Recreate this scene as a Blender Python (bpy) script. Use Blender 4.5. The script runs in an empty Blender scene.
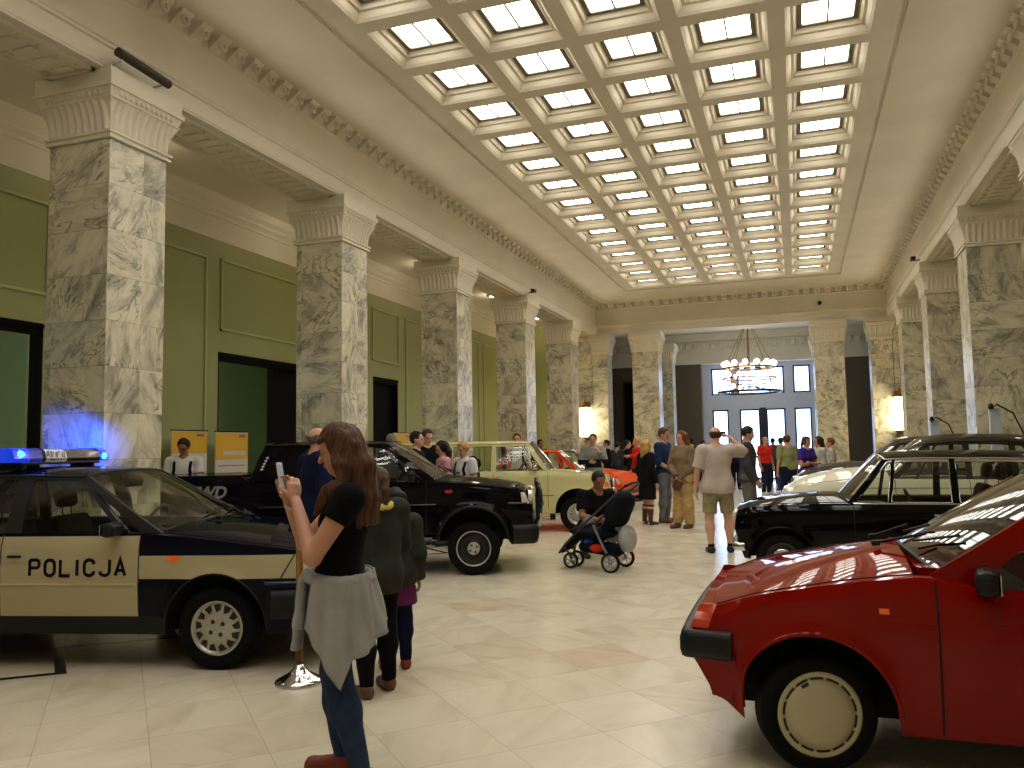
import bpy, bmesh, math, random
import numpy as np
from mathutils import Vector, Matrix, noise
random.seed(7)
S = bpy.context.scene
C = S.collection
R = math.radians
PI = math.pi

# ---------------------------------------------------------------- camera
cam_d = bpy.data.cameras.new('camera')
cam_d.sensor_width = 36.0
cam_d.lens = 28.48
cam_d.clip_start = 0.05
cam = bpy.data.objects.new('camera', cam_d)
C.objects.link(cam)
YAW, PITCH, ROLL = 0.3366, 0.0799, -0.0172
_f = Vector((-math.sin(YAW)*math.cos(PITCH), math.cos(YAW)*math.cos(PITCH), math.sin(PITCH)))
_r = Vector((math.cos(YAW), math.sin(YAW), 0))
_u = _r.cross(_f)
_r2 = _r*math.cos(ROLL)+_u*math.sin(ROLL)
_u2 = _u*math.cos(ROLL)-_r*math.sin(ROLL)
M = Matrix((_r2, _u2, -_f)).transposed().to_4x4()
M.translation = Vector((0, 0, 1.5))
cam.matrix_world = M
S.camera = cam

# ---------------------------------------------------------------- light and exposure
W = bpy.data.worlds.new('world')
S.world = W
W.use_nodes = True
W.node_tree.nodes['Background'].inputs[0].default_value = (0.55, 0.68, 1.0, 1)
W.node_tree.nodes['Background'].inputs[1].default_value = 0.6
S.view_settings.view_transform = 'Standard'
S.view_settings.look = 'None'
S.view_settings.exposure = 0.0
S.view_settings.gamma = 1.0
S.view_settings.use_curve_mapping = False
S.cycles.max_bounces = 7
S.cycles.diffuse_bounces = 4
S.cycles.glossy_bounces = 4
S.cycles.transmission_bounces = 6
S.cycles.transparent_max_bounces = 12
S.cycles.caustics_reflective = False
S.cycles.caustics_refractive = False
S.cycles.sample_clamp_indirect = 6.0
S.cycles.use_denoising = True
SKYLIGHT = 9.2        # brightness of the lit ceiling panes
BEACON = 420.0
CEILING_FILL = 40.0  # strength of the added ceiling fill strips
DOWNLIGHT = 10.0
DAYLIGHT = 6.0        # brightness of the entrance windows

def area_light(name, loc, rot, sx, sy, power, color):
    d = bpy.data.lights.new(name, 'AREA')
    d.shape = 'RECTANGLE'; d.size = sx; d.size_y = sy; d.energy = power; d.color = color
    o = bpy.data.objects.new(name, d); C.objects.link(o)
    o.location = loc; o.rotation_euler = rot
    return o
def point_light(name, loc, power, color, rad=0.1):
    d = bpy.data.lights.new(name, 'POINT')
    d.energy = power; d.color = color; d.shadow_soft_size = rad
    o = bpy.data.objects.new(name, d); C.objects.link(o); o.location = loc
    return o
# ---------------------------------------------------------------- materials
MATS = {}
def rgb(r, g, b):
    f = lambda c: ((c/255.0+0.055)/1.055)**2.4 if c > 10 else c/255.0/12.92
    return (f(r), f(g), f(b), 1)
def mat(name, col=None, rough=0.5, metal=0.0, emit=None, es=0.0, coat=0.0, spec=None, alpha=None):
    if name in MATS: return MATS[name]
    m = bpy.data.materials.new(name); m.use_nodes = True
    b = m.node_tree.nodes['Principled BSDF']
    if col: b.inputs['Base Color'].default_value = col if len(col) == 4 else (*col, 1)
    b.inputs['Roughness'].default_value = rough
    b.inputs['Metallic'].default_value = metal
    if coat: b.inputs['Coat Weight'].default_value = coat; b.inputs['Coat Roughness'].default_value = 0.04; b.inputs['Coat IOR'].default_value = 1.36
    if spec is not None: b.inputs['Specular IOR Level'].default_value = spec
    if emit:
        b.inputs['Emission Color'].default_value = emit if len(emit) == 4 else (*emit, 1)
        b.inputs['Emission Strength'].default_value = es
    MATS[name] = m
    return m
def nd(m, typ, **kw):
    n = m.node_tree.nodes.new(typ)
    for k, v in kw.items():
        if k.startswith('i_'): n.inputs[int(k[2:])].default_value = v
        else: setattr(n, k, v)
    return n
def lk(m, a, b): m.node_tree.links.new(a, b)
def mathn(m, op, a, b=None, c=None):
    n = m.node_tree.nodes.new('ShaderNodeMath'); n.operation = op
    for i, v in enumerate((a, b, c)):
        if v is None: continue
        if isinstance(v, (int, float)): n.inputs[i].default_value = v
        else: lk(m, v, n.inputs[i])
    return n.outputs[0]
def mixc(m, f, a, b, mode='MIX'):
    n = m.node_tree.nodes.new('ShaderNodeMix'); n.data_type = 'RGBA'; n.blend_type = mode
    for i, v in ((0, f), (6, a), (7, b)):
        if isinstance(v, (int, float)): n.inputs[i].default_value = v
        elif isinstance(v, tuple): n.inputs[i].default_value = v
        else: lk(m, v, n.inputs[i])
    return n.outputs[2]
def ramp(m, fac, stops):
    n = m.node_tree.nodes.new('ShaderNodeValToRGB')
    e = n.color_ramp.elements
    while len(e) > 1: e.remove(e[-1])
    e[0].position = stops[0][0]; e[0].color = stops[0][1]
    for p, c in stops[1:]:
        x = e.new(p); x.color = c
    lk(m, fac, n.inputs[0])
    return n.outputs[0]

def fabric(name, col, rough=0.9, var=0.25, scale=40.0):
    """cloth: slightly uneven colour with a fine weave bump"""
    if name in MATS: return MATS[name]
    m = mat(name, col, rough, spec=0.12)
    b = m.node_tree.nodes['Principled BSDF']
    tc = nd(m, 'ShaderNodeTexCoord')
    nz = nd(m, 'ShaderNodeTexNoise'); nz.inputs['Scale'].default_value = 9; nz.inputs['Detail'].default_value = 3
    lk(m, tc.outputs['Object'], nz.inputs['Vector'])
    d = tuple(c*(1-var) for c in col[:3])+(1,)
    l = tuple(min(1, c*(1+var*0.6)) for c in col[:3])+(1,)
    lk(m, ramp(m, nz.outputs[0], [(0.3, d), (0.7, l)]), b.inputs['Base Color'])
    n2 = nd(m, 'ShaderNodeTexNoise'); n2.inputs['Scale'].default_value = scale*6
    lk(m, tc.outputs['Object'], n2.inputs['Vector'])
    bp = nd(m, 'ShaderNodeBump'); bp.inputs['Strength'].default_value = 0.25; bp.inputs['Distance'].default_value = 0.002
    lk(m, n2.outputs[0], bp.inputs['Height']); lk(m, bp.outputs[0], b.inputs['Normal'])
    return m
def glassm(name, tint=(0.8, 0.85, 0.8), refl=0.25, thru=0.75):
    """a thin pane: mostly see-through, reflects at grazing angles"""
    if name in MATS: return MATS[name]
    m = bpy.data.materials.new(name); m.use_nodes = True; MATS[name] = m
    nt = m.node_tree; nt.nodes.clear()
    out = nd(m, 'ShaderNodeOutputMaterial')
    tr = nd(m, 'ShaderNodeBsdfTransparent'); tr.inputs[0].default_value = (*[c*thru for c in tint], 1)
    gl = nd(m, 'ShaderNodeBsdfGlossy'); gl.inputs['Roughness'].default_value = 0.03; gl.inputs[0].default_value = (0.9, 0.9, 0.9, 1)
    fr = nd(m, 'ShaderNodeFresnel'); fr.inputs[0].default_value = 1.5
    f = mathn(m, 'MULTIPLY', fr.outputs[0], 1.3)
    f = mathn(m, 'MINIMUM', f, 0.9)
    mx = nd(m, 'ShaderNodeMixShader')
    lk(m, f, mx.inputs[0]); lk(m, tr.outputs[0], mx.inputs[1]); lk(m, gl.outputs[0], mx.inputs[2])
    lk(m, mx.outputs[0], out.inputs[0])
    return m

# ---------------------------------------------------------------- mesh helpers
class MB:
    def __init__(s): s.v = []; s.f = []; s.m = []; s.sm = []
    def add(s, vs, fs, mi=0, smooth=False):
        o = len(s.v); s.v += [tuple(map(float, v)) for v in vs]
        for f in fs: s.f.append(tuple(o+i for i in f)); s.m.append(mi); s.sm.append(smooth)
        return s
    def box(s, x0, x1, y0, y1, z0, z1, mi=0, bev=0.0):
        if x0 > x1: x0, x1 = x1, x0
        if y0 > y1: y0, y1 = y1, y0
        if z0 > z1: z0, z1 = z1, z0
        if bev <= 0:
            vs = [(x, y, z) for z in (z0, z1) for y in (y0, y1) for x in (x0, x1)]
            return s.add(vs, [(0, 2, 3, 1), (4, 5, 7, 6), (0, 1, 5, 4), (2, 6, 7, 3), (0, 4, 6, 2), (1, 3, 7, 5)], mi)
        b = min(bev, (x1-x0)/2.01, (y1-y0)/2.01, (z1-z0)/2.01)
        bm = bmesh.new()
        r = bmesh.ops.create_cube(bm, size=1)
        for v in r['verts']:
            v.co = Vector((x0+(v.co.x+.5)*(x1-x0), y0+(v.co.y+.5)*(y1-y0), z0+(v.co.z+.5)*(z1-z0)))
        bmesh.ops.bevel(bm, geom=bm.edges[:], offset=b, segments=2, profile=0.5, affect='EDGES')
        bm.verts.index_update()
        s.add([v.co for v in bm.verts], [tuple(v.index for v in f.verts) for f in bm.faces], mi, False)
        bm.free(); return s
    def xbox(s, M4, sx, sy, sz, mi=0, bev=0.0):
        t = MB(); t.box(-sx/2, sx/2, -sy/2, sy/2, -sz/2, sz/2, mi, bev)
        return s.add([M4 @ Vector(v) for v in t.v], t.f, mi)
    def tube(s, pts, r, n=8, mi=0, closed=False, cap=True):
        pts = [Vector(p) for p in pts]
        rs = r if isinstance(r, (list, tuple)) else [r]*len(pts)
        N = len(pts); vs = []; fs = []
        up = None
        for i, p in enumerate(pts):
            if closed: d = pts[(i+1) % N]-pts[i-1]
            else: d = pts[min(i+1, N-1)]-pts[max(i-1, 0)]
            d = d.normalized() if d.length > 1e-9 else Vector((0, 0, 1))
            if up is None:
                up = Vector((0, 0, 1)) if abs(d.z) < 0.9 else Vector((1, 0, 0))
            a = d.cross(up)
            if a.length < 1e-5: a = d.orthogonal()
            a.normalize(); b = a.cross(d).normalized(); up = b
            for k in range(n):
                t = 2*PI*k/n
                vs.append(p+a*math.cos(t)*rs[i]+b*math.sin(t)*rs[i])
        for i in range(N if closed else N-1):
            j = (i+1) % N
            for k in range(n):
                k2 = (k+1) % n
                fs.append((i*n+k, i*n+k2, j*n+k2, j*n+k))
        s.add(vs, fs, mi, True)
        if cap and not closed:
            s.add(vs[:n], [tuple(range(n))], mi); s.add(vs[-n:], [tuple(range(n-1, -1, -1))], mi)
        return s
    def lathe(s, prof, n=24, axis='z', org=(0, 0, 0), mi=0, smooth=True, a0=0, a1=2*PI):
        """prof: list of (radius, height along axis)"""
        full = abs(a1-a0-2*PI) < 1e-6
        K = n if full else n+1
        vs = []; fs = []
        for (r, h) in prof:
            for k in range(K):
                t = a0+(a1-a0)*k/n
                c, q = r*math.cos(t), r*math.sin(t)
                p = {'z': (c, q, h), 'y': (c, h, q), 'x': (h, c, q)}[axis]
                vs.append((p[0]+org[0], p[1]+org[1], p[2]+org[2]))
        for i in range(len(prof)-1):
            for k in range(n):
                k2 = (k+1) % K
                fs.append((i*K+k, i*K+k2, (i+1)*K+k2, (i+1)*K+k))
        return s.add(vs, fs, mi, smooth)
    def prism(s, poly, t0, t1, axis='y', mi=0, smooth=False):
        """poly: 2-D points, extruded from t0 to t1 along axis (x: poly=(y,z); y: poly=(x,z); z: poly=(x,y))"""
        def P(p, t): return {'x': (t, p[0], p[1]), 'y': (p[0], t, p[1]), 'z': (p[0], p[1], t)}[axis]
        n = len(poly)
        vs = [P(p, t0) for p in poly]+[P(p, t1) for p in poly]
        fs = [(i, (i+1) % n, n+(i+1) % n, n+i) for i in range(n)]
        s.add(vs, fs, mi, smooth)
        s.add(vs[:n], [tuple(range(n-1, -1, -1))], mi); s.add(vs[n:], [tuple(range(n))], mi)
        return s
    def grid(s, rows, mi=0, smooth=True, flip=False):
        """rows: list of equally long lists of points"""
        n = len(rows[0]); vs = [p for r in rows for p in r]; fs = []
        for i in range(len(rows)-1):
            for k in range(n-1):
                q = (i*n+k, i*n+k+1, (i+1)*n+k+1, (i+1)*n+k)
                fs.append(q[::-1] if flip else q)
        return s.add(vs, fs, mi, smooth)
    def ell(s, c, r, n=12, m=8, mi=0, rot=None):
        vs = []; fs = []
        for i in range(m+1):
            ph = PI*i/m
            for k in range(n):
                t = 2*PI*k/n
                p = Vector((r[0]*math.sin(ph)*math.cos(t), r[1]*math.sin(ph)*math.sin(t), r[2]*math.cos(ph)))
                if rot: p = rot @ p
                vs.append(p+Vector(c))
        for i in range(m):
            for k in range(n):
                k2 = (k+1) % n
                fs.append((i*n+k, (i+1)*n+k, (i+1)*n+k2, i*n+k2))
        return s.add(vs, fs, mi, True)
    def mirror_y(s):
        o = len(s.v); n = len(s.f)
        s.v += [(x, -y, z) for x, y, z in s.v]
        for i in range(n):
            s.f.append(tuple(o+j for j in reversed(s.f[i]))); s.m.append(s.m[i]); s.sm.append(s.sm[i])
        return s
    def build(s, name, mats, parent=None, normals=True, merge=0.0):
        me = bpy.data.meshes.new(name)
        me.from_pydata(s.v, [], s.f)
        if not isinstance(mats, (list, tuple)): mats = [mats]
        for m in mats: me.materials.append(m)
        me.polygons.foreach_set('material_index', s.m)
        me.polygons.foreach_set('use_smooth', s.sm)
        if normals or merge:
            bm = bmesh.new(); bm.from_mesh(me)
            if merge: bmesh.ops.remove_doubles(bm, verts=bm.verts[:], dist=merge)
            bmesh.ops.dissolve_degenerate(bm, dist=1e-6, edges=bm.edges[:])
            bmesh.ops.recalc_face_normals(bm, faces=bm.faces[:])
            bm.to_mesh(me); bm.free()
        me.update()
        o = bpy.data.objects.new(name, me); C.objects.link(o)
        if parent is not None: o.parent = parent
        return o

def empty(name, loc=(0, 0, 0), rz=0.0):
    o = bpy.data.objects.new(name, None); C.objects.link(o)
    o.empty_display_size = 0.1
    o.location = loc; o.rotation_euler = (0, 0, rz)
    return o
def tag(o, label=None, cat=None, group=None, kind=None):
    if label: o['label'] = label
    if cat: o['category'] = cat
    if group: o['group'] = group
    if kind: o['kind'] = kind
    return o
def struct(o): o['kind'] = 'structure'; return o
def children_of(o): return [c for c in C.objects if c.parent == o]
KIDS = {}
def copy_tree(o, parent=None):
    c = o.copy(); C.objects.link(c); c.parent = parent
    for ch in o.children: copy_tree(ch, c)
    return c
def smoothstep(a, b, x):
    t = min(1, max(0, (x-a)/(b-a))) if b != a else float(x > a)
    return t*t*(3-2*t)
ORD = ['first', 'second', 'third', 'fourth', 'fifth', 'sixth', 'seventh', 'eighth', 'ninth', 'tenth', 'eleventh', 'twelfth',
       'thirteenth', 'fourteenth', 'fifteenth', 'sixteenth', 'seventeenth', 'eighteenth', 'nineteenth', 'twentieth',
       'twenty-first', 'twenty-second', 'twenty-third', 'twenty-fourth', 'twenty-fifth', 'twenty-sixth', 'twenty-seventh']
# ================================================================ THE ROOM
AX, BX = -6.75, 2.92           # faces of the two colonnades
CW, CD, CP = 0.843, 0.816, 4.65
ZS, ZB, ZC = 4.87, 5.60, 6.69  # shaft top, beam soffit, ceiling
YE = 28.70                     # end row of columns
WX0, WX1 = -10.0, 6.2          # aisle walls
YB = -3.9                      # wall behind the camera
YW = 36.0                      # entrance wall

def m_plaster(name, col, rough=0.7):
    m = mat(name, col, rough)
    b = m.node_tree.nodes['Principled BSDF']
    tc = nd(m, 'ShaderNodeTexCoord')
    nz = nd(m, 'ShaderNodeTexNoise'); nz.inputs['Scale'].default_value = 0.9; nz.inputs['Detail'].default_value = 4
    lk(m, tc.outputs['Object'], nz.inputs['Vector'])
    a = tuple(c*0.93 for c in col[:3])+(1,); d = tuple(min(1, c*1.05) for c in col[:3])+(1,)
    lk(m, ramp(m, nz.outputs[0], [(0.3, a), (0.7, d)]), b.inputs['Base Color'])
    return m
CREAM = m_plaster('cream plaster', rgb(226, 217, 196))
CEIL = m_plaster('ceiling plaster', rgb(224, 213, 190))
GREEN = m_plaster('green painted wall', rgb(156, 158, 102), 0.55)
GREEN2 = m_plaster('green wall moulding', rgb(176, 176, 116), 0.5)
BLACKM = mat('black door', rgb(14, 12, 16), 0.8, spec=0.1)
DARKWOOD = mat('dark wood', rgb(46, 36, 30), 0.3)
BROWNSTONE = m_plaster('brown stone', rgb(98, 84, 68), 0.35)

def m_marble():
    m = mat('veined marble', None, 0.33)
    b = m.node_tree.nodes['Principled BSDF']
    tc = nd(m, 'ShaderNodeTexCoord'); sp = nd(m, 'ShaderNodeSeparateXYZ')
    geo = nd(m, 'ShaderNodeNewGeometry')
    lk(m, geo.outputs['Position'], sp.inputs[0])
    x, y, z = sp.outputs
    row = mathn(m, 'FLOOR', mathn(m, 'DIVIDE', z, 0.487))
    # a slab id per row, per face (normal) and per column (position rounded to the column pitch)
    nsp = nd(m, 'ShaderNodeSeparateXYZ'); lk(m, geo.outputs['Normal'], nsp.inputs[0])
    face = mathn(m, 'ROUND', mathn(m, 'ADD', mathn(m, 'MULTIPLY', nsp.outputs[0], 2), nsp.outputs[1]))
    half = mathn(m, 'FLOOR', mathn(m, 'MULTIPLY', mathn(m, 'ADD', x, y), 0.9))
    cid = mathn(m, 'ROUND', mathn(m, 'DIVIDE', y, 4.65))
    cb = nd(m, 'ShaderNodeCombineXYZ')
    lk(m, mathn(m, 'ADD', row, mathn(m, 'MULTIPLY', face, 17.3)), cb.inputs[0]); lk(m, cid, cb.inputs[1]); lk(m, mathn(m, 'ROUND', mathn(m, 'DIVIDE', x, 5)), cb.inputs[2])
    wn = nd(m, 'ShaderNodeTexWhiteNoise'); lk(m, cb.outputs[0], wn.inputs[0])
    # rotate coordinates by slab
    vr = nd(m, 'ShaderNodeVectorRotate', rotation_type='EULER_XYZ')
    lk(m, geo.outputs['Position'], vr.inputs['Vector'])
    ang = nd(m, 'ShaderNodeVectorMath', operation='SCALE'); lk(m, wn.outputs['Color'], ang.inputs[0]); ang.inputs['Scale'].default_value = 2.4
    lk(m, ang.outputs[0], vr.inputs['Rotation'])
    off = nd(m, 'ShaderNodeVectorMath', operation='SCALE'); lk(m, wn.outputs['Color'], off.inputs[0]); off.inputs['Scale'].default_value = 20
    ad = nd(m, 'ShaderNodeVectorMath', operation='ADD'); lk(m, vr.outputs[0], ad.inputs[0]); lk(m, off.outputs[0], ad.inputs[1])
    st = nd(m, 'ShaderNodeVectorMath', operation='MULTIPLY'); lk(m, ad.outputs[0], st.inputs[0]); st.inputs[1].default_value = (1.0, 3.2, 1.6)
    n1 = nd(m, 'ShaderNodeTexNoise'); n1.inputs['Scale'].default_value = 1.5; n1.inputs['Detail'].default_value = 8; n1.inputs['Roughness'].default_value = 0.66; n1.inputs['Distortion'].default_value = 0.45
    lk(m, st.outputs[0], n1.inputs['Vector'])
    base = ramp(m, n1.outputs[0], [(0.28, rgb(108, 108, 94)), (0.40, rgb(158, 154, 136)), (0.50, rgb(198, 192, 172)), (0.62, rgb(216, 209, 184)), (0.75, rgb(200, 186, 148))])
    n2 = nd(m, 'ShaderNodeTexNoise'); n2.inputs['Scale'].default_value = 2.3; n2.inputs['Detail'].default_value = 5; n2.inputs['Distortion'].default_value = 0.9
    lk(m, st.outputs[0], n2.inputs['Vector'])
    v = mathn(m, 'ABSOLUTE', mathn(m, 'SUBTRACT', n2.outputs[0], 0.5))
    vein = ramp(m, v, [(0.0, (1, 1, 1, 1)), (0.012, (0.6, 0.6, 0.6, 1)), (0.035, (0, 0, 0, 1))])
    n3 = nd(m, 'ShaderNodeTexNoise'); n3.inputs['Scale'].default_value = 1.3
    lk(m, ad.outputs[0], n3.inputs['Vector'])
    veinf = mathn(m, 'MULTIPLY', vein, ramp(m, n3.outputs[0], [(0.42, (0, 0, 0, 1)), (0.6, (0.8, 0.8, 0.8, 1))]))
    c = mixc(m, veinf, base, rgb(52, 52, 50))
    tint = mixc(m, 0.25, c, ramp(m, wn.outputs['Value'], [(0, rgb(120, 120, 112)), (0.5, rgb(188, 178, 150)), (1, rgb(225, 220, 205))]), 'OVERLAY')
    # slab joints
    fz = mathn(m, 'FRACT', mathn(m, 'DIVIDE', z, 0.487))
    jt = mathn(m, 'LESS_THAN', fz, 0.012)
    c2 = mixc(m, mathn(m, 'MULTIPLY', jt, 0.45), tint, rgb(60, 56, 46))
    lk(m, c2, b.inputs['Base Color'])
    return m
MARBLE = m_marble()

def m_floor():
    m = mat('polished marble floor', None, 0.13)
    b = m.node_tree.nodes['Principled BSDF']
    geo = nd(m, 'ShaderNodeNewGeometry'); sp = nd(m, 'ShaderNodeSeparateXYZ'); lk(m, geo.outputs['Position'], sp.inputs[0])
    x, y, z = sp.outputs
    q = 1/(0.54*math.sqrt(2))
    u = mathn(m, 'MULTIPLY', mathn(m, 'ADD', mathn(m, 'ADD', x, y), -0.22), q)
    w = mathn(m, 'MULTIPLY', mathn(m, 'SUBTRACT', y, x), q)
    fu, fw = mathn(m, 'FRACT', u), mathn(m, 'FRACT', w)
    cb = nd(m, 'ShaderNodeCombineXYZ'); lk(m, mathn(m, 'FLOOR', u), cb.inputs[0]); lk(m, mathn(m, 'FLOOR', w), cb.inputs[1])
    wn = nd(m, 'ShaderNodeTexWhiteNoise'); lk(m, cb.outputs[0], wn.inputs[0])
    off = nd(m, 'ShaderNodeVectorMath', operation='SCALE'); lk(m, wn.outputs['Color'], off.inputs[0]); off.inputs['Scale'].default_value = 9
    vr = nd(m, 'ShaderNodeVectorRotate', rotation_type='Z_AXIS'); lk(m, geo.outputs['Position'], vr.inputs['Vector'])
    lk(m, mathn(m, 'MULTIPLY', wn.outputs['Value'], 2.2), vr.inputs['Angle'])
    ad = nd(m, 'ShaderNodeVectorMath', operation='ADD'); lk(m, vr.outputs[0], ad.inputs[0]); lk(m, off.outputs[0], ad.inputs[1])
    st = nd(m, 'ShaderNodeVectorMath', operation='MULTIPLY'); lk(m, ad.outputs[0], st.inputs[0]); st.inputs[1].default_value = (1, 3, 1)
    n1 = nd(m, 'ShaderNodeTexNoise'); n1.inputs['Scale'].default_value = 1.5; n1.inputs['Detail'].default_value = 5; n1.inputs['Distortion'].default_value = 0.8
    lk(m, st.outputs[0], n1.inputs['Vector'])
    base = ramp(m, n1.outputs[0], [(0.28, rgb(186, 172, 146)), (0.45, rgb(206, 195, 170)), (0.6, rgb(214, 206, 184)), (0.78, rgb(206, 190, 156))])
    tone = ramp(m, wn.outputs['Value'], [(0.0, rgb(192, 164, 134)), (0.05, rgb(200, 188, 162)), (0.5, rgb(208, 198, 174)), (1.0, rgb(216, 208, 188))])
    c = mixc(m, 0.45, base, tone)
    s1 = mathn(m, 'LESS_THAN', fu, 0.008); s2 = mathn(m, 'LESS_THAN', fw, 0.008)
    sm = mathn(m, 'MULTIPLY', mathn(m, 'MAXIMUM', s1, s2), 0.35)
    c = mixc(m, sm, c, rgb(96, 82, 62))
    # dark zig-zag inlay running along each colonnade
    def zig(xc):
        tri = mathn(m, 'ABSOLUTE', mathn(m, 'SUBTRACT', mathn(m, 'FRACT', mathn(m, 'DIVIDE', y, 1.1)), 0.5))
        xx = mathn(m, 'ADD', mathn(m, 'MULTIPLY', tri, 1.3), xc)
        return mathn(m, 'LESS_THAN', mathn(m, 'ABSOLUTE', mathn(m, 'SUBTRACT', x, xx)), 0.055)
    zz = mathn(m, 'MAXIMUM', zig(-5.55), zig(1.15))
    c = mixc(m, zz, c, rgb(40, 34, 30))
    lk(m, c, b.inputs['Base Color'])
    n4 = nd(m, 'ShaderNodeTexNoise'); n4.inputs['Scale'].default_value = 3; lk(m, geo.outputs['Position'], n4.inputs['Vector'])
    lk(m, ramp(m, n4.outputs[0], [(0.3, (0.17, 0.17, 0.17, 1)), (0.7, (0.27, 0.27, 0.27, 1))]), b.inputs['Roughness'])
    return m
FLOOR = m_floor()
PANE = mat('lit frosted pane', (0.9, 0.9, 0.85, 1), 0.6, emit=(1.0, 0.97, 0.89, 1), es=SKYLIGHT)
DAY = mat('daylight glass', (0.8, 0.9, 1, 1), 0.3, emit=(0.42, 0.62, 1.0, 1), es=DAYLIGHT)
BRONZE = mat('brass', rgb(150, 112, 60), 0.35, 1.0)
CHROME = mat('chrome', rgb(205, 205, 205), 0.12, 1.0)
LAMPW = mat('lamp glass', (1, 1, 1, 1), 0.4, emit=(1.0, 0.86, 0.62, 1), es=9.0)

# floor
struct(MB().box(-14.5, 9.0, YB-0.3, YW+0.6, -0.25, 0.0).build('floor', FLOOR))

# ---- entablature over each colonnade: soffit, fascia steps, frieze
def entab(name, x_face, out, y0, y1):
    """x_face: hall-side face, out=+1 when the hall lies towards +x"""
    mb = MB(); s = out
    xb = x_face-s*CW
    prof = [(xb, ZB), (x_face, ZB), (x_face, ZB+0.02), (x_face+s*0.01, ZB+0.03), (x_face+s*0.01, 5.83), (x_face+s*0.035, 5.845),
            (x_face+s*0.035, 5.87), (x_face+s*0.055, 5.89), (x_face+s*0.055, 5.93), (x_face-s*0.0, 5.95), (x_face, 6.47),
            (x_face+s*0.05, 6.49), (x_face+s*0.05, 6.52), (x_face+s*0.02, 6.53), (x_face+s*0.02, ZC), (xb, ZC)]
    mb.prism(prof, y0, y1, 'y')
    # sunk panel frames on the soffit, one to a bay
    for i in range(-2, 6):
        a = 6.50+CP*i+CD+0.12; b = 6.50+CP*(i+1)-0.12
        if b > y1: b = y1-0.1
        if a > b-0.5 or a < y0: continue
        xa, xc = sorted((x_face-s*0.10, xb+s*0.10))
        for (p, q, r_, t) in ((xa, xc, a, a+0.05), (xa, xc, b-0.05, b), (xa, xa+0.05, a, b), (xc-0.05, xc, a, b)):
            mb.box(p, q, r_, t, ZB-0.035, ZB)
        n = int((b-a)/0.22)
        for k in range(n):
            yc = a+(k+0.5)*(b-a)/n
            xm = (xa+xc)/2
            mb.box(xm-0.13, xm+0.13, yc-0.045, yc+0.045, ZB-0.022, ZB, 0, 0.015)
            mb.box(xa+0.07, xa+0.12, yc-0.045, yc+0.045, ZB-0.022, ZB)
            mb.box(xc-0.12, xc-0.07, yc-0.045, yc+0.045, ZB-0.022, ZB)
    return struct(mb.build(name, CREAM))
entab('trim_1', AX, 1, YB, YE+0.9)
entab('trim_2', BX, -1, YB, YE+0.9)
# end beam, across the hall
mb = MB()
prof = [(YE+0.9, ZB), (YE, ZB), (YE, ZB+0.03), (YE-0.01, 5.83), (YE-0.035, 5.845), (YE-0.055, 5.89), (YE-0.055, 5.93), (YE, 5.95),
        (YE, 6.47), (YE-0.05, 6.49), (YE-0.05, 6.52), (YE-0.02, 6.53), (YE-0.02, ZC), (YE+0.9, ZC)]
mb.prism(prof, AX+0.001, BX-0.001, 'x')
struct(mb.build('trim_3', CREAM))

# ---- scrolled brackets under the ceiling: one continuous moulding on each side
def bracket(mb, o, d, t):
    """o: wall point at the foot, d: unit vector into the hall, t: unit vector along the wall"""
    o, d, t = Vector(o), Vector(d), Vector(t)
    w = 0.095
    pr = []
    for k in range(9):       # S-shaped console outline
        a = k/8
        pr.append((0.02+0.19*smoothstep(0, 1, a), 0.0+0.165*a))
    poly = [(0, 0)]+pr+[(0, 0.165)]
    vs = [o+d*p[0]+Vector((0, 0, p[1]))-t*w for p in poly]+[o+d*p[0]+Vector((0, 0, p[1]))+t*w for p in poly]
    n = len(poly)
    mb.add(vs, [(i, (i+1) % n, n+(i+1) % n, n+i) for i in range(n)]+[tuple(range(n-1, -1, -1)), tuple(range(n, 2*n))])
    # scroll coil on the face, leaning to one side
    c = o+d*0.10+Vector((0, 0, 0.06))
    pts = []
    for k in range(9):
        a = PI*0.4+k*PI*2/8
        rr = 0.072-0.006*k
        pts.append(c+t*(w*0.2+rr*math.cos(a))+Vector((0, 0, rr*math.sin(a)))+d*0.055)
    mb.tube(pts, 0.024, 6)
mb = MB(); y = YB+0.3
while y < YE-0.25:
    bracket(mb, (AX+0.02, y, 6.525), (1, 0, 0), (0, 1, 0)); y += 0.333
struct(mb.build('trim_4', CREAM))
mb = MB(); y = YB+0.3
while y < YE-0.25:
    bracket(mb, (BX-0.02, y, 6.525), (-1, 0, 0), (0, 1, 0)); y += 0.333
struct(mb.build('trim_5', CREAM))
mb = MB(); x = AX+0.25
while x < BX-0.1:
    bracket(mb, (x, YE-0.02, 6.525), (0, -1, 0), (1, 0, 0)); x += 0.333
struct(mb.build('trim_6', CREAM))

# ---- coffered ceiling
XL, PCX, HWX, Y0C, PRY, RIB = -4.846, 1.230, 1.0228, 26.06, 1.2649, 0.2397
NR = 21
mb = MB()
def zbox(x0, x1, y0, y1, mi=0): mb.box(x0, x1, y0, y1, ZC, ZC+0.12, mi)
XR = XL+4*PCX+HWX
YN = Y0C-(NR-1)*PRY-(PRY-RIB)
zbox(AX, XL, YB, YE+0.9); zbox(XR, BX, YB, YE+0.9)
zbox(XL, XR, Y0C, YE+0.9); zbox(XL, XR, YB, YN)
for c in range(4): zbox(XL+c*PCX+HWX, XL+(c+1)*PCX, YN, Y0C)
for k in range(1, NR):
    for c in range(5): zbox(XL+c*PCX, XL+c*PCX+HWX, Y0C-k*PRY, Y0C-k*PRY+RIB)
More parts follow.
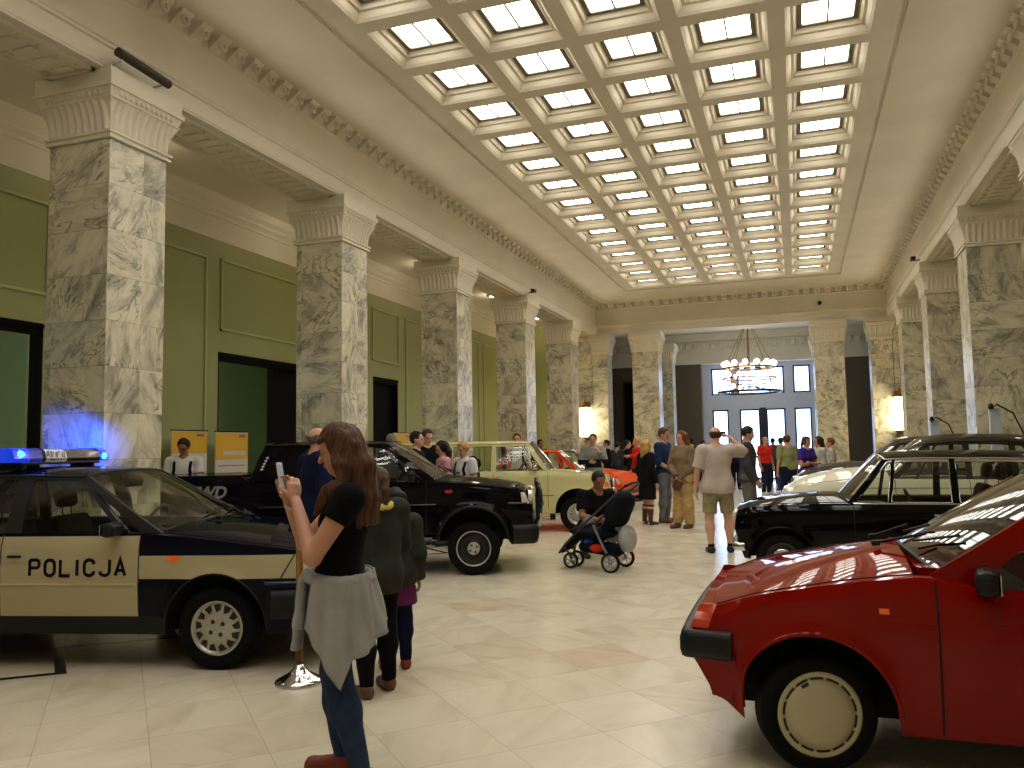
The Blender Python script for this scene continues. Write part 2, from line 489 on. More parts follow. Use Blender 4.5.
# a shallow groove-and-bead frame round the skylight
for (a, b, c_, d_) in ((XL-0.42, XL-0.36, YN-0.4, Y0C+0.42), (XR+0.36, XR+0.42, YN-0.4, Y0C+0.42)): mb.box(a, b, c_, d_, ZC-0.03, ZC)
mb.box(XL-0.42, XR+0.42, Y0C+0.36, Y0C+0.42, ZC-0.03, ZC)
# stepped mouldings of each coffer
DP = 0.175
hl = PRY-RIB
for c in range(5):
    for k in range(NR):
        x0 = XL+c*PCX; x1 = x0+HWX; y1 = Y0C-k*PRY; y0 = y1-hl
        steps = [(0.0, 0.0), (0.004, 0.006), (0.03, 0.03), (0.05, 0.06), (0.065, 0.085), (0.07, 0.092), (0.105, 0.10), (0.125, 0.125), (0.14, 0.150), (0.145, 0.16), (0.185, DP-0.004), (0.19, DP)]
        rows = []
        for (i_, z_) in steps:
            rows.append([(x0+i_, y0+i_, ZC+z_), (x1-i_, y0+i_, ZC+z_), (x1-i_, y1-i_, ZC+z_), (x0+i_, y1-i_, ZC+z_), (x0+i_, y0+i_, ZC+z_)])
        mb.grid(rows, 0, False)
struct(mb.build('ceiling', CEIL, normals=False))
mb = MB(); mb.box(AX, BX, YB, YE+0.9, ZC+0.5, ZC+0.6); struct(mb.build('ceiling_void', CEIL))
for s_ in (-1, 1):   # aisle ceilings
    a, b = (WX0, AX-CW) if s_ < 0 else (BX+CW, WX1)
    struct(MB().box(a, b, YB, YE+0.9, 6.25, 6.37).build('ceiling', CREAM))
struct(MB().box(-11, 7.2, YE+0.9, YW+0.3, 6.3, 6.42).build('ceiling', CREAM))

# ---- skylight panes, one lamp to each coffer
FRAMEM = mat('pane frame', rgb(112, 100, 76), 0.5)
fr = MB(); i_ = 0.19
px0, px1, py0, py1 = i_, HWX-i_, i_, hl-i_
fw_ = 0.038
fr.box(px0-fw_, px1+fw_, py0-fw_, py0+0.015, -0.022, 0.01); fr.box(px0-fw_, px1+fw_, py1-0.015, py1+fw_, -0.022, 0.01)
fr.box(px0-fw_, px0+0.015, py0, py1, -0.022, 0.01); fr.box(px1-0.015, px1+fw_, py0, py1, -0.022, 0.01)
fr.box((px0+px1)/2-0.011, (px0+px1)/2+0.011, py0, py1, -0.03, 0.01)
proto_l = empty('skylight_panel')
fr.build('frame', FRAMEM, proto_l)
for q in (0, 1):
    a = px0+0.02 if q == 0 else (px0+px1)/2+0.009
    b = (px0+px1)/2-0.009 if q == 0 else px1-0.02
    # softly rounded pane
    MB().box(a, b, py0+0.02, py1-0.02, -0.012, 0.02, 0, 0.011).build('pane', PANE, proto_l)
tag(proto_l, 'x', 'ceiling light', 'lit glass panels in the coffered ceiling')
CNAME = ['left-hand column of skylight', 'second column from left', 'middle column of skylight', 'second column from right', 'right-hand column of skylight']
first = True
for c in range(5):
    for k in range(NR):
        o = proto_l if first else copy_tree(proto_l)
        first = False
        o.location = (XL+c*PCX, Y0C-k*PRY-hl, ZC+DP-0.005)
        o['label'] = 'lit ceiling panel, %s, %s row from far wall' % (CNAME[c], ORD[k])

# ---- columns
def fluted_capital(w, d):
    """capital of a square pier: neck bead, leaf-cut bell, egg band, abacus. Centred on the origin, z from 0"""
    mb = MB()
    def ring(o0, z0, o1, z1):
        a = [(-w/2-o0, -d/2-o0, z0), (w/2+o0, -d/2-o0, z0), (w/2+o0, d/2+o0, z0), (-w/2-o0, d/2+o0, z0)]
        b = [(-w/2-o1, -d/2-o1, z1), (w/2+o1, -d/2-o1, z1), (w/2+o1, d/2+o1, z1), (-w/2-o1, d/2+o1, z1)]
        mb.add(a+b, [(i, (i+1) % 4, 4+(i+1) % 4, 4+i) for i in range(4)])
    pts = [(0.0, 0.0), (0.035, 0.005), (0.035, 0.03), (0.02, 0.035), (0.02, 0.055), (0.045, 0.06), (0.045, 0.085), (0.01, 0.095)]
    bell = [(0.008+0.085*(t**2.4), 0.095+0.315*t) for t in [i/10 for i in range(11)]]
    top = [(0.105, 0.41), (0.105, 0.425), (0.085, 0.435), (0.12, 0.52), (0.135, 0.52), (0.135, 0.56), (0.115, 0.575), (0.115, ZB-ZS)]
    P_ = pts+bell+top
    for i in range(len(P_)-1): ring(P_[i][0], P_[i][1], P_[i+1][0], P_[i+1][1])
    # upright leaves (raised tongues) round the bell, eggs above
    for side in range(4):
        L = w if side % 2 == 0 else d
        nn = 9
        for k in range(nn):
            uc = -L/2+(k+0.5)*L/nn
            hw = L/nn*0.40
            rows = []
            for (t, sc) in ((0.0, 1), (0.25, 1), (0.5, 1.0), (0.75, 1.02), (0.88, 0.85), (0.97, 0.35)):
                o_ = 0.008+0.085*(t**2.4); z_ = 0.095+0.315*t
                row = []
                for j in range(5):
                    e = -1+2*j/4
                    bul = 0.022*(1-e*e)
                    row.append((uc+e*hw*sc*(1+0.12*t), o_+bul-0.001+(0.012 if abs(e) < 0.9 else 0), z_))
                rows.append(row)
            def T(p):
                u_, o_, z_ = p
                if side == 0: return (u_, -d/2-o_, z_)
                if side == 1: return (w/2+o_, u_, z_)
                if side == 2: return (-u_, d/2+o_, z_)
                return (-w/2-o_, -u_, z_)
            mb.grid([[T(p) for p in r_] for r_ in rows], 0, True)
        for k in range(11):
            uc = -L/2+(k+0.5)*L/11
            p = T((uc, 0.1, 0.478))
            mb.ell(p, (0.026, 0.026, 0.036), 6, 4)
    return mb
CAPMESH = {}
def column(name_lab, x, y, w=CW, d=CD):
    root = empty('marble_column', (x, y, 0))
    tag(root, name_lab, 'column', 'square marble columns', 'thing')
    MB().box(-w/2, w/2, -d/2, d/2, 0.0, ZS, 0, 0.006).build('shaft', MARBLE, root)
    key = (round(w, 3), round(d, 3))
    if key not in CAPMESH:
        o = fluted_capital(w, d).build('capital', CREAM, root); CAPMESH[key] = o.data
    else:
        o = bpy.data.objects.new('capital', CAPMESH[key]); C.objects.link(o); o.parent = root
    o.location = (0, 0, ZS)
    MB().box(-w/2-0.03, w/2+0.03, -d/2-0.03, d/2+0.03, 0.0, 0.16, 0, 0.01).build('plinth', MARBLE, root)
    return root
lab_l = {0: 'big marble column behind the police car, a long spotlight on its capital', 1: 'marble column behind the cab of the black pickup',
         2: 'marble column behind the group of people at the pickup hood', 3: 'marble column just behind the roof of the cream estate car, camera on its capital',
         4: 'marble column left of the glowing wall lantern by the red and white car'}
lab_r = {2: 'nearest marble column of the right row, above the black saloon', 3: 'second marble column of the right row',
         4: 'farthest marble column of the right row beside the glowing lantern'}
for i in range(-2, 5):
    yc = 6.50+CP*i+CD/2
    column(lab_l.get(i, 'marble column of the left row, %s from the back wall' % ORD[i+2]), AX-CW/2, yc)
    column(lab_r.get(i, 'marble column of the right row, %s from the back wall' % ORD[i+2]), BX+CW/2, yc)
column('free marble column of the end row, left of the chandelier', -5.0, YE+0.42, 0.93, 0.82)
column('free marble column of the end row, right of the chandelier', 1.12, YE+0.42, 0.93, 0.82)
column('marble column in the vestibule behind the left end column', -5.0, 32.9, 0.84, 0.8)
column('marble column in the vestibule behind the right end column', 1.12, 32.9, 0.84, 0.8)
for nm_, x_, w_ in (('trim_11', -6.66, 0.56), ('trim_12', 2.71, 0.65)):
    o_ = column('x', x_, YE+0.42, w_, 0.82); o_.name = nm_; o_['kind'] = 'structure'
    for k_ in ('label', 'category', 'group'): del o_[k_]

# corner piers of the end wall, then green end walls of the aisles
mb = MB(); mb.box(-7.75, -6.95, YE+0.01, YE+0.85, 0, ZB); struct(mb.build('wall_end_left', MARBLE))
mb = MB(); mb.box(3.05, 3.9, YE+0.01, YE+0.85, 0, ZB); struct(mb.build('wall_end_right', MARBLE))
struct(MB().box(WX0, -7.75, YE+0.1, YE+0.8, 0, 6.3).build('wall_aisle_left', GREEN))
struct(MB().box(3.9, WX1, YE+0.1, YE+0.8, 0, 6.3).build('wall_aisle_right', GREEN))
struct(MB().box(-7.76, -6.94, YE+0.05, YE+0.8, ZB, 6.3).build('wall_over_left', CREAM))
struct(MB().box(3.04, 3.9, YE+0.05, YE+0.8, ZB, 6.3).build('wall_over_right', CREAM))

# ---- left wall with openings
DZ = 3.38
opens = [(4.1, 8.54), (12.21, 15.9), (18.0, 19.35)]
mb = MB()
ys = sorted(opens); y = YB
for (a, b) in ys:
    mb.box(WX0-0.3, WX0, y, a, 0, 5.46); y = b
    mb.box(WX0-0.3, WX0, a, b, DZ, 5.46)
mb.box(WX0-0.3, WX0, y, YE+0.8, 0, 5.46)
struct(mb.build('wall_left', GREEN))
mb = MB(); mb.box(WX0-0.3, WX0+0.01, YB, YE+0.1, 5.46, 6.3)
prof = [(WX0, 5.86), (WX0+0.03, 5.88), (WX0+0.03, 5.94), (WX0+0.09, 6.0), (WX0+0.09, 6.05), (WX0+0.16, 6.12), (WX0+0.2, 6.25), (WX0, 6.25)]
mb.prism(prof, YB, YE+0.1, 'y'); struct(mb.build('trim_7', CREAM))
# panel mouldings
def frame_x(mb, x, y0, y1, z0, z1, w=0.045, t=0.03):
    mb.box(x, x+t, y0, y1, z1-w, z1, 0, 0.008); mb.box(x, x+t, y0, y1, z0, z0+w, 0, 0.008)
    mb.box(x, x+t, y0, y0+w, z0, z1, 0, 0.008); mb.box(x, x+t, y1-w, y1, z0, z1, 0, 0.008)
mb = MB()
for (a, b) in [(8.80, 11.88), (16.2, 17.7), (19.8, 21.8), (22.2, 25.2), (25.6, 28.2)]: frame_x(mb, WX0, a, b, 0.35, 5.10)
for (a, b) in [(4.2, 8.6), (12.25, 15.8), (17.95, 19.4)]: frame_x(mb, WX0, a, b, 3.78, 5.13)
struct(mb.build('trim_8', GREEN2))
# dark frames and leaves in the openings
for k, (a, b) in enumerate([(4.1, 8.54), (12.21, 15.9), (18.0, 19.35)]):
    root = empty('door_%d' % (k+1), (WX0, (a+b)/2, 0)); struct(root)
    h_ = (b-a)/2
    mb = MB(); mb.box(-0.24, 0.0, -h_, h_, DZ-0.14, DZ); mb.box(-0.2, 0.02, -h_, h_, DZ-0.07, DZ-0.02)
    mb.box(-0.2, 0.0, -h_, -h_+0.03, 0, DZ); mb.box(-0.2, 0.0, h_-0.05, h_, 0, DZ)
    mb.build('lintel', BLACKM, root)
    if k >= 1:
        y0 = (13.98-(a+b)/2) if k == 1 else -h_+0.02
        MB().box(-0.22, -0.12, y0, h_-0.06, 0.01, DZ-0.14).build('leaf', BLACKM, root)
        MB().box(-0.12, -0.09, y0, y0+0.07, 0.01, DZ-0.14).build('leaf_edge', BLACKM, root)
# rooms behind the openings
GREEN3 = m_plaster('side room green', rgb(172, 190, 150), 0.6)
mb = MB()
mb.box(-13.6, -13.5, 1.0, 17.0, 0, 3.6); mb.box(-13.5, WX0-0.3, 16.9, 17.0, 0, 3.6); mb.box(-13.5, WX0-0.3, 0.9, 1.0, 0, 3.6)
mb.box(-13.5, WX0-0.3, 10.3, 10.4, 0, 3.6)
mb.box(-13.5, -12.2, 14.9, 16.9, 0, 3.6)
struct(mb.build('wall_side_room', GREEN3))
struct(MB().box(-13.6, WX0-0.3, 0.9, 17.0, 3.6, 3.7).build('ceiling_side_room', CREAM))
mb = MB(); mb.box(-13.5, -13.46, 1.0, 14.9, 2.75, 2.79); struct(mb.build('trim_9', GREEN2))
for (yy, lab) in ((5.5, 'round glass ceiling light in the side room behind the police car'), (12.6, 'round glass ceiling light in the side room behind the banners')):
    r_ = empty('ceiling_lamp', (-12.0, yy, 3.6)); tag(r_, lab, 'ceiling lamp', 'side room ceiling lamps')
    MB().lathe([(0.0, -0.1), (0.14, -0.09), (0.2, -0.05), (0.21, -0.02)], 20).build('glass_shade', mat('side lamp glass', (1, 1, 1, 1), 0.4, emit=(0.85, 1.0, 0.9, 1), es=6), r_)
    point_light('side_room_bulb', (-12.0, yy, 3.3), 45, (0.85, 1.0, 0.9), 0.15)
    MB().lathe([(0.215, -0.025), (0.22, 0.0), (0.0, 0.0)], 20).build('rim', CHROME, r_)

# right, back walls
mb = MB(); mb.box(WX1, WX1+0.3, YB, YE+0.8, 0, 6.3); struct(mb.build('wall_right', GREEN))
mb = MB(); mb.box(WX0-0.3, WX1+0.3, YB-0.3, YB, 0, 7.3); struct(mb.build('wall_back', CREAM))
struct(MB().box(WX0, WX0+0.03, YB, YE, 0.0, 0.18).build('baseboard_left', BROWNSTONE))
struct(MB().box(WX1-0.03, WX1, YB, YE, 0.0, 0.18).build('baseboard_right', BROWNSTONE))

# ---- vestibule
mb = MB()
wins = [(-3.42, -2.74, 0.05, 3.02), (-2.28, -1.44, 0.05, 3.02), (-1.20, -0.42, 0.05, 3.02), (-0.06, 0.62, 0.05, 3.02), (0.98, 1.7, 0.05, 3.02),
        (-3.42, -2.55, 3.66, 4.82), (-2.33, -0.42, 3.66, 4.82), (-0.06, 0.62, 3.66, 4.82), (0.98, 1.7, 3.66, 4.82)]
xs = sorted({-3.8, 1.95} | {v for w_ in wins for v in w_[:2]})
zs = sorted({0.0, 5.0} | {v for w_ in wins for v in w_[2:]})
STONEB = m_plaster('stone with painted blue light', rgb(216, 224, 246), 0.35)  # blue window light and bloom put into the stone colour
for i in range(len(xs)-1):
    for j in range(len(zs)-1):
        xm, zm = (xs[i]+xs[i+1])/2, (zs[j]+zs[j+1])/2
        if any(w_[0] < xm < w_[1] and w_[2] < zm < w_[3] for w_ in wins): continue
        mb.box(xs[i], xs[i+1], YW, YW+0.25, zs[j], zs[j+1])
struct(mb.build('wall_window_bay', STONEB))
mb = MB()
mb.box(-10.3, -3.8, YW-0.45, YW+0.3, 0, 5.0); mb.box(1.95, 6.5, YW-0.45, YW+0.3, 0, 5.0)
struct(mb.build('wall_end_brown', BROWNSTONE))
mb = MB(); mb.box(-10.3, 6.5, YW-0.5, YW+0.3, 5.0, 6.3)
mb.prism([(YW-0.5, 5.98), (YW-0.56, 6.0), (YW-0.6, 6.3), (YW-0.5, 6.3)], -10.3, 6.5, 'x')
struct(mb.build('wall_over_window', CREAM))
mb = MB(); x = -9.8
while x < 6.2:
    mb.box(x, x+0.17, YW-0.66, YW-0.5, 5.62, 5.85, 0, 0.02); x += 0.36
mb.box(-10.2, 6.4, YW-0.58, YW-0.5, 5.86, 5.92)
struct(mb.build('trim_10', CREAM))
struct(MB().box(-10.4, -10.2, YE+0.8, YW+0.3, 0, 6.3).build('wall_vestibule_left', DARKWOOD))
struct(MB().box(6.5, 6.7, YE+0.8, YW+0.3, 0, 6.3).build('wall_vestibule_right', DARKWOOD))
BLUEF = mat('dark blue frame', rgb(30, 38, 70), 0.3)
for k, (x0, x1, z0, z1) in enumerate(wins):
    root = empty('window_%d' % (k+1), ((x0+x1)/2, YW+0.1, z0)); struct(root)
    w_, h_ = (x1-x0)/2, z1-z0
    mb = MB(); t = 0.07
    mb.box(-w_, w_, -0.06, 0.04, 0, t); mb.box(-w_, w_, -0.06, 0.04, h_-t, h_); mb.box(-w_, -w_+t, -0.06, 0.04, 0, h_); mb.box(w_-t, w_, -0.06, 0.04, 0, h_)
    if z0 < 1: mb.box(-w_, w_, -0.07, 0.04, 0.9, 0.98)
    mb.build('frame', BLUEF, root)
    if k == 1: MB().box(w_-0.005, w_+0.245, -0.13, -0.04, 0.0, 3.02).build('door_stile', BLUEF, root)
    MB().box(-w_+t, w_-t, -0.01, 0.01, t, h_-t).build('pane', DAY, root)
# brick-brown pier between side bays and tall dark doors either side
for k, (x0, x1) in enumerate([(-9.4, -7.6), (-7.2, -5.5)]):
    root = empty('door_%d' % (k+4), ((x0+x1)/2, YW-0.46, 0)); struct(root)
    w_ = (x1-x0)/2
    mb = MB(); mb.box(-w_, w_, -0.06, 0.0, 0, 4.4); mb.build('frame', DARKWOOD, root)
    for q in (-1, 1):
        MB().box(min(q*0.03, q*(w_-0.1)), max(q*0.03, q*(w_-0.1)), -0.12, -0.05, 0.05, 4.3, 0, 0.02).build('leaf', BLACKM, root)

# ---- added fill strips along the cornices to brighten the ceiling, then the aisle downlights
area_light('ceiling_fill', (AX+0.22, 12.4, 5.97), (0, R(-108), 0), 0.08, 31.0, CEILING_FILL, (1.0, 0.95, 0.86)).data.spread = R(140)
area_light('ceiling_fill', (BX-0.22, 12.4, 5.97), (0, R(108), 0), 0.08, 31.0, CEILING_FILL, (1.0, 0.95, 0.86)).data.spread = R(140)
proto_d = empty('aisle_downlight')
mb = MB(); mb.lathe([(0.10, 0.0), (0.17, 0.0), (0.18, -0.03), (0.15, -0.05), (0.10, -0.045)], 20)
mb.build('ring', BRONZE, proto_d)
MB().lathe([(0.0, -0.075), (0.06, -0.07), (0.10, -0.045), (0.12, -0.02)], 16).build('lamp_glass', LAMPW, proto_d)
first = True
for s_ in (-1, 1):
    for i in range(-1, 5):
        xx = -8.7 if s_ < 0 else 4.9
        yy = 6.50+CP*i+CD+1.9
        o = proto_d if first else copy_tree(proto_d); first = False
        o.location = (xx, yy, 6.25)
        tag(o, '%s brass ring downlight in the %s aisle ceiling counted from the back wall' % (ORD[i+1], 'green left' if s_ < 0 else 'right'), 'ceiling light', 'aisle downlights')
        point_light('aisle_downlight_bulb', (xx, yy, 6.0), DOWNLIGHT, (1.0, 0.88, 0.66), 0.12)
# ================================================================ CARS
def paint(name, col, rough=0.5, coat=0.75):
    return mat(name, col, 0.5, coat=coat, spec=0.0)
RUBBER = mat('tyre rubber', rgb(11, 11, 12), 0.8, spec=0.15)
BLACKP = mat('black plastic', rgb(15, 15, 16), 0.5, spec=0.3)
UNDER = mat('underbody', rgb(12, 12, 12), 0.9)
SEATM = fabric('seat cloth', rgb(46, 40, 38), 0.9)
SEAMM = mat('panel gap', rgb(6, 6, 7), 0.8)
RIMSIL = mat('painted alloy', rgb(176, 172, 160), 0.35, 0.5)
RIMDK = mat('dark rim', rgb(16, 16, 18), 0.5)
CREAMCAP = mat('cream wheel cover', rgb(182, 172, 138), 0.4)
GLASS = glassm('car glass', (0.93, 0.97, 0.9), thru=0.93)
GLASSD = glassm('dark car glass', (0.8, 0.82, 0.78), thru=0.6)
ORANGE = mat('orange lens', rgb(226, 92, 32), 0.2, coat=0.5, emit=rgb(226, 92, 32), es=0.15)
REDLENS = mat('red lens', rgb(150, 24, 18), 0.2, coat=0.5)
LENS = mat('headlamp lens', rgb(205, 205, 190), 0.12, 0.2, coat=0.6)
TRIMDK = mat('dark trim', rgb(26, 26, 26), 0.4)

def interp(pts, x):
    if x <= pts[0][0]: return pts[0][1]
    for (a, b), (c, d) in zip(pts, pts[1:]):
        if x <= c:
            return b+(d-b)*(x-a)/(c-a) if c > a else d
    return pts[-1][1]
def smooth_interp(pts, x, w=0.05):
    return sum(interp(pts, x+w*k) for k in (-2, -1, 0, 1, 2))/5.0

def wheel_mesh(style, parent, Rt, tw, Rr, side, xc, zc, steer=0.0, yc=0.0):
    """one wheel: tyre, rim and cover; outer face towards side*y"""
    root = empty('wheel', (xc, yc, zc)); root.parent = parent
    root.rotation_euler = (0, 0, steer+(0 if side > 0 else PI))
    h = tw/2
    mb = MB()
    k = Rt-Rr
    prof = [(Rr-0.012, -h*0.75), (Rr+0.01, -h*0.9), (Rr+k*0.45, -h), (Rr+k*0.8, -h*0.96), (Rt-0.008, -h*0.8), (Rt, -h*0.66), (Rt, -h*0.3), (Rt-0.006, -h*0.27), (Rt-0.006, -h*0.23), (Rt, -h*0.2),
            (Rt, h*0.2), (Rt-0.006, h*0.23), (Rt-0.006, h*0.27), (Rt, h*0.3), (Rt, h*0.66), (Rt-0.008, h*0.8), (Rr+k*0.8, h*0.96), (Rr+k*0.45, h), (Rr+0.01, h*0.9), (Rr-0.012, h*0.75)]
    mb.lathe(prof, 48, 'y')
    mb.build('tyre', RUBBER, root)
    hb = h*0.72
    if style == 'polonez':
        mb = MB(); mb.lathe([(Rr+0.006, hb-0.01), (Rr+0.004, hb+0.008), (Rr-0.012, hb+0.010), (Rr-0.018, hb), (Rr-0.03, hb-0.012), (0.10, hb+0.004), (0.085, hb+0.008), (0.0, hb+0.008)], 48, 'y')
        for i in range(13):
            a = 2*PI*i/13
            def PP(r, t, e=0.0): return (r*math.cos(t), hb+interp([(0.085, 0.010), (0.10, 0.006), (Rr-0.03, -0.010), (Rr-0.012, 0.012)], r)+e, r*math.sin(t))
            mb.add([PP(0.108, a+0.06, .001), PP(Rr-0.03, a-0.08, .001), PP(Rr-0.026, a+0.26, .001), PP(0.128, a+0.30, .001)], [(0, 1, 2, 3)], 1)
        for i in range(4):
            a = PI/4+PI/2*i+0.2
            c = (0.052*math.cos(a), hb+0.0085, 0.052*math.sin(a))
            mb.add([(c[0]+0.016*math.cos(t*PI/5), c[1]+0.0015, c[2]+0.016*math.sin(t*PI/5)) for t in range(10)], [tuple(range(10))], 1)
        mb.build('rim', [RIMSIL, RIMDK], root)
    elif style == 'offroad':
        mb = MB(); mb.lathe([(Rr+0.006, hb-0.01), (Rr+0.006, hb+0.01), (Rr-0.018, hb+0.010), (Rr-0.02, hb-0.0)], 48, 'y', mi=0)
        mb.lathe([(Rr-0.02, hb), (Rr-0.035, hb-0.05), (0.09, hb-0.055), (0.08, hb-0.02), (0.075, hb)], 48, 'y', mi=1)
        mb.lathe([(0.078, hb-0.01), (0.076, hb+0.012), (0.06, hb+0.02), (0.0, hb+0.022)], 32, 'y', mi=0)
        for i in range(4):
            a = PI/4+PI/2*i+0.25
            mb.add([(0.045*math.cos(a)+0.013*math.cos(t*PI/5), hb+0.0235, 0.045*math.sin(a)+0.013*math.sin(t*PI/5)) for t in range(10)], [tuple(range(10))], 1)
        mb.build('rim', [RIMSIL, RIMDK], root)
    elif style == 'steel':
        mb = MB(); mb.lathe([(Rr+0.006, hb-0.01), (Rr+0.004, hb+0.01), (Rr-0.015, hb+0.008), (Rr-0.03, hb-0.03), (0.11, hb-0.03), (0.09, hb-0.005), (0.06, hb), (0.055, hb+0.018), (0.0, hb+0.022)], 48, 'y')
        for i in range(14):
            a = 2*PI*i/14
            mb.add([((0.125+(0.012 if t in (0, 1) else -0.012))*math.cos(a+(0.08 if t in (1, 2) else -0.08)), hb-0.027, (0.125+(0.012 if t in (0, 1) else -0.012))*math.sin(a+(0.08 if t in (1, 2) else -0.08))) for t in range(4)], [(0, 1, 2, 3)], 1)
        mb.build('rim', [RIMSIL, RIMDK], root)
    elif style == 'disc':
        MB().lathe([(Rr+0.002, hb-0.03), (0.03, hb-0.03)], 32, 'y').build('rim', RIMDK, root)
        mb = MB(); mb.lathe([(Rr+0.004, hb-0.012), (Rr+0.004, hb+0.006), (Rr-0.006, hb+0.012), (Rr-0.022, hb+0.014), (Rr-0.024, hb+0.008), (Rr-0.036, hb+0.008), (Rr-0.038, hb+0.016), (Rr*0.6, hb+0.026), (0.0, hb+0.03)], 64, 'y')
        for i in range(14):
            a = 2*PI*i/14
            rows = [[((r)*math.cos(a+q*0.045), hb+0.0095, (r)*math.sin(a+q*0.045)) for q in range(9)] for r in (Rr-0.035, Rr-0.024)]
            mb.grid(rows, 1, False)
        # one missing clip by the rim
        rows = [[(r*math.cos(1.0+q*0.06), hb+0.020, r*math.sin(1.0+q*0.06)) for q in range(5)] for r in (Rr-0.062, Rr-0.036)]
        mb.grid(rows, 1, False)
        mb.build('wheel_cover', [CREAMCAP, RIMDK], root)
    elif style == 'chrome':
        mb = MB(); mb.lathe([(Rr+0.006, hb-0.01), (Rr+0.004, hb+0.01), (Rr-0.012, hb+0.01), (Rr-0.03, hb-0.01), (0.10, hb-0.01)], 48, 'y', mi=1); mb.lathe([(0.118, hb-0.01), (0.115, hb+0.008), (0.10, hb+0.012), (0.085, hb+0.004), (0.07, hb+0.012), (0.0, hb+0.03)], 48, 'y', mi=0)
        mb.build('rim', [CHROME, RIMDK], root)
    return root

def build_car(sp):
    g = sp.get
    root = empty(sp['name'], sp['loc'], sp['rz'])
    tag(root, sp['label'], 'car' if not g('cat') else g('cat'), g('group'))
    xn, xt, Wd, zb = sp['xn'], sp['xt'], sp['W'], sp['zb']
    xr = sp['xr']; Ra = sp['Ra']; zc = sp['zc']; Rt = sp['Rt']
    belt = lambda x: smooth_interp(sp['belt'], x, 0.03)
    top = lambda x: smooth_interp(sp['top'], x, 0.05)
    sec = lambda q: smooth_interp(sp['sec'], q, 0.015)
    plan = lambda x: smooth_interp(sp['plan'], x, 0.04)
    lean = lambda z: interp(sp['lean'], z)
    tlean = lambda z: interp(sp.get('tlean', [(0, 0.0), (1, 0.0)]), z)
    nz_ = g('nz', 0.35); bow = g('bow', 0.08)
    def warp(x, y, z):
        w = smoothstep(xn-nz_, xn, x); v = smoothstep(xt+0.35, xt, x)
        return (x-w*(lean(z)+bow*(y/Wd)**2)+v*(tlean(z)+0.06*(y/Wd)**2), y, z)
    flare = g('flare', 0.02)
    def zlow(x):
        z = zb
        for xc in (0.0, xr):
            d = abs(x-xc)
            if d < Ra: z = max(z, zc+math.sqrt(Ra*Ra-d*d))
        z = max(z, zb+g('chin', 0.0)*smoothstep(xn-0.25, xn, x))
        return z
    def yside(x, z):
        q = (z-zb)/(belt(x)-zb)
        y = Wd*sec(q)*plan(x)
        for xc in (0.0, xr):
            d = math.hypot(x-xc, z-zc)
            y += flare*math.exp(-((d-Ra)/0.035)**2) if z > zb+0.02 else 0
        return y
    def sp3(x, z, s=1, off=0.0):
        p = warp(x, yside(x, z)+off, z)
        return (p[0], s*p[1], p[2])
    # stations
    X = set(np.round(np.arange(xt, xn, 0.09), 4).tolist()+[xn, xn-0.02, xn-0.05, xt+0.02])
    for xc in (0.0, xr):
        for k in range(19):
            X.add(round(xc+Ra*math.cos(PI*k/18), 4))
        X |= {round(xc-Ra-0.004, 4), round(xc+Ra+0.004, 4)}
    marks = [sp['cowl'], sp['deck']]+list(g('doors', []))
    X |= {round(m_, 4) for m_ in marks}
    X = sorted(x for x in X if xt <= x <= xn)
    # drop stations nearly coincident
    XX = [X[0]]
    for x in X[1:]:
        if x-XX[-1] > 0.0035: XX.append(x)
    X = XX
    NRW = 16
    tt = [k/NRW for k in range(NRW+1)]
    hs = [0, 0.04, 0.1, 0.2, 0.35, 0.55, 0.8, 1.0]
    hc = lambda s: 1-(1-s)**g('hexp', 2.6)
    doors = sorted(g('doors', []))
    sill = g('sill', zb+0.12)
    def part(x, z):
        if z < sill and -Ra > x > xr+Ra: return 'sill'
        if not doors: return 'front_fender' if x > -0.6 else 'rear_fender'
        if x > doors[-1]: return 'front_fender'
        if x < doors[0]: return 'rear_fender'
        return 'door_%d' % [i for i in range(len(doors)-1) if doors[i] <= x <= doors[i+1]][0]
    cols = []
    for x in X:
        zl = zlow(x); zbt = belt(x)
        cols.append([warp(x, yside(x, zl+t*(zbt-zl)), zl+t*(zbt-zl)) for t in tt])
    parts = {}
    for s in (1, -1):
        for i in range(len(X)-1):
            xm = (X[i]+X[i+1])/2
            for j in range(NRW):
                a, b, c, d = cols[i][j], cols[i+1][j], cols[i+1][j+1], cols[i][j+1]
                if abs(a[2]-d[2]) < 1e-5 and abs(b[2]-c[2]) < 1e-5: continue
                zm = (a[2]+b[2]+c[2]+d[2])/4
                nm = part(xm, zm)
                mb = parts.setdefault((nm, s), MB())
                q = [(p[0], s*p[1], p[2]) for p in (a, b, c, d)]
                mb.add(q, [(0, 1, 2, 3)], 0, True)
    P = sp['paints']
    for (nm, s), mb in parts.items():
        o = mb.build('door' if nm.startswith('door') else nm, P.get(nm.split('_')[0], P['body']), root, merge=0.0008)
    # hood, boot lid and the ledges at the window line
    yg = lambda x: yside(x, belt(x))-0.035
    def toprow(x, full):
        yb = yside(x, belt(x)); zt = top(x); zb_ = belt(x)
        if full: return [warp(x, yb*(1-s), zb_+(zt-zb_)*hc(s)) for s in hs]
        return None
    for nm, lo, hi in (('hood', sp['cowl'], xn), ('boot_lid', xt, sp['deck'])):
        if hi-lo < 0.05: continue
        rows = [toprow(x, True) for x in X if lo-1e-6 <= x <= hi+1e-6]
        full = [[(p[0], p[1], p[2]) for p in r_]+[(p[0], -p[1], p[2]) for p in reversed(r_[:-1])] for r_ in rows]
        MB().grid(full).build(nm, P.get('hood', P['body']) if nm == 'hood' else P['body'], root)
    mb = MB()
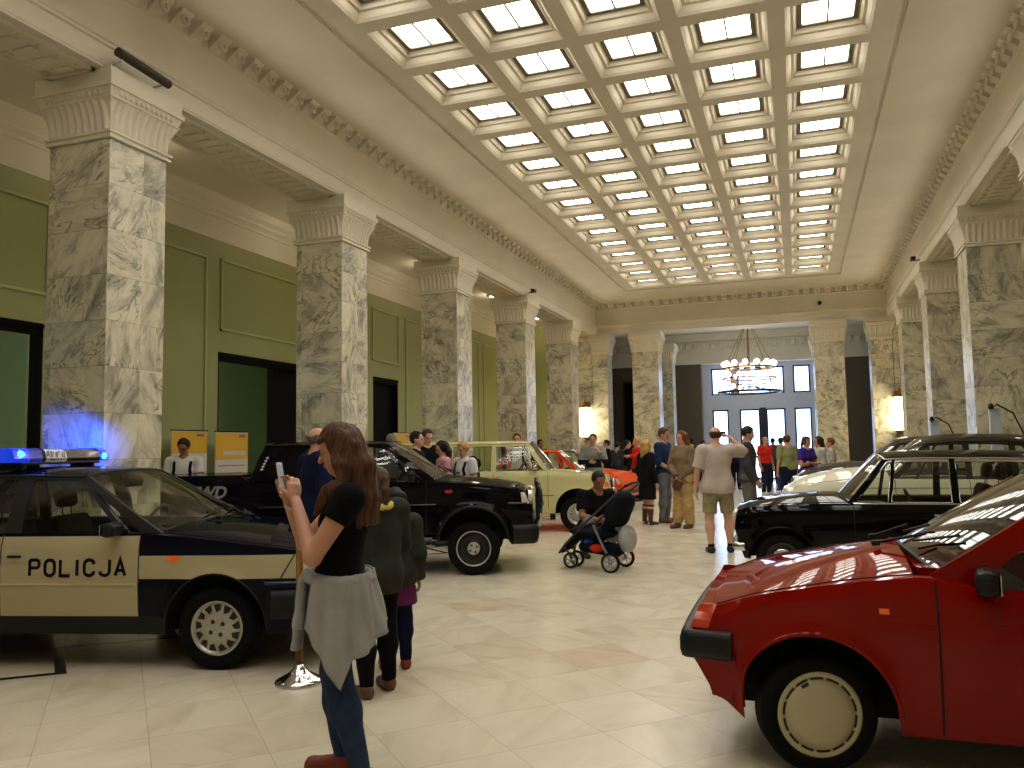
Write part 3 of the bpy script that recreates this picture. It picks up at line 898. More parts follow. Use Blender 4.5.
    for s in (1, -1):
        rows = []
        for x in X:
            if sp['deck']-1e-6 <= x <= sp['cowl']+1e-6:
                yb = yside(x, belt(x)); z = belt(x)
                rows.append([(x, s*yb, z), (x, s*(yb-0.02), z+0.008), (x, s*(yb-0.07), z-0.01), (x, s*(yb-0.09), zb+0.1)])
        mb.grid(rows)
    mb.build('waistline', P['body'], root)
    # nose and tail faces
    for nm, xe, col in (('nose_panel', xn, cols[-1]), ('tail_panel', xt, cols[0])):
        rows = []
        yb = yside(xe, belt(xe)); zt = top(xe); zb_ = belt(xe)
        for j, t in enumerate(tt):
            zl = zlow(xe); z = zl+t*(zb_-zl); y = yside(xe, z)
            rows.append([warp(xe, y*u, z+(t**3)*(zt-zb_)*hc(1-abs(u))) for u in (-1, -0.96, -0.9, -0.8, -0.65, -0.45, -0.2, 0, 0.2, 0.45, 0.65, 0.8, 0.9, 0.96, 1)])
        MB().grid(rows).build(nm, P['body'], root)
    # wheel arch lips
    for s in (1, -1):
        for xc in (0.0, xr):
            pts = []
            for k in range(25):
                a = PI*k/24
                x = xc+Ra*math.cos(a); z = max(zb, zc+Ra*math.sin(a))
                y = yside(x, z)
                pts.append(warp(x, s*(y-0.004), z))
            MB().tube(pts, g('lip_r', 0.008), 6).build('wheel_arch_lip', P.get('lip', P['body']), root)
    # underbody with wheel wells
    mb = MB()
    mb.box(xt+0.25, xn-0.3, -(Wd-0.33), Wd-0.33, zb-0.02, zb+0.12)
    mb.box(xr+Ra+0.02, -Ra-0.02, -(Wd-0.10), Wd-0.10, zb+0.005, zb+0.08)
    mb.box(Ra+0.02, xn-0.22, -(Wd*0.8), Wd*0.8, zb+0.03+g('chin', 0.0), zb+0.1+g('chin', 0.0)) if xn-0.24 > Ra+0.02 else None
    mb.box(xt+0.25, xr-Ra-0.02, -(Wd*0.85), Wd*0.85, zb+0.05, zb+0.12)
    for xc in (0.0, xr):
        for s in (1, -1):
            y0, y1 = s*(Wd*0.955), s*(Wd-0.36)
            rows = [[(xc+(Ra+0.012)*math.cos(PI*k/16), yy, zc+(Ra+0.012)*math.sin(PI*k/16)) for k in range(17)] for yy in (y0, y1)]
            mb.grid(rows)
            mb.add([(xc+(Ra+0.012)*math.cos(PI*k/16), y1, zc+(Ra+0.012)*math.sin(PI*k/16)) for k in range(17)]+[(xc-Ra-.012, y1, zb), (xc+Ra+.012, y1, zb)], [tuple(list(range(17))+[17, 18])])
            for e in (-1, 1):
                zx = g('chin', 0.0) if (xc == 0 and e > 0) else 0.0
                if xc == 0 and e > 0: continue
                mb.add([(xc+e*(Ra+0.012), y0, zc), (xc+e*(Ra+0.012), y1, zc), (xc+e*(Ra+0.012), y1, zb+zx), (xc+e*(Ra+0.012), y0, zb+zx)], [(0, 1, 2, 3)])
        mb.tube([(xc, -(Wd-0.2), zc), (xc, Wd-0.2, zc)], 0.035, 8)
    mb.build('underbody', UNDER, root)
    # greenhouse ------------------------------------------------------
    zr, Wr = sp['zr'], sp['Wr']
    xA, xfr, xrr, xC = sp['xA'], sp['xfr'], sp['xrr'], sp['xC']
    crown = g('crown', 0.05)
    zroof = lambda x: zr+smooth_interp(g('roofline', [(0, 0)]), x, 0.08)
    wr = lambda x: Wr*interp(g('roofplan', [(0, 1.0)]), x)
    roofm = P.get('roof', P['body'])
    def gh(xb_, xt_, t, off=0.0):
        """outer point of the cabin side at fraction t from waist to roof edge"""
        b = Vector((xb_, yg(xb_)-0.005, belt(xb_)+0.004)); a = Vector((xt_, wr(xt_), zroof(xt_)))
        p = b.lerp(a, t); p.y += 0.022*math.sin(PI*t)+off
        return p
    rows = []
    nx = 22
    for i in range(nx+1):
        x = xfr+(xrr-xfr)*i/nx
        w_ = wr(x)
        row = []
        for u in (-1, -0.985, -0.95, -0.88, -0.75, -0.5, -0.25, 0, 0.25, 0.5, 0.75, 0.88, 0.95, 0.985, 1):
            fr_ = g('rbow', 0.06)*(1-u*u)*(1 if i < nx/2 else -1)*abs(1-2*i/nx)**3
            edge = 1-abs(u)**3.2
            endf = 1-0.35*(abs(1-2*i/nx)**6)
            row.append((x+fr_, u*w_, zroof(x)+crown*edge*endf+0.004))
        rows.append(row)
    mb = MB(); mb.grid(rows)
    rows2 = [[(p[0], p[1]*0.985, p[2]-0.022) for p in r_] for r_ in rows]
    mb.grid(rows2, 0, True, True)
    mb.build('roof', roofm, root)
    # roof gutter
    for s in (1, -1):
        pts = [(x, s*(wr(x)+0.006), zroof(x)) for x in [xfr+(xrr-xfr)*i/nx for i in range(nx+1)]]
        MB().tube(pts, 0.010, 6).build('roof_gutter', P.get('gutter', P['body']), root)
    wt = g('wt', 0.90)
    pil = sp['pillars']    # list of (bottom x front, bottom x rear, top x front, top x rear)
    for s in (1, -1):
        for (b0, b1, t0, t1) in pil:
            mb = MB(); rows = []
            for k in range(7):
                t = k/6
                a, b = gh(b0, t0, t), gh(b1, t1, t)
                a2, b2 = a-Vector((0.0, 0.035, 0)), b-Vector((0.0, 0.035, 0))
                rows.append([(p.x, s*p.y, p.z) for p in (a, b, b2, a2, a)])
            mb.grid(rows, 0, False); mb.build('pillar', P.get('pillar', P['body']), root)
        for i in range(len(pil)-1):
            bA, bB, tA, tB = pil[i][1], pil[i+1][0], pil[i][3], pil[i+1][2]
            bm_ = P.get('rail', P['body'])
            rows = []
            for k in range(9):
                f = k/8
                bb, tb = bA+(bB-bA)*f, tA+(tB-tA)*f
                p0, p1 = gh(bb, tb, wt), gh(bb, tb, 1.0)
                rows.append([(p0.x, s*p0.y, p0.z), (p1.x, s*p1.y, p1.z), (p1.x, s*(p1.y-0.03), p1.z), (p0.x, s*(p0.y-0.03), p0.z)])
            MB().grid(rows, 0, False).build('window_rail', bm_, root)
            rows = []
            for k in range(5):
                f = k/4
                bb, tb = bA+(bB-bA)*f, tA+(tB-tA)*f
                rows.append([(lambda p: (p.x, s*p.y, p.z))(gh(bb, tb, t, -0.014)) for t in (0.0, wt*0.35, wt*0.7, wt)])
            MB().grid(rows).build('side_window', g('glass', GLASS), root)
            if g('gasket'):
                c = [gh(bA, tA, 0.02, 0.004), gh(bB, tB, 0.02, 0.004), gh(bB, tB, wt, 0.004), gh(bA, tA, wt, 0.004)]
                MB().tube([(p.x, s*p.y, p.z) for p in c], 0.008, 5, closed=True).build('window_surround', g('gasket'), root)
    # windscreen and rear window
    bw = g('wbow', 0.10)
    def screen(nm, xb_, xtp, sg, mirror=True):
        zb0 = belt(xb_)+0.004; y0 = yg(xb_)-0.02; y1 = wr(xtp)-0.01
        rows = []
        us = [-1+2*k/10 for k in range(11)]
        for k in range(7):
            t = k/6
            row = []
            for u in us:
                xb2 = xb_+sg*bw*(1-u*u); xt2 = xtp+sg*g('rbow', 0.06)*(1-u*u)
                zb2 = zb0+(top(xb2)-zb0)*max(0, 1-abs(u)**2)*0.9 if nm == 'windscreen' or g('notch') else zb0
                zt2 = zroof(xtp)+crown*(1-abs(u)**3.2)*0.65
                row.append((xb2+(xt2-xb2)*t+sg*0.02*math.sin(PI*t), u*(y0+(y1-y0)*t), zb2+(zt2-zb2)*t))
            rows.append(row)
        MB().grid(rows).build(nm, g('glass', GLASS), root)
        edge = rows[0]+[r_[-1] for r_ in rows[1:]]+rows[-1][::-1][1:]+[r_[0] for r_ in rows[::-1][1:-1]]
        MB().tube(edge, 0.012, 6, closed=True).build(nm+'_frame', g('wframe', BLACKP), root)
        return rows
    ws = screen('windscreen', xA, xfr, 1)
    screen('rear_window', xC, xrr, -1)
    # interior
    tr = MB()
    zin = zb+0.12
    cab0, cab1 = xC+0.1, xA-0.05
    seatm = g('seatm', SEATM)
    dash = MB(); dz = belt(xA)-0.02
    dash.box(xA-0.42, xA+0.02, -(Wd-0.16), Wd-0.16, dz-0.28, dz-0.03, 0, 0.04); dash.build('dashboard', BLACKP, root)
    s_wheel_y = 0.36
    mb = MB(); cc = Vector((xA-0.62, s_wheel_y, dz-0.02)); pts = []
    for k in range(20):
        a = 2*PI*k/20
        pts.append(cc+Vector((0.19*math.sin(a)*0.42, 0.19*math.cos(a), 0.19*math.sin(a)*0.9)))
    mb.tube(pts, 0.013, 6, closed=True); mb.tube([cc, cc+Vector((0.25, 0, -0.12))], 0.02, 6)
    mb.tube([pts[0], cc, pts[10]], 0.012, 6); mb.build('steering_wheel', BLACKP, root)
    fs = g('seat_x', xA-1.15)
    def seat(x, y, w_):
        m_ = MB()
        m_.box(x-0.12, x+0.42, y-w_/2, y+w_/2, zin+0.04, zin+0.20, 0, 0.06)
        M4 = Matrix.Translation((x-0.2, y, zin+0.40)) @ Matrix.Rotation(R(-16), 4, 'Y')
        m_.xbox(M4, 0.12, w_, 0.50, 0, 0.05)
        o_ = m_.build('seat', seatm, root)
        if w_ < 0.8:
            h_ = MB()
            M4 = Matrix.Translation((x-0.29, y, zin+0.785)) @ Matrix.Rotation(R(-12), 4, 'Y')
            h_.xbox(M4, 0.09, w_*0.5, 0.16, 0, 0.04); h_.tube([(x-0.27, y-0.06, zin+0.60), (x-0.285, y-0.06, zin+0.76)], 0.006, 5); h_.tube([(x-0.27, y+0.06, zin+0.60), (x-0.285, y+0.06, zin+0.76)], 0.006, 5)
            h_.build('headrest', seatm, root)
    seat(fs, 0.36, 0.48); seat(fs, -0.36, 0.48)
    if g('rear_seat', True): seat(fs-0.95, 0, 1.15)
    mb = MB(); mb.box(cab0, cab1, -(Wd-0.12), Wd-0.12, zb+0.09, zb+0.13); mb.build('cabin_floor', UNDER, root)
    # wheels
    ww = g('tw', 0.18)
    for s in (1, -1):
        for xc in (0.0, xr):
            wheel_mesh(sp['wheel'], root, Rt, ww, sp['Rr'], s, xc, Rt, g('steer', 0.0) if xc == 0 else 0.0, s*(Wd-ww/2-g('winset', 0.03)))
    sp['_'] = dict(root=root, sp3=sp3, yside=yside, belt=belt, top=top, warp=warp, gh=gh, zroof=zroof, wr=wr, yg=yg, ws=ws, X=X, zlow=zlow)
    # door seams
    for s in (1, -1):
        for d in doors:
            z0 = max(zlow(d)+0.02, sill)
            pts = [sp3(d, z0+(belt(d)-0.005-z0)*k/10, s, 0.0) for k in range(11)]
            MB().tube(pts, 0.0045, 5).build('panel_gap', SEAMM, root)
        if g('hood_seam', True):
            xs_ = [x for x in X if sp['cowl'] <= x <= xn-0.06]
            pts = [warp(x, s*yside(x, belt(x))*(1-0.06), belt(x)+(top(x)-belt(x))*hc(0.06)+0.001) for x in xs_]
            MB().tube(pts, 0.0035, 5).build('panel_gap', SEAMM, root)
    return root
def side_patch(sp, nm, m_, x0, x1, z0, z1, s=1, off=0.006, thick=0.012, nx=6, nzz=3, rnd=0.0, sub=None):
    """a small raised piece lying on the car's side"""
    A = sp['_']; rows = []
    for i in range(nx+1):
        x = x0+(x1-x0)*i/nx
        rows.append([A['sp3'](x, z0+(z1-z0)*j/nzz, s, off) for j in range(nzz+1)])
    mb = MB(); mb.grid(rows, 0, False)
    inn = [[(p[0], p[1]-s*(off+thick), p[2]) for p in r_] for r_ in rows]
    def edge(a, b): mb.grid([a, b], 0, False)
    edge(rows[0], inn[0]); edge(rows[-1], inn[-1]); edge([r_[0] for r_ in rows], [r_[0] for r_ in inn]); edge([r_[-1] for r_ in rows], [r_[-1] for r_ in inn])
    return mb.build(nm, m_, sub or A['root'])
def side_strip(sp, nm, m_, pts, s=1, r=0.006, off=0.002):
    A = sp['_']
    P_ = []
    for (a, b) in zip(pts, pts[1:]):
        for k in range(8): P_.append((a[0]+(b[0]-a[0])*k/8, a[1]+(b[1]-a[1])*k/8))
    P_.append(pts[-1])
    return MB().tube([A['sp3'](x, z, s, off) for x, z in P_], r, 6).build(nm, m_, A['root'])
def bumper(sp, nm, m_, z0, z1, xback, thick=0.09, out=0.05, rear=False, cap=None, ylim=1.0):
    """bar round the nose (or tail) with swept ends"""
    A = sp['_']; Wd = sp['W']; xe = sp['xt'] if rear else sp['xn']; sg = -1 if rear else 1
    path = []
    zc_ = (z0+z1)/2
    ye = A['yside'](xe, max(zc_, sp['zb']+0.02))
    ex = A['warp'](xe, 0, zc_)[0]
    n = 10
    side = []
    for k in range(n+1):      # along the flank
        x = xback+(xe-xback)*k/n
        p = A['warp'](x, A['yside'](x, max(zc_, sp['zb']+0.02))+out*0.6, zc_)
        side.append((p[0]+sg*out*(k/n)**3, p[1]))
    front = []
    for k in range(1, 8):
        u = 1-k/8
        p = A['warp'](xe, ye*u, zc_)
        front.append((p[0]+sg*out, p[1]*1.0))
    half = side+front
    full = half+[(A['warp'](xe, 0, zc_)[0]+sg*out, 0)]+[(x, -y) for x, y in reversed(half)]
    # rounded cross-section swept along the plan curve
    h = (z1-z0)/2
    cs = [(-thick*0.5, -h*0.8), (-0.0, -h), (thick*0.3, -h*0.85), (thick*0.42, -h*0.4), (thick*0.42, h*0.4), (thick*0.3, h*0.85), (0.0, h), (-thick*0.5, h*0.8)]
    rows = []
    N = len(full)
    for i, (x, y) in enumerate(full):
        a = full[max(0, i-1)]; b = full[min(N-1, i+1)]
        t = Vector((b[0]-a[0], b[1]-a[1])); t.normalize(); nrm = Vector((t.y, -t.x))*sg
        if nrm.dot(Vector((x-(0.0 if not rear else sp['xr']), y))) < 0: nrm = -nrm
        rows.append([(x+nrm.x*c[0], y+nrm.y*c[0], zc_+c[1]) for c in cs+[cs[0]]])
    mb = MB(); mb.grid(rows)
    mb.add(rows[0][:-1], [tuple(range(len(cs)))]); mb.add(rows[-1][:-1], [tuple(range(len(cs)))])
    return mb.build(nm, m_, A['root'])
def mirror(sp, s, x, z, m_=None, w=0.20, h=0.12, outy=0.10):
    A = sp['_']; y = A['yg'](x)
    o = MB(); M4 = Matrix.Translation((x, s*(y+outy+w/2*0.6), z)) @ Matrix.Rotation(s*R(-8), 4, 'Z')
    o.xbox(M4, 0.09, w, h, 0, 0.03)
    o.tube([(x+0.02, s*(y-0.01), z-0.02), (x+0.01, s*(y+outy), z-0.01)], 0.022, 6)
    ob = o.build('mirror', m_ or BLACKP, A['root'])
    g_ = MB(); g_.xbox(M4 @ Matrix.Translation((-0.048, 0, 0)), 0.004, w*0.86, h*0.76, 0, 0); g_.build('mirror_glass', CHROME, ob)
    return ob
def wiper(sp, y0, y1, t0=0.02, t1=0.25):
    A = sp['_']; ws = A['ws']
    def on(u, t, lift):
        i = (u+1)/2*10; a = int(min(9, max(0, i))); f = i-a; k = t*6; b = int(min(5, k)); e = k-b
        p = Vector(ws[b][a]).lerp(Vector(ws[b][a+1]), f).lerp(Vector(ws[b+1][a]).lerp(Vector(ws[b+1][a+1]), f), e)
        return p+Vector((lift, 0, lift))
    r0 = on(y0, 0.0, 0.03)
    piv = Vector((r0.x+0.10, r0.y, r0.z-0.01))
    mid = on((y0+y1)/2, (t0+t1)/2, 0.035)
    mb = MB(); mb.tube([piv, mid], 0.008, 6); mb.tube([on(y0*0.75+y1*0.25, t0+0.03, 0.018), on(y1, t1, 0.018)], 0.007, 6)
    mb.box(piv.x-0.02, piv.x+0.02, piv.y-0.02, piv.y+0.02, piv.z-0.015, piv.z+0.012, 0, 0.005)
    return mb.build('wiper', BLACKP, A['root'])
def text_obj(txt, size, m_, parent, M4, bold=0.0, sx=1.0, shear=0.0, name='lettering', extrude=0.001, align='CENTER'):
    cu = bpy.data.curves.new(name, 'FONT'); cu.body = txt; cu.size = size; cu.offset = bold; cu.shear = shear
    cu.extrude = extrude; cu.align_x = align; cu.resolution_u = 3
    t = bpy.data.objects.new(name+'_c', cu); C.objects.link(t)
    dg = bpy.context.evaluated_depsgraph_get()
    me = bpy.data.meshes.new_from_object(t.evaluated_get(dg)); me.name = name
    C.objects.unlink(t); bpy.data.objects.remove(t)
    me.transform(M4 @ Matrix.Diagonal((sx, 1, 1, 1)))
    me.materials.clear(); me.materials.append(m_)
    o = bpy.data.objects.new(name, me); C.objects.link(o)
    if parent: o.parent = parent
    return o
def side_text(sp, txt, xc, zc_, size, m_, s, bold=0.0, sx=1.0, shear=0.0, off=0.005):
    """letters lying on the flank, readable from outside"""
    A = sp['_']; p = A['sp3'](xc, zc_, s, off)
    # right flank (s=-1): reading direction is +x; left flank: -x
    xd = Vector((1, 0, 0)) if s < 0 else Vector((-1, 0, 0))
    q0 = Vector(A['sp3'](xc, zc_-size*0.4, s, off)); q1 = Vector(A['sp3'](xc, zc_+size*0.4, s, off)); yd = (q1-q0).normalized()
    zd = xd.cross(yd)
    M4 = Matrix((xd, yd, zd)).transposed().to_4x4(); M4.translation = Vector(p)-yd*size*0.35
    return text_obj(txt, size, m_, A['root'], M4, bold, sx, shear)

def stroke_word(word, H, Wl, gap, t, m_, parent, M4, name='lettering'):
    """square-shouldered block letters drawn as ribbons of thickness t; origin at the word's lower left"""
    q = 0.16
    ar = lambda cx, cy, rx, ry, a0, a1, n=6: [(cx+rx*math.cos(R(a0+(a1-a0)*k/n)), cy+ry*math.sin(R(a0+(a1-a0)*k/n))) for k in range(n+1)]
    L = {'P': [[(0, 0), (0, 1)], [(0, 1)]+ar(0.72, 0.75, 0.28, 0.25, 90, -90)+[(0, 0.5)]],
         'O': [ar(0.5, 0.72, 0.5, 0.28, 180, 0)+ar(0.5, 0.28, 0.5, 0.28, 0, -180)+[(0, 0.72)]],
         'L': [[(0, 1), (0, 0), (1, 0)]], 'I': [[(0.5, 0), (0.5, 1)]],
         'C': [ar(0.5, 0.72, 0.5, 0.28, 0, 180)+ar(0.5, 0.28, 0.5, 0.28, 180, 360)],
         'J': [[(1, 1)]+ar(0.5, 0.28, 0.5, 0.28, 0, -180)],
         'A': [[(0, 0), (0.5, 1), (1, 0)], [(0.18, 0.32), (0.82, 0.32)]]}
    mb = MB(); x0 = 0
    for ch in word:
        w = Wl if ch != 'I' else Wl*0.3
        for pl in L[ch]:
            P_ = [(x0+p[0]*w, p[1]*(H-t)+t/2) for p in pl]
            n = len(P_); rows = []
            for i, p in enumerate(P_):
                a, b = P_[max(0, i-1)], P_[min(n-1, i+1)]
                d1 = Vector((p[0]-a[0], p[1]-a[1])); d2 = Vector((b[0]-p[0], b[1]-p[1]))
                if d1.length < 1e-6: d1 = d2
                if d2.length < 1e-6: d2 = d1
                d1.normalize(); d2.normalize()
                n1 = Vector((-d1.y, d1.x)); n2 = Vector((-d2.y, d2.x)); nn = (n1+n2)
                nn = nn.normalized()/max(0.35, nn.normalized().dot(n1)) if nn.length > 1e-3 else n1
                rows.append([(p[0]+nn.x*t/2, p[1]+nn.y*t/2, 0), (p[0]-nn.x*t/2, p[1]-nn.y*t/2, 0)])
            mb.grid(rows, 0, False)
        x0 += w+gap+t
    mb.v = [tuple(M4 @ Vector(v)) for v in mb.v]
    return mb.build(name, m_, parent, normals=False)
# ---------------------------------------------------------------- police car
NAVY = paint('navy paint', rgb(6, 9, 24), coat=0.6)
def zone_paint(name, base, stripe, zr_):
    """two-tone paint: stripe colour between given heights of the car's own frame"""
    m = paint(name, base, coat=0.5)
    b = m.node_tree.nodes['Principled BSDF']
    tc = nd(m, 'ShaderNodeTexCoord'); sp_ = nd(m, 'ShaderNodeSeparateXYZ'); lk(m, tc.outputs['Object'], sp_.inputs[0])
    f = mathn(m, 'MULTIPLY', mathn(m, 'GREATER_THAN', sp_.outputs[2], zr_[0]), mathn(m, 'LESS_THAN', sp_.outputs[2], zr_[1]))
    lk(m, mixc(m, f, base, stripe), b.inputs['Base Color'])
    return m
PWHITE = rgb(176, 165, 130)
pol = dict(name='police_car', label='navy and cream police car with blue light bar, lettered doors', loc=(-4.073, 5.516, 0), rz=R(14),
    xn=0.78, xt=-3.48, W=0.82, zb=0.24, xr=-2.51, Ra=0.365, zc=0.30, Rt=0.285, Rr=0.19, tw=0.175,
    belt=[(-3.5, 0.90), (-2.8, 0.945), (-0.6, 0.945), (-0.3, 0.925), (0.3, 0.855), (0.8, 0.79)],
    top=[(-3.5, 0.93), (-3.0, 0.97), (-0.5, 1.01), (-0.1, 0.975), (0.4, 0.90), (0.8, 0.82)],
    sec=[(0, 0.93), (0.08, 0.965), (0.3, 0.985), (0.42, 0.99), (0.44, 1.0), (0.5, 1.0), (0.52, 0.985), (0.62, 1.0), (0.9, 0.985), (1.0, 0.955)],
    plan=[(-3.5, 0.93), (-3.0, 0.98), (-2.5, 1.0), (0.3, 1.0), (0.6, 0.97), (0.8, 0.93)],
    lean=[(0.2, 0.05), (0.4, 0.0), (0.6, 0.02), (0.85, 0.08)], tlean=[(0.2, 0.05), (0.5, 0.0), (0.95, 0.12)], nz=0.2,
    cowl=-0.42, deck=-3.2, doors=[-2.45, -1.60, -0.56], sill=0.36, chin=0.06, flare=0.012,
    zr=1.355, Wr=0.57, xA=-0.47, xfr=-1.13, xrr=-2.55, xC=-3.15, crown=0.055, wt=0.93, roofline=[(-3, -0.05), (-2.3, -0.005), (-1.6, 0.01), (-1.1, -0.01)],
    pillars=[(-0.42, -0.56, -1.10, -1.17), (-0.68, -0.73, -1.13, -1.18), (-1.50, -1.62, -1.52, -1.64), (-2.30, -2.40, -2.25, -2.33), (-2.95, -3.18, -2.48, -2.58)],
    wheel='polonez', paints=dict(body=NAVY, front=zone_paint('police fender paint', rgb(6, 9, 24), PWHITE, (0.632, 0.792)), door=zone_paint('police door paint', rgb(6, 9, 24), PWHITE, (0.362, 0.93)),
    rear=zone_paint('police rear paint', rgb(6, 9, 24), PWHITE, (0.362, 0.93)), pillar=TRIMDK, lip=BLACKP, rail=TRIMDK, gutter=TRIMDK, sill=BLACKP), wt_=1)
build_car(pol); A = pol['_']; pr = A['root']
for s in (-1, 1):
    xd = Vector((1, 0, 0)) if s < 0 else Vector((-1, 0, 0))
    xs0 = -1.372 if s < 0 else -0.637
    q0 = Vector(pol['_']['sp3'](-1.0, 0.643, s, 0.005)); q1 = Vector(pol['_']['sp3'](-1.0, 0.779, s, 0.005)); yd = (q1-q0).normalized()
    M4 = Matrix((xd, yd, xd.cross(yd))).transposed().to_4x4(); M4.translation = Vector((xs0, q0.y, 0.645))
    stroke_word('POLICJA', 0.134, 0.072, 0.020, 0.0235, NAVY, pr, M4)
    side_patch(pol, 'indicator', ORANGE, -0.345, -0.265, 0.755, 0.79, s, 0.012)
    side_patch(pol, 'handle_plate', mat('cream plastic', PWHITE, 0.4), -1.56, -1.40, 0.755, 0.83, s, 0.006)
    side_patch(pol, 'door_handle', BLACKP, -1.54, -1.44, 0.785, 0.80, s, 0.018)
    side_strip(pol, 'body_crease', NAVY, [(-0.36-0.02, 0.60), (-0.56, 0.60)], s, 0.004)
    side_strip(pol, 'side_moulding', mat('navy moulding', rgb(24, 34, 80), 0.2, coat=0.6), [(0.36, 0.60), (0.74, 0.60)], s, 0.014)
    side_strip(pol, 'door_crease', mat('cream plastic', PWHITE, 0.4), [(-2.1, 0.592), (-0.58, 0.592)], s, 0.010, -0.002)
    mirror(pol, s, -0.72, 0.985, None, 0.22, 0.10, 0.06)
    side_patch(pol, 'headlamp', LENS, 0.66, 0.765, 0.64, 0.77, s, 0.003)
    side_strip(pol, 'panel_gap', SEAMM, [(0.47, 0.635), (0.56, 0.79)], s, 0.004)
bumper(pol, 'front_bumper', BLACKP, 0.36, 0.56, 0.42, 0.10, 0.05)
bumper(pol, 'rear_bumper', BLACKP, 0.36, 0.56, -3.0, 0.10, 0.05, rear=True)
wiper(pol, -0.3, 0.35, 0.05, 0.12); wiper(pol, 0.25, 0.85, 0.04, 0.12)
MB().box(0.74, 0.775, -0.5, 0.5, 0.62, 0.76).build('grille', BLACKP, pr)
MB().xbox(Matrix.Translation((-1.08, 0.0, 1.285)), 0.04, 0.24, 0.075, 0, 0.02).build('rear_view_mirror', BLACKP, pr)
# light bar across the roof
lb = empty('light_bar', (-1.80, -0.03, 1.44)); lb.parent = pr
MB().box(-0.13, 0.13, -0.50, 0.50, 0.0, 0.02, 0, 0.008).box(-0.1, 0.1, -0.46, -0.42, -0.04, 0.0).box(-0.1, 0.1, 0.42, 0.46, -0.04, 0.0).build('base', BLACKP, lb)
BLUEL = mat('blue lamp dome', rgb(10, 40, 200), 0.1, coat=0.8, emit=(0.01, 0.07, 1.0, 1), es=0.5)
BLUEH = mat('blue beacon', rgb(60, 140, 255), 0.1, emit=(0.02, 0.22, 1.0, 1), es=9.0)
DKRED = mat('dark maroon cover', rgb(40, 14, 16), 0.12, coat=0.8)
def barseg(y0, y1, m_, nm, h=0.11):
    pr_ = [(0.12, 0.0), (0.13, 0.03), (0.115, h-0.02), (0.08, h), (-0.08, h), (-0.115, h-0.02), (-0.13, 0.03), (-0.12, 0.0)]
    mb = MB(); vs = [(p[0], y0, p[1]+0.02) for p in pr_]+[(p[0], y1, p[1]+0.02) for p in pr_]; n = len(pr_)
    mb.add(vs, [(i, (i+1) % n, n+(i+1) % n, n+i) for i in range(n)]+[tuple(range(n)), tuple(range(2*n-1, n-1, -1))]); return mb.build(nm, m_, lb)

barseg(-0.58, -0.40, BLUEL, 'beacon_dome'); barseg(-0.40, -0.26, mat('blue dome dark', rgb(8, 14, 90), 0.1, coat=0.8, emit=(0.01, 0.03, 0.8, 1), es=0.25), 'beacon_dome')
barseg(-0.26, -0.22, BLACKP, 'bar_cover'); barseg(-0.22, 0.04, mat('white plate', rgb(225, 225, 225), 0.4), 'name_plate', 0.10)
barseg(0.04, 0.50, DKRED, 'bar_cover', 0.10); barseg(0.50, 0.60, BLUEL, 'beacon_dome')
MB().ell((0.03, -0.50, 0.080), (0.112, 0.075, 0.050)).build('beacon', BLUEH, lb)
MB().ell((0.136, 0.545, 0.06), (0.012, 0.03, 0.03)).build('beacon', BLUEH, lb)
M4 = Matrix(((0, 0, 1, 0.1285), (1, 0, 0, 0.02), (0, 1, 0, 0.042), (0, 0, 0, 1)))
stroke_word('POLICJA', 0.074, 0.021, 0.007, 0.0085, BLACKM, lb, Matrix(((0, 0, 1, 0.1285), (1, 0, 0, -0.212), (0, 1, 0, 0.034), (0, 0, 0, 1))))
def spot(name, loc, tgt, power, color, size, blend=1.0, rad=0.03):
    d = bpy.data.lights.new(name, 'SPOT'); d.energy = power; d.color = color; d.spot_size = R(size); d.spot_blend = blend; d.shadow_soft_size = rad
    o = bpy.data.objects.new(name, d); C.objects.link(o); o.location = loc
    o.rotation_euler = (Vector(tgt)-Vector(loc)).to_track_quat('-Z', 'Y').to_euler(); return o
spot('beacon_light', (-5.93, 5.60, 1.63), (-7.15, 6.50, 1.63), BEACON, (0.01, 0.08, 1.0), 34)
spot('beacon_light', (-5.93, 5.60, 1.63), (-6.85, 6.50, 1.60), BEACON*0.6, (0.01, 0.08, 1.0), 30)
point_light('beacon_glow', (-5.6, 4.62, 1.68), 3, (0.03, 0.2, 1.0), 0.04)

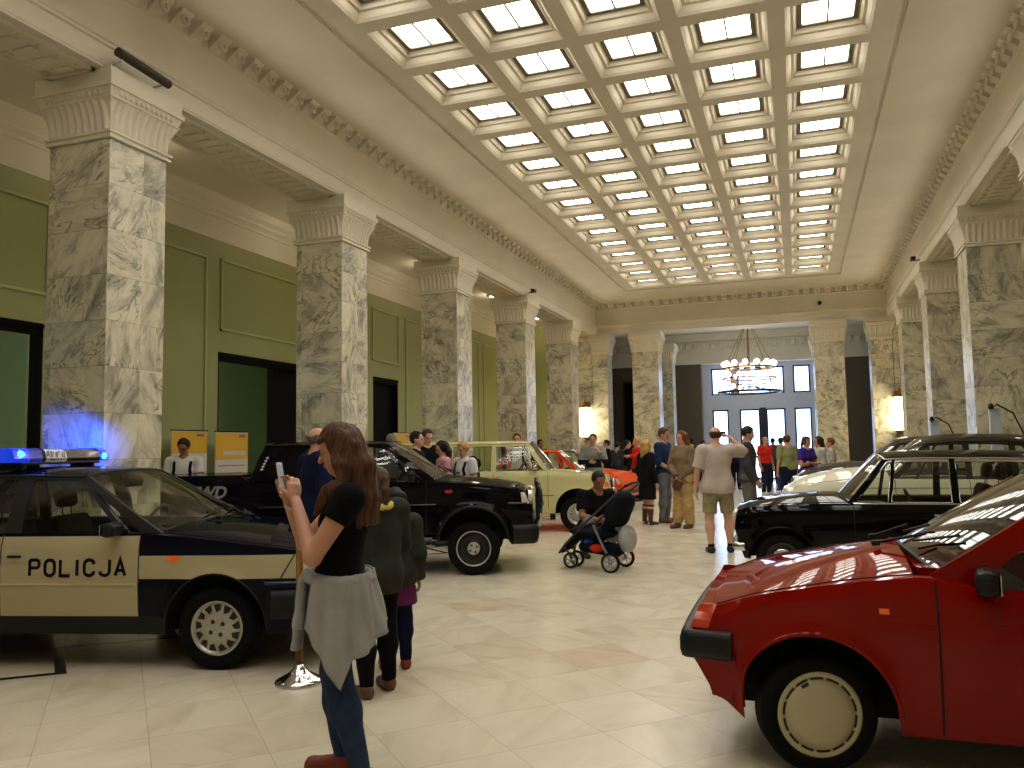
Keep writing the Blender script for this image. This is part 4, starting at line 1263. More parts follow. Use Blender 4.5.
# ---------------------------------------------------------------- black pickup
BLK = paint('black purple paint', rgb(11, 7, 15), coat=0.5)
pk = dict(name='pickup_truck', label='black lifted pickup truck with bull bar and lettering on its bed', loc=(-3.726-0.25, 9.149+0.775, 0), rz=R(18), cat='pickup truck',
    xn=0.74, xt=-4.15, W=0.84, zb=0.42, xr=-2.95, Ra=0.43, zc=0.385, Rt=0.315, Rr=0.215, tw=0.24, winset=-0.02,
    belt=[(-4.2, 1.235), (-2.82, 1.235), (-2.74, 1.13), (-0.5, 1.125), (-0.2, 1.10), (0.3, 1.045), (0.8, 0.99)],
    top=[(-4.2, 1.24), (-2.82, 1.24), (-2.7, 1.14), (-0.5, 1.19), (-0.1, 1.155), (0.4, 1.09), (0.8, 1.02)],
    sec=[(0, 0.93), (0.1, 0.965), (0.35, 0.985), (0.55, 0.99), (0.58, 1.0), (0.62, 1.0), (0.66, 0.985), (0.9, 0.98), (1.0, 0.955)],
    plan=[(-4.2, 0.96), (-3.5, 1.0), (0.3, 1.0), (0.6, 0.97), (0.8, 0.93)],
    lean=[(0.3, 0.12), (0.6, 0.0), (0.8, 0.02), (1.05, 0.13)], nz=0.2, bow=0.02,
    cowl=-0.44, deck=-2.78, doors=[-1.75, -0.566], sill=0.44, chin=0.0, flare=0.05, lip_r=0.02,
    zr=1.585, Wr=0.60, xA=-0.49, xfr=-1.10, xrr=-2.60, xC=-2.73, crown=0.05, wt=0.93, hexp=2.2,
    pillars=[(-0.44, -0.58, -1.07, -1.15), (-0.72, -0.76, -1.12, -1.16), (-1.66, -1.78, -1.66, -1.78), (-2.12, -2.74, -2.10, -2.60)],
    wheel='offroad', paints=dict(body=BLK, lip=BLACKP, rail=BLK, wheel=BLACKP), rear_seat=False, seat_x=-1.75)
build_car(pk); pr = pk['_']['root']
SILV = mat('silver lettering', rgb(150, 150, 156), 0.35, 0.4)
for s in (-1, 1):
    side_text(pk, '4WD', -3.24, 1.035, 0.20, SILV, s, 0.006, 1.0, 0.25)
    side_patch(pk, 'indicator', REDLENS, -0.34, -0.25, 0.98, 1.02, s, 0.012)
    side_patch(pk, 'headlamp', LENS, 0.60, 0.735, 0.84, 0.975, s, 0.004)
    side_strip(pk, 'side_moulding', mat('glossy black strip', rgb(30, 26, 40), 0.12, coat=0.6), [(-2.6, 0.845), (-0.45, 0.845)], s, 0.012)
    side_strip(pk, 'side_step', mat('grey step', rgb(70, 70, 74), 0.4), [(-2.4, 0.43), (-0.5, 0.43)], s, 0.03, 0.05)
    side_strip(pk, 'side_moulding', mat('glossy black strip', None), [(0.42, 0.845), (0.70, 0.845)], s, 0.012)
    mirror(pk, s, -0.74, 1.185, None, 0.20, 0.14, 0.05)
    # white decal on the rear pillar
    for k in range(5):
        M4 = Matrix.Translation((-2.60+0.012*k, s*(pk['_']['gh'](-2.65, -2.52, 0.35+0.09*k).y+0.012), 1.30+0.035*k)) @ Matrix.Rotation(R(-20), 4, 'Y')
        MB().xbox(M4, 0.03, 0.004, 0.022).build('decal', mat('white decal', rgb(210, 210, 215), 0.5), pr)
    # skewed bumper corner
    side_patch(pk, 'bumper_highlight', SILV, 0.50, 0.54, 0.40, 0.47, s, 0.02)
for y in (0.42, -0.42, 0.62, -0.62):
    MB().lathe([(0.0, 0.03), (0.06, 0.025), (0.085, 0.0), (0.09, -0.04)], 20, 'x', org=(0.705, y, 0.905)).build('headlamp', LENS, pr) if abs(y) > 0.5 else None
MB().box(0.66, 0.70, -0.52, 0.52, 0.84, 0.98).build('grille', BLACKP, pr)
bumper(pk, 'front_bumper', BLACKP, 0.36, 0.60, 0.46, 0.14, 0.05)
# bull bar: tubular hoops before the grille
mb = MB()
BY = 0.70
for s in (-1, 1):
    mb.tube([(0.74, s*0.30, 0.45), (0.86, s*0.30, 0.60), (0.88, s*0.30, 0.85), (0.83, s*0.30, 1.06)], 0.028, 8)
    loop = [(0.86+0.02*math.cos(a), s*(0.52+0.17*math.cos(a)), 0.89+0.14*math.sin(a)) for a in [2*PI*k/16 for k in range(16)]]
    mb.tube(loop, 0.022, 8, closed=True)
    mb.tube([(0.84, s*0.69, 0.88), (0.84, s*0.74, 0.66), (0.78, s*0.72, 0.55), (0.66, s*0.60, 0.50)], 0.026, 8)
mb.tube([(0.87, -0.72, 0.80), (0.90, -0.3, 0.80), (0.90, 0.3, 0.80), (0.87, 0.72, 0.80)], 0.026, 8)
mb.tube([(0.83, -0.30, 1.06), (0.83, -0.2, 1.10), (0.83, 0.2, 1.10), (0.83, 0.30, 1.06)], 0.026, 8)
mb.v = [(x-0.06, y, z) for x, y, z in mb.v]; mb.build('bull_bar', BLACKP, pr)
for s in (-1, 1):
    MB().lathe([(0.0, 0.05), (0.07, 0.045), (0.09, 0.02), (0.08, -0.05), (0.0, -0.06)], 20, 'x', org=(0.78, s*0.45, 0.62)).build('fog_lamp', LENS, pr)
wiper(pk, -0.3, 0.3); wiper(pk, 0.25, 0.8)

# ---------------------------------------------------------------- cream estate car
CRM = paint('pale cream paint', rgb(196, 190, 138))
cr = dict(name='estate_car', label='pale cream estate car with raised body behind the black pickup', loc=(-3.763-0.16, 14.18+0.765, 0), rz=R(12),
    xn=0.62, xt=-3.62, W=0.81, zb=0.33, xr=-2.505, Ra=0.40, zc=0.385, Rt=0.315, Rr=0.19, tw=0.19,
    belt=[(-3.7, 1.09), (-0.5, 1.09), (0.2, 1.04), (0.62, 0.97)], top=[(-3.7, 1.10), (-0.5, 1.12), (0.2, 1.06), (0.62, 0.985)],
    sec=[(0, 0.92), (0.1, 0.96), (0.38, 0.99), (0.42, 1.0), (0.85, 1.0), (0.93, 0.99), (1.0, 0.96)],
    plan=[(-3.7, 0.97), (-3.2, 1.0), (0.3, 1.0), (0.62, 0.97)],
    lean=[(0.3, 0.10), (0.5, 0.0), (0.8, -0.02), (1.0, 0.06)], nz=0.15, bow=0.04,
    cowl=-0.52, deck=-3.55, doors=[-2.36, -1.52, -0.52], sill=0.42, flare=0.012,
    zr=1.60, Wr=0.60, xA=-0.55, xfr=-0.92, xrr=-3.42, xC=-3.58, crown=0.055, wt=0.90, hexp=3,
    pillars=[(-0.50, -0.61, -0.87, -0.97), (-0.77, -0.80, -0.98, -1.01), (-1.47, -1.56, -1.48, -1.56), (-2.28, -2.38, -2.28, -2.36), (-3.42, -3.60, -3.32, -3.44)],
    wheel='steel', paints=dict(body=CRM), gasket=CHROME, wframe=CHROME)
build_car(cr)
for s in (-1, 1):
    side_strip(cr, 'side_moulding', TRIMDK, [(-3.5, 0.655), (-2.95, 0.655)], s, 0.007); side_strip(cr, 'side_moulding', TRIMDK, [(-2.05, 0.655), (-0.42, 0.655)], s, 0.007)
    side_patch(cr, 'indicator', ORANGE, 0.50, 0.60, 0.80, 0.88, s, 0.01)
    side_strip(cr, 'door_handle', CHROME, [(-1.48, 0.985), (-1.36, 0.985)], s, 0.010, 0.02)
    side_strip(cr, 'door_handle', CHROME, [(-2.36, 0.985), (-2.24, 0.985)], s, 0.010, 0.02)
    mirror(cr, s, -0.75, 1.16, CHROME, 0.16, 0.09, 0.05)
    side_patch(cr, 'mud_flap', BLACKP, -0.50, -0.40, 0.22, 0.36, s, -0.04)
bumper(cr, 'front_bumper', CHROME, 0.62, 0.72, 0.44, 0.07, 0.05); bumper(cr, 'rear_bumper', CHROME, 0.62, 0.72, -3.3, 0.07, 0.05, rear=True)
MB().box(0.60, 0.635, -0.66, 0.66, 0.76, 0.92).build('grille', BLACKP, cr['_']['root'])
for y in (0.38, 0.56, -0.38, -0.56):
    MB().lathe([(0.0, 0.02), (0.06, 0.015), (0.075, 0.0), (0.08, -0.04)], 18, 'x', org=(0.645, y, 0.84)).build('headlamp', LENS, cr['_']['root'])

# ---------------------------------------------------------------- red hatchback
RED = paint('red paint', rgb(124, 5, 1), 0.15, 0.85)
rd = dict(name='hatchback_car', label='glossy red hatchback with black bumper and cream wheel covers', loc=(0.026, 4.02+0.745, 0), rz=PI,
    xn=0.562, xt=-3.02, W=0.775, zb=0.215, xr=-2.2, Ra=0.355, zc=0.285, Rt=0.265, Rr=0.192, tw=0.165, steer=R(16), winset=0.05,
    belt=[(-3.1, 0.90), (-1.6, 0.865), (-0.75, 0.845), (-0.56, 0.885), (-0.5, 0.905), (-0.17, 0.868), (0.13, 0.815), (0.40, 0.757), (0.56, 0.705)],
    top=[(-3.1, 0.95), (-1.0, 0.95), (-0.62, 0.99), (-0.35, 0.965), (0.0, 0.885), (0.3, 0.80), (0.45, 0.755), (0.56, 0.712)],
    sec=[(0, 0.95), (0.08, 0.97), (0.3, 0.985), (0.55, 0.995), (0.68, 1.0), (0.72, 1.0), (0.76, 0.992), (0.92, 0.97), (1.0, 0.93)],
    plan=[(-3.1, 0.93), (-2.6, 0.98), (-2.2, 1.0), (0.0, 1.0), (0.3, 0.985), (0.45, 0.965), (0.56, 0.93)],
    lean=[(0.2, 0.12), (0.36, 0.08), (0.47, 0.02), (0.5, 0.0), (0.6, -0.005), (0.72, 0.045), (0.85, 0.14)], tlean=[(0.2, 0.1), (0.5, 0), (0.95, 0.1)], nz=0.34, bow=0.015,
    cowl=-0.44, deck=-2.95, doors=[-1.62, -0.52], sill=0.235, chin=0.10, flare=0.016, lip_r=0.012,
    zr=1.30, Wr=0.56, xA=-0.56, xfr=-1.16, xrr=-2.35, xC=-2.95, crown=0.05, wt=0.94, hexp=2.0,
    pillars=[(-0.50, -0.68, -1.12, -1.22), (-0.90, -0.93, -1.19, -1.24), (-1.56, -1.68, -1.58, -1.68), (-2.6, -2.95, -2.25, -2.4)],
    wheel='disc', paints=dict(body=RED), glass=GLASSD)
build_car(rd); pr = rd['_']['root']
bumper(rd, 'front_bumper', BLACKP, 0.49, 0.625, 0.36, 0.07, 0.02); bumper(rd, 'rear_bumper', BLACKP, 0.46, 0.60, -2.8, 0.10, 0.045, rear=True)
for s in (-1, 1):
    side_patch(rd, 'corner_indicator', mat('deep orange lens', rgb(196, 60, 20), 0.2, coat=0.6), 0.485, 0.572, 0.63, 0.735, s, 0.004, nx=8)
    side_patch(rd, 'side_repeater', ORANGE, -0.325, -0.285, 0.742, 0.765, s, 0.010)
    mirror(rd, s, -0.715, 0.895, None, 0.19, 0.11, 0.02)
    side_strip(rd, 'body_crease', RED, [(-2.0, 0.70), (-0.30, 0.712)], s, 0.005, -0.003)
    side_strip(rd, 'body_crease', RED, [(-1.6, 0.40), (-0.42, 0.43)], s, 0.004, -0.003)
wiper(rd, -0.5, 0.15, 0.06, 0.25); wiper(rd, 0.2, 0.75, 0.05, 0.3)
MB().box(-0.70, -0.46, -0.62, 0.62, 0.88, 0.93).build('scuttle', RED, pr)

# ---------------------------------------------------------------- black saloon
BL2 = paint('black paint', rgb(5, 5, 6), 0.12, 0.6)
bk = dict(name='saloon_car', label='glossy black old saloon car with chrome window frames', loc=(-0.185, 9.17+0.75, 0), rz=R(179), 
    xn=0.535, xt=-3.6, W=0.785, zb=0.27, xr=-2.42, Ra=0.345, zc=0.275, Rt=0.275, Rr=0.175, tw=0.16,
    belt=[(-3.7, 0.84), (-2.9, 0.87), (-0.75, 0.87), (-0.3, 0.865), (0.1, 0.85), (0.4, 0.82), (0.5, 0.79)],
    top=[(-3.7, 0.86), (-2.9, 0.93), (-0.75, 0.96), (-0.3, 0.955), (0.1, 0.915), (0.35, 0.87), (0.5, 0.81)],
    sec=[(0, 0.88), (0.12, 0.95), (0.35, 0.99), (0.6, 1.0), (0.8, 0.985), (0.92, 0.96), (1.0, 0.93)],
    plan=[(-3.7, 0.93), (-3.0, 0.98), (-2.4, 1.0), (0.0, 1.0), (0.25, 0.98), (0.4, 0.95), (0.5, 0.90)],
    lean=[(0.2, 0.12), (0.4, 0.05), (0.6, 0.0), (0.75, 0.02), (0.9, 0.10)], tlean=[(0.2, 0.1), (0.6, 0), (0.9, 0.12)], nz=0.22, bow=0.06,
    cowl=-0.66, deck=-3.0, doors=[-2.60, -1.67, -0.72], sill=0.33, flare=0.012, lip_r=0.010,
    zr=1.325, Wr=0.56, xA=-0.70, xfr=-1.05, xrr=-2.55, xC=-3.02, crown=0.075, wt=0.93, hexp=2.4, notch=True,
    roofline=[(-2.7, -0.03), (-2.2, 0.0), (-1.2, 0.01), (-1.0, -0.01)],
    pillars=[(-0.66, -0.74, -1.02, -1.09), (-1.05, -1.08, -1.12, -1.15), (-1.64, -1.71, -1.64, -1.70), (-2.42, -2.48, -2.36, -2.42), (-2.85, -3.02, -2.48, -2.6)],
    wheel='chrome', paints=dict(body=BL2, gutter=CHROME, rail=CHROME), gasket=CHROME, wframe=CHROME)
build_car(bk); pr = bk['_']['root']
bumper(bk, 'front_bumper', CHROME, 0.36, 0.45, 0.40, 0.08, 0.04); bumper(bk, 'rear_bumper', CHROME, 0.36, 0.46, -3.3, 0.08, 0.05, rear=True)
for s in (-1, 1):
    side_strip(bk, 'waist_trim', CHROME, [(-3.3, 0.872), (-0.72, 0.872)], s, 0.009, -0.005)
    side_strip(bk, 'door_handle', CHROME, [(-1.60, 0.765), (-1.46, 0.765)], s, 0.010, 0.02)
    side_strip(bk, 'door_handle', CHROME, [(-2.50, 0.765), (-2.36, 0.765)], s, 0.010, 0.02)
    side_strip(bk, 'sill_trim', CHROME, [(-2.05, 0.31), (-0.38, 0.31)], s, 0.006)
    MB().ell((0.455, s*0.66, 0.60), (0.05, 0.04, 0.04)).build('indicator', ORANGE, pr)
    MB().lathe([(0.0, 0.03), (0.07, 0.02), (0.095, -0.01), (0.10, -0.06)], 20, 'x', org=(0.495, s*0.55, 0.70)).build('headlamp', LENS, pr)
MB().box(0.495, 0.53, -0.36, 0.36, 0.55, 0.74).build('grille', CHROME, pr)

# ---------------------------------------------------------------- two tall rounded cars behind it
WHT = paint('ivory paint', rgb(214, 206, 184))
DRF = paint('dark roof paint', rgb(44, 40, 36))
old = dict(W=0.83, zb=0.32, xn=0.75, xt=-3.7, xr=-2.7, Ra=0.37, zc=0.33, Rt=0.34, Rr=0.2, tw=0.17,
    belt=[(-3.8, 0.80), (-3.0, 0.96), (-0.7, 0.98), (-0.2, 0.96), (0.4, 0.90), (0.75, 0.78)],
    top=[(-3.8, 0.84), (-3.0, 1.08), (-0.9, 1.16), (-0.5, 1.15), (0.0, 1.10), (0.45, 1.0), (0.75, 0.84)],
    sec=[(0, 0.9), (0.12, 0.96), (0.4, 1.0), (0.7, 0.995), (0.9, 0.96), (1.0, 0.92)],
    plan=[(-3.8, 0.85), (-3.2, 0.95), (-2.6, 1.0), (0.0, 1.0), (0.35, 0.97), (0.6, 0.90), (0.75, 0.80)],
    lean=[(0.2, 0.08), (0.5, 0.0), (0.75, 0.03), (1.0, 0.15)], tlean=[(0.2, 0.05), (0.5, 0), (1.0, 0.25)], nz=0.3, bow=0.12,
    cowl=-0.75, deck=-3.05, doors=[-2.62, -1.75, -0.82], sill=0.40, flare=0.02, lip_r=0.012,
    zr=1.49, Wr=0.58, xA=-0.80, xfr=-1.28, xrr=-2.75, xC=-3.1, crown=0.11, wt=0.92, hexp=1.7, notch=True,
    roofline=[(-2.9, -0.06), (-2.3, 0.0), (-1.6, 0.01), (-1.25, -0.02)],
    pillars=[(-0.76, -0.86, -1.24, -1.33), (-1.08, -1.11, -1.38, -1.41), (-1.72, -1.80, -1.73, -1.79), (-2.60, -2.68, -2.52, -2.60), (-2.95, -3.1, -2.68, -2.8)], wheel='chrome')
wh = dict(old); wh.update(name='saloon_car', label='ivory saloon car with dark roof behind the black saloon', loc=(0.45, 13.35, 0), rz=R(180), paints=dict(body=WHT, roof=DRF, pillar=DRF, rail=DRF, gutter=DRF))
build_car(wh)
dk = dict(old); dk.update(name='saloon_car', label='dark grey rounded saloon car behind the ivory one, farthest of the right row', loc=(0.55, 17.6, 0), rz=R(180), paints=dict(body=paint('dark grey paint', rgb(52, 50, 48))))
build_car(dk)
for sp_ in (wh, dk):
    bumper(sp_, 'front_bumper', CHROME, 0.42, 0.54, 0.5, 0.08, 0.05)
    for s in (-1, 1):
        MB().lathe([(0.0, 0.04), (0.07, 0.03), (0.10, -0.01), (0.11, -0.1)], 20, 'x', org=(0.62, s*0.56, 0.76)).build('headlamp', LENS, sp_['_']['root'])
        side_strip(sp_, 'waist_trim', CHROME, [(-2.9, 0.86), (-0.4, 0.86)], s, 0.008)
    MB().box(0.66, 0.70, -0.35, 0.35, 0.55, 0.72).build('grille', CHROME, sp_['_']['root'])

# ---------------------------------------------------------------- orange-red car
ORG = paint('orange red paint', rgb(216, 78, 32))
og = dict(rd); og.update(name='compact_car', label='orange red car behind the cream estate, windscreen reflecting the ceiling', loc=(-4.24, 19.20, 0), rz=R(-9), xt=-2.72, deck=-2.68, xC=-2.70, steer=0,
    zb=0.24, zc=0.30, paints=dict(body=ORG), wheel='steel', Rr=0.17, glass=GLASS, wframe=CHROME,
    top=[(-3.1, 0.98), (-1.0, 1.0), (-0.62, 1.04), (-0.35, 1.02), (0.0, 0.98), (0.3, 0.93), (0.56, 0.87)],
    belt=[(-3.1, 0.93), (-1.6, 0.93), (-0.75, 0.93), (-0.5, 0.95), (-0.17, 0.93), (0.13, 0.90), (0.40, 0.87), (0.56, 0.84)], zr=1.41, pillars=[(-0.50, -0.68, -1.12, -1.22), (-0.90, -0.93, -1.19, -1.24), (-1.56, -1.68, -1.58, -1.68), (-2.45, -2.70, -2.2, -2.34)])
build_car(og)
bumper(og, 'front_bumper', BLACKP, 0.42, 0.52, 0.30, 0.08, 0.045)
for s in (-1, 1):
    side_patch(og, 'headlamp', LENS, 0.46, 0.54, 0.66, 0.78, s, 0.004)
    mirror(og, s, -0.79, 1.0, None, 0.18, 0.10, 0.02)
# ================================================================ PEOPLE
class Field:
    """distance field on a regular grid; shapes are blended in and a smooth skin is drawn round them"""
    def __init__(s, lo, hi, vox):
        s.lo = np.array(lo, float); s.vox = vox
        s.n = np.ceil((np.array(hi)-s.lo)/vox).astype(int)+1
        s.d = np.full(tuple(s.n), 1.0, np.float32)
    def _box(s, lo, hi):
        a = np.maximum(0, np.floor((np.array(lo)-s.lo)/s.vox).astype(int)); b = np.minimum(s.n, np.ceil((np.array(hi)-s.lo)/s.vox).astype(int)+1)
        return a, b
    def _pts(s, a, b):
        ax = [s.lo[i]+s.vox*np.arange(a[i], b[i], dtype=np.float32) for i in range(3)]
        return np.meshgrid(*ax, indexing='ij')
    def _mix(s, a, b, q, k, sub=False):
        v = s.d[a[0]:b[0], a[1]:b[1], a[2]:b[2]]
        if sub:
            r = np.maximum(v, -q)
        elif k <= 0: r = np.minimum(v, q)
        else:
            h = np.clip(0.5+0.5*(q-v)/k, 0, 1)
            r = q+(v-q)*h-k*h*(1-h)
            # h=1 -> v, h=0 -> q
        s.d[a[0]:b[0], a[1]:b[1], a[2]:b[2]] = r
    def cap(s, p, q, r0, r1, k=0.02, flat=None, cutp=False, cutq=False, sub=False):
        """tapered limb from p to q; flat=(axis vector, ratio) squashes it; cutp / cutq end it squarely"""
        p, q = np.array(p, float), np.array(q, float)
        R_ = max(r0, r1)*1.25+k+s.vox*2
        a, b = s._box(np.minimum(p, q)-R_, np.maximum(p, q)+R_)
        if (b <= a).any(): return s
        X, Y, Z = s._pts(a, b)
        d = q-p; L2 = float(d@d)+1e-12
        px, py, pz = X-p[0], Y-p[1], Z-p[2]
        t0 = (px*d[0]+py*d[1]+pz*d[2])/L2
        t = np.clip(t0, 0, 1)
        ex, ey, ez = px-t*d[0], py-t*d[1], pz-t*d[2]
        if flat is not None:
            ax, ratio = np.array(flat[0], float), flat[1]; ax /= np.linalg.norm(ax)
            e = ex*ax[0]+ey*ax[1]+ez*ax[2]; f = (1/ratio-1)*e
            ex, ey, ez = ex+f*ax[0], ey+f*ax[1], ez+f*ax[2]
        D = np.sqrt(ex*ex+ey*ey+ez*ez)-(r0+(r1-r0)*t)
        L = math.sqrt(L2)
        if cutp: D = np.maximum(D, -t0*L)
        if cutq: D = np.maximum(D, (t0-1)*L)
        s._mix(a, b, D, k, sub); return s
    def ell(s, c, r, k=0.02, rot=None, sub=False):
        c, r = np.array(c, float), np.array(r, float)
        R_ = r.max()+k+s.vox*2
        a, b = s._box(c-R_, c+R_)
        if (b <= a).any(): return s
        X, Y, Z = s._pts(a, b)
        x, y, z = X-c[0], Y-c[1], Z-c[2]
        if rot is not None:
            m = np.array(rot.to_3x3().transposed()) if hasattr(rot, 'to_3x3') else np.array(rot).T
            x, y, z = m[0][0]*x+m[0][1]*y+m[0][2]*z, m[1][0]*x+m[1][1]*y+m[1][2]*z, m[2][0]*x+m[2][1]*y+m[2][2]*z
        k0 = np.sqrt((x/r[0])**2+(y/r[1])**2+(z/r[2])**2)+1e-9
        k1 = np.sqrt((x/r[0]**2)**2+(y/r[1]**2)**2+(z/r[2]**2)**2)+1e-9
        s._mix(a, b, k0*(k0-1)/k1, k, sub); return s
    def cut(s, p, n):
        """remove everything on the n side of the plane through p"""
        X, Y, Z = s._pts([0, 0, 0], s.n); n = np.array(n, float); n /= np.linalg.norm(n)
        s.d = np.maximum(s.d, (X-p[0])*n[0]+(Y-p[1])*n[1]+(Z-p[2])*n[2]).astype(np.float32); return s
    def wedge(s, planes):
        """remove the region lying on the n side of every plane"""
        X, Y, Z = s._pts([0, 0, 0], s.n); q = None
        for p, n in planes:
            n = np.array(n, float); n /= np.linalg.norm(n)
            f = (X-p[0])*n[0]+(Y-p[1])*n[1]+(Z-p[2])*n[2]; q = f if q is None else np.minimum(q, f)
        s.d = np.maximum(s.d, q).astype(np.float32); return s
    def ripple(s, fn):
        X, Y, Z = s._pts([0, 0, 0], s.n); s.d = (s.d+fn(X, Y, Z)).astype(np.float32); return s
    def mesh(s, name, m_, parent):
        d = s.d; n = s.n
        d = d.copy()
        d[0] = d[-1] = 1; d[:, 0] = d[:, -1] = 1; d[:, :, 0] = d[:, :, -1] = 1
        inside = d < 0
        cells = np.zeros(tuple(n-1), bool); allin = np.ones(tuple(n-1), bool)
        cs = [(i, j, k) for i in (0, 1) for j in (0, 1) for k in (0, 1)]
        sl = lambda c: tuple(slice(c[i], n[i]-1+c[i]) for i in range(3))
        for c in cs:
            v = inside[sl(c)]; cells |= v; allin &= v
        act = cells & ~allin
        idx = np.argwhere(act)
        if len(idx) == 0: return None
        vid = np.full(tuple(n-1), -1, np.int64); vid[act] = np.arange(len(idx))
        acc = np.zeros((len(idx), 3)); cnt = np.zeros(len(idx))
        for c in cs:
            for ax in range(3):
                if c[ax]: continue
                c2 = list(c); c2[ax] = 1
                v0 = d[idx[:, 0]+c[0], idx[:, 1]+c[1], idx[:, 2]+c[2]]; v1 = d[idx[:, 0]+c2[0], idx[:, 1]+c2[1], idx[:, 2]+c2[2]]
                m = (v0 < 0) != (v1 < 0)
                t = v0/(v0-v1+1e-20)
                p = np.tile(np.array(c, float), (len(idx), 1)); p[:, ax] = t
                acc[m] += p[m]; cnt[m] += 1
        V = (idx+acc/np.maximum(cnt, 1)[:, None])*s.vox+s.lo
        F = []
        for ax in range(3):
            a1, a2 = (ax+1) % 3, (ax+2) % 3
            lo = [slice(0, n[i]) for i in range(3)]; hi = [slice(0, n[i]) for i in range(3)]
            lo[ax] = slice(0, n[ax]-1); hi[ax] = slice(1, n[ax])
            e = inside[tuple(lo)] != inside[tuple(hi)]
            E_ = np.argwhere(e)
            ok = (E_[:, a1] > 0) & (E_[:, a2] > 0) & (E_[:, a1] < n[a1]-1) & (E_[:, a2] < n[a2]-1)
            E_ = E_[ok]
            def g(o1, o2):
                q = E_.copy(); q[:, a1] += o1; q[:, a2] += o2
                return vid[q[:, 0], q[:, 1], q[:, 2]]
            f = np.stack([g(-1, -1), g(0, -1), g(0, 0), g(-1, 0)], 1)
            fl = inside[E_[:, 0], E_[:, 1], E_[:, 2]]
            f[~fl] = f[~fl][:, ::-1]
            F.append(f)
        F = np.concatenate(F)
        me = bpy.data.meshes.new(name)
        me.vertices.add(len(V)); me.vertices.foreach_set('co', V.astype(np.float32).ravel())
        me.loops.add(len(F)*4); me.loops.foreach_set('vertex_index', F.astype(np.int32).ravel())
        me.polygons.add(len(F)); me.polygons.foreach_set('loop_start', np.arange(0, len(F)*4, 4, dtype=np.int32))
        me.polygons.foreach_set('use_smooth', np.ones(len(F), bool))
        me.update(calc_edges=True); me.validate()
        me.materials.append(m_)
        o = bpy.data.objects.new(name, me); C.objects.link(o)
        if parent is not None: o.parent = parent
        return o

def skin(name, col): 
    m = mat(name, col, 0.5, spec=0.35)
    b = m.node_tree.nodes['Principled BSDF']
    b.inputs['Subsurface Weight'].default_value = 0.0
    return m
SKIN = skin('skin', rgb(190, 138, 112)); SKINP = skin('pale skin', rgb(202, 156, 132)); SKIND = skin('tanned skin', rgb(146, 98, 74))
EYEW = mat('eye', rgb(150, 136, 124), 0.5, spec=0.1); EYED = mat('dark eye', rgb(58, 42, 34), 0.5, spec=0.1); IRIS = mat('iris', rgb(50, 36, 28), 0.2); LIP = mat('lips', rgb(168, 88, 76), 0.45)
def hairm(name, col):
    if name in MATS: return MATS[name]
    m = mat(name, col, 0.6, spec=0.2)
    b = m.node_tree.nodes['Principled BSDF']
    tc = nd(m, 'ShaderNodeTexCoord'); mp = nd(m, 'ShaderNodeMapping'); mp.inputs['Scale'].default_value = (60, 60, 5)
    lk(m, tc.outputs['Object'], mp.inputs[0])
    nz = nd(m, 'ShaderNodeTexNoise'); nz.inputs['Scale'].default_value = 1.5; nz.inputs['Detail'].default_value = 3
    lk(m, mp.outputs[0], nz.inputs['Vector'])
    a = tuple(c*0.5 for c in col[:3])+(1,); d_ = tuple(min(1, c*1.5) for c in col[:3])+(1,)
    lk(m, ramp(m, nz.outputs[0], [(0.3, a), (0.7, d_)]), b.inputs['Base Color'])
    bp = nd(m, 'ShaderNodeBump'); bp.inputs['Strength'].default_value = 0.5; bp.inputs['Distance'].default_value = 0.004
    lk(m, nz.outputs[0], bp.inputs['Height']); lk(m, bp.outputs[0], b.inputs['Normal'])
    return m
H_BROWN = hairm('brown hair', rgb(78, 48, 30)); H_DARK = hairm('dark hair', rgb(34, 26, 22)); H_BLOND = hairm('fair hair', rgb(178, 132, 78))
H_AUBURN = hairm('auburn hair', rgb(104, 64, 38)); H_GREY = hairm('grey hair', rgb(120, 110, 100)); H_MID = hairm('mid brown hair', rgb(74, 50, 34))
SHOEB = mat('black shoe', rgb(16, 15, 15), 0.45); SHOER = mat('rust red shoe', rgb(122, 40, 22), 0.5); SHOET = mat('brown shoe', rgb(92, 58, 38), 0.5)

def limb_norm(v): v = np.array(v, float); return v/(np.linalg.norm(v)+1e-9)

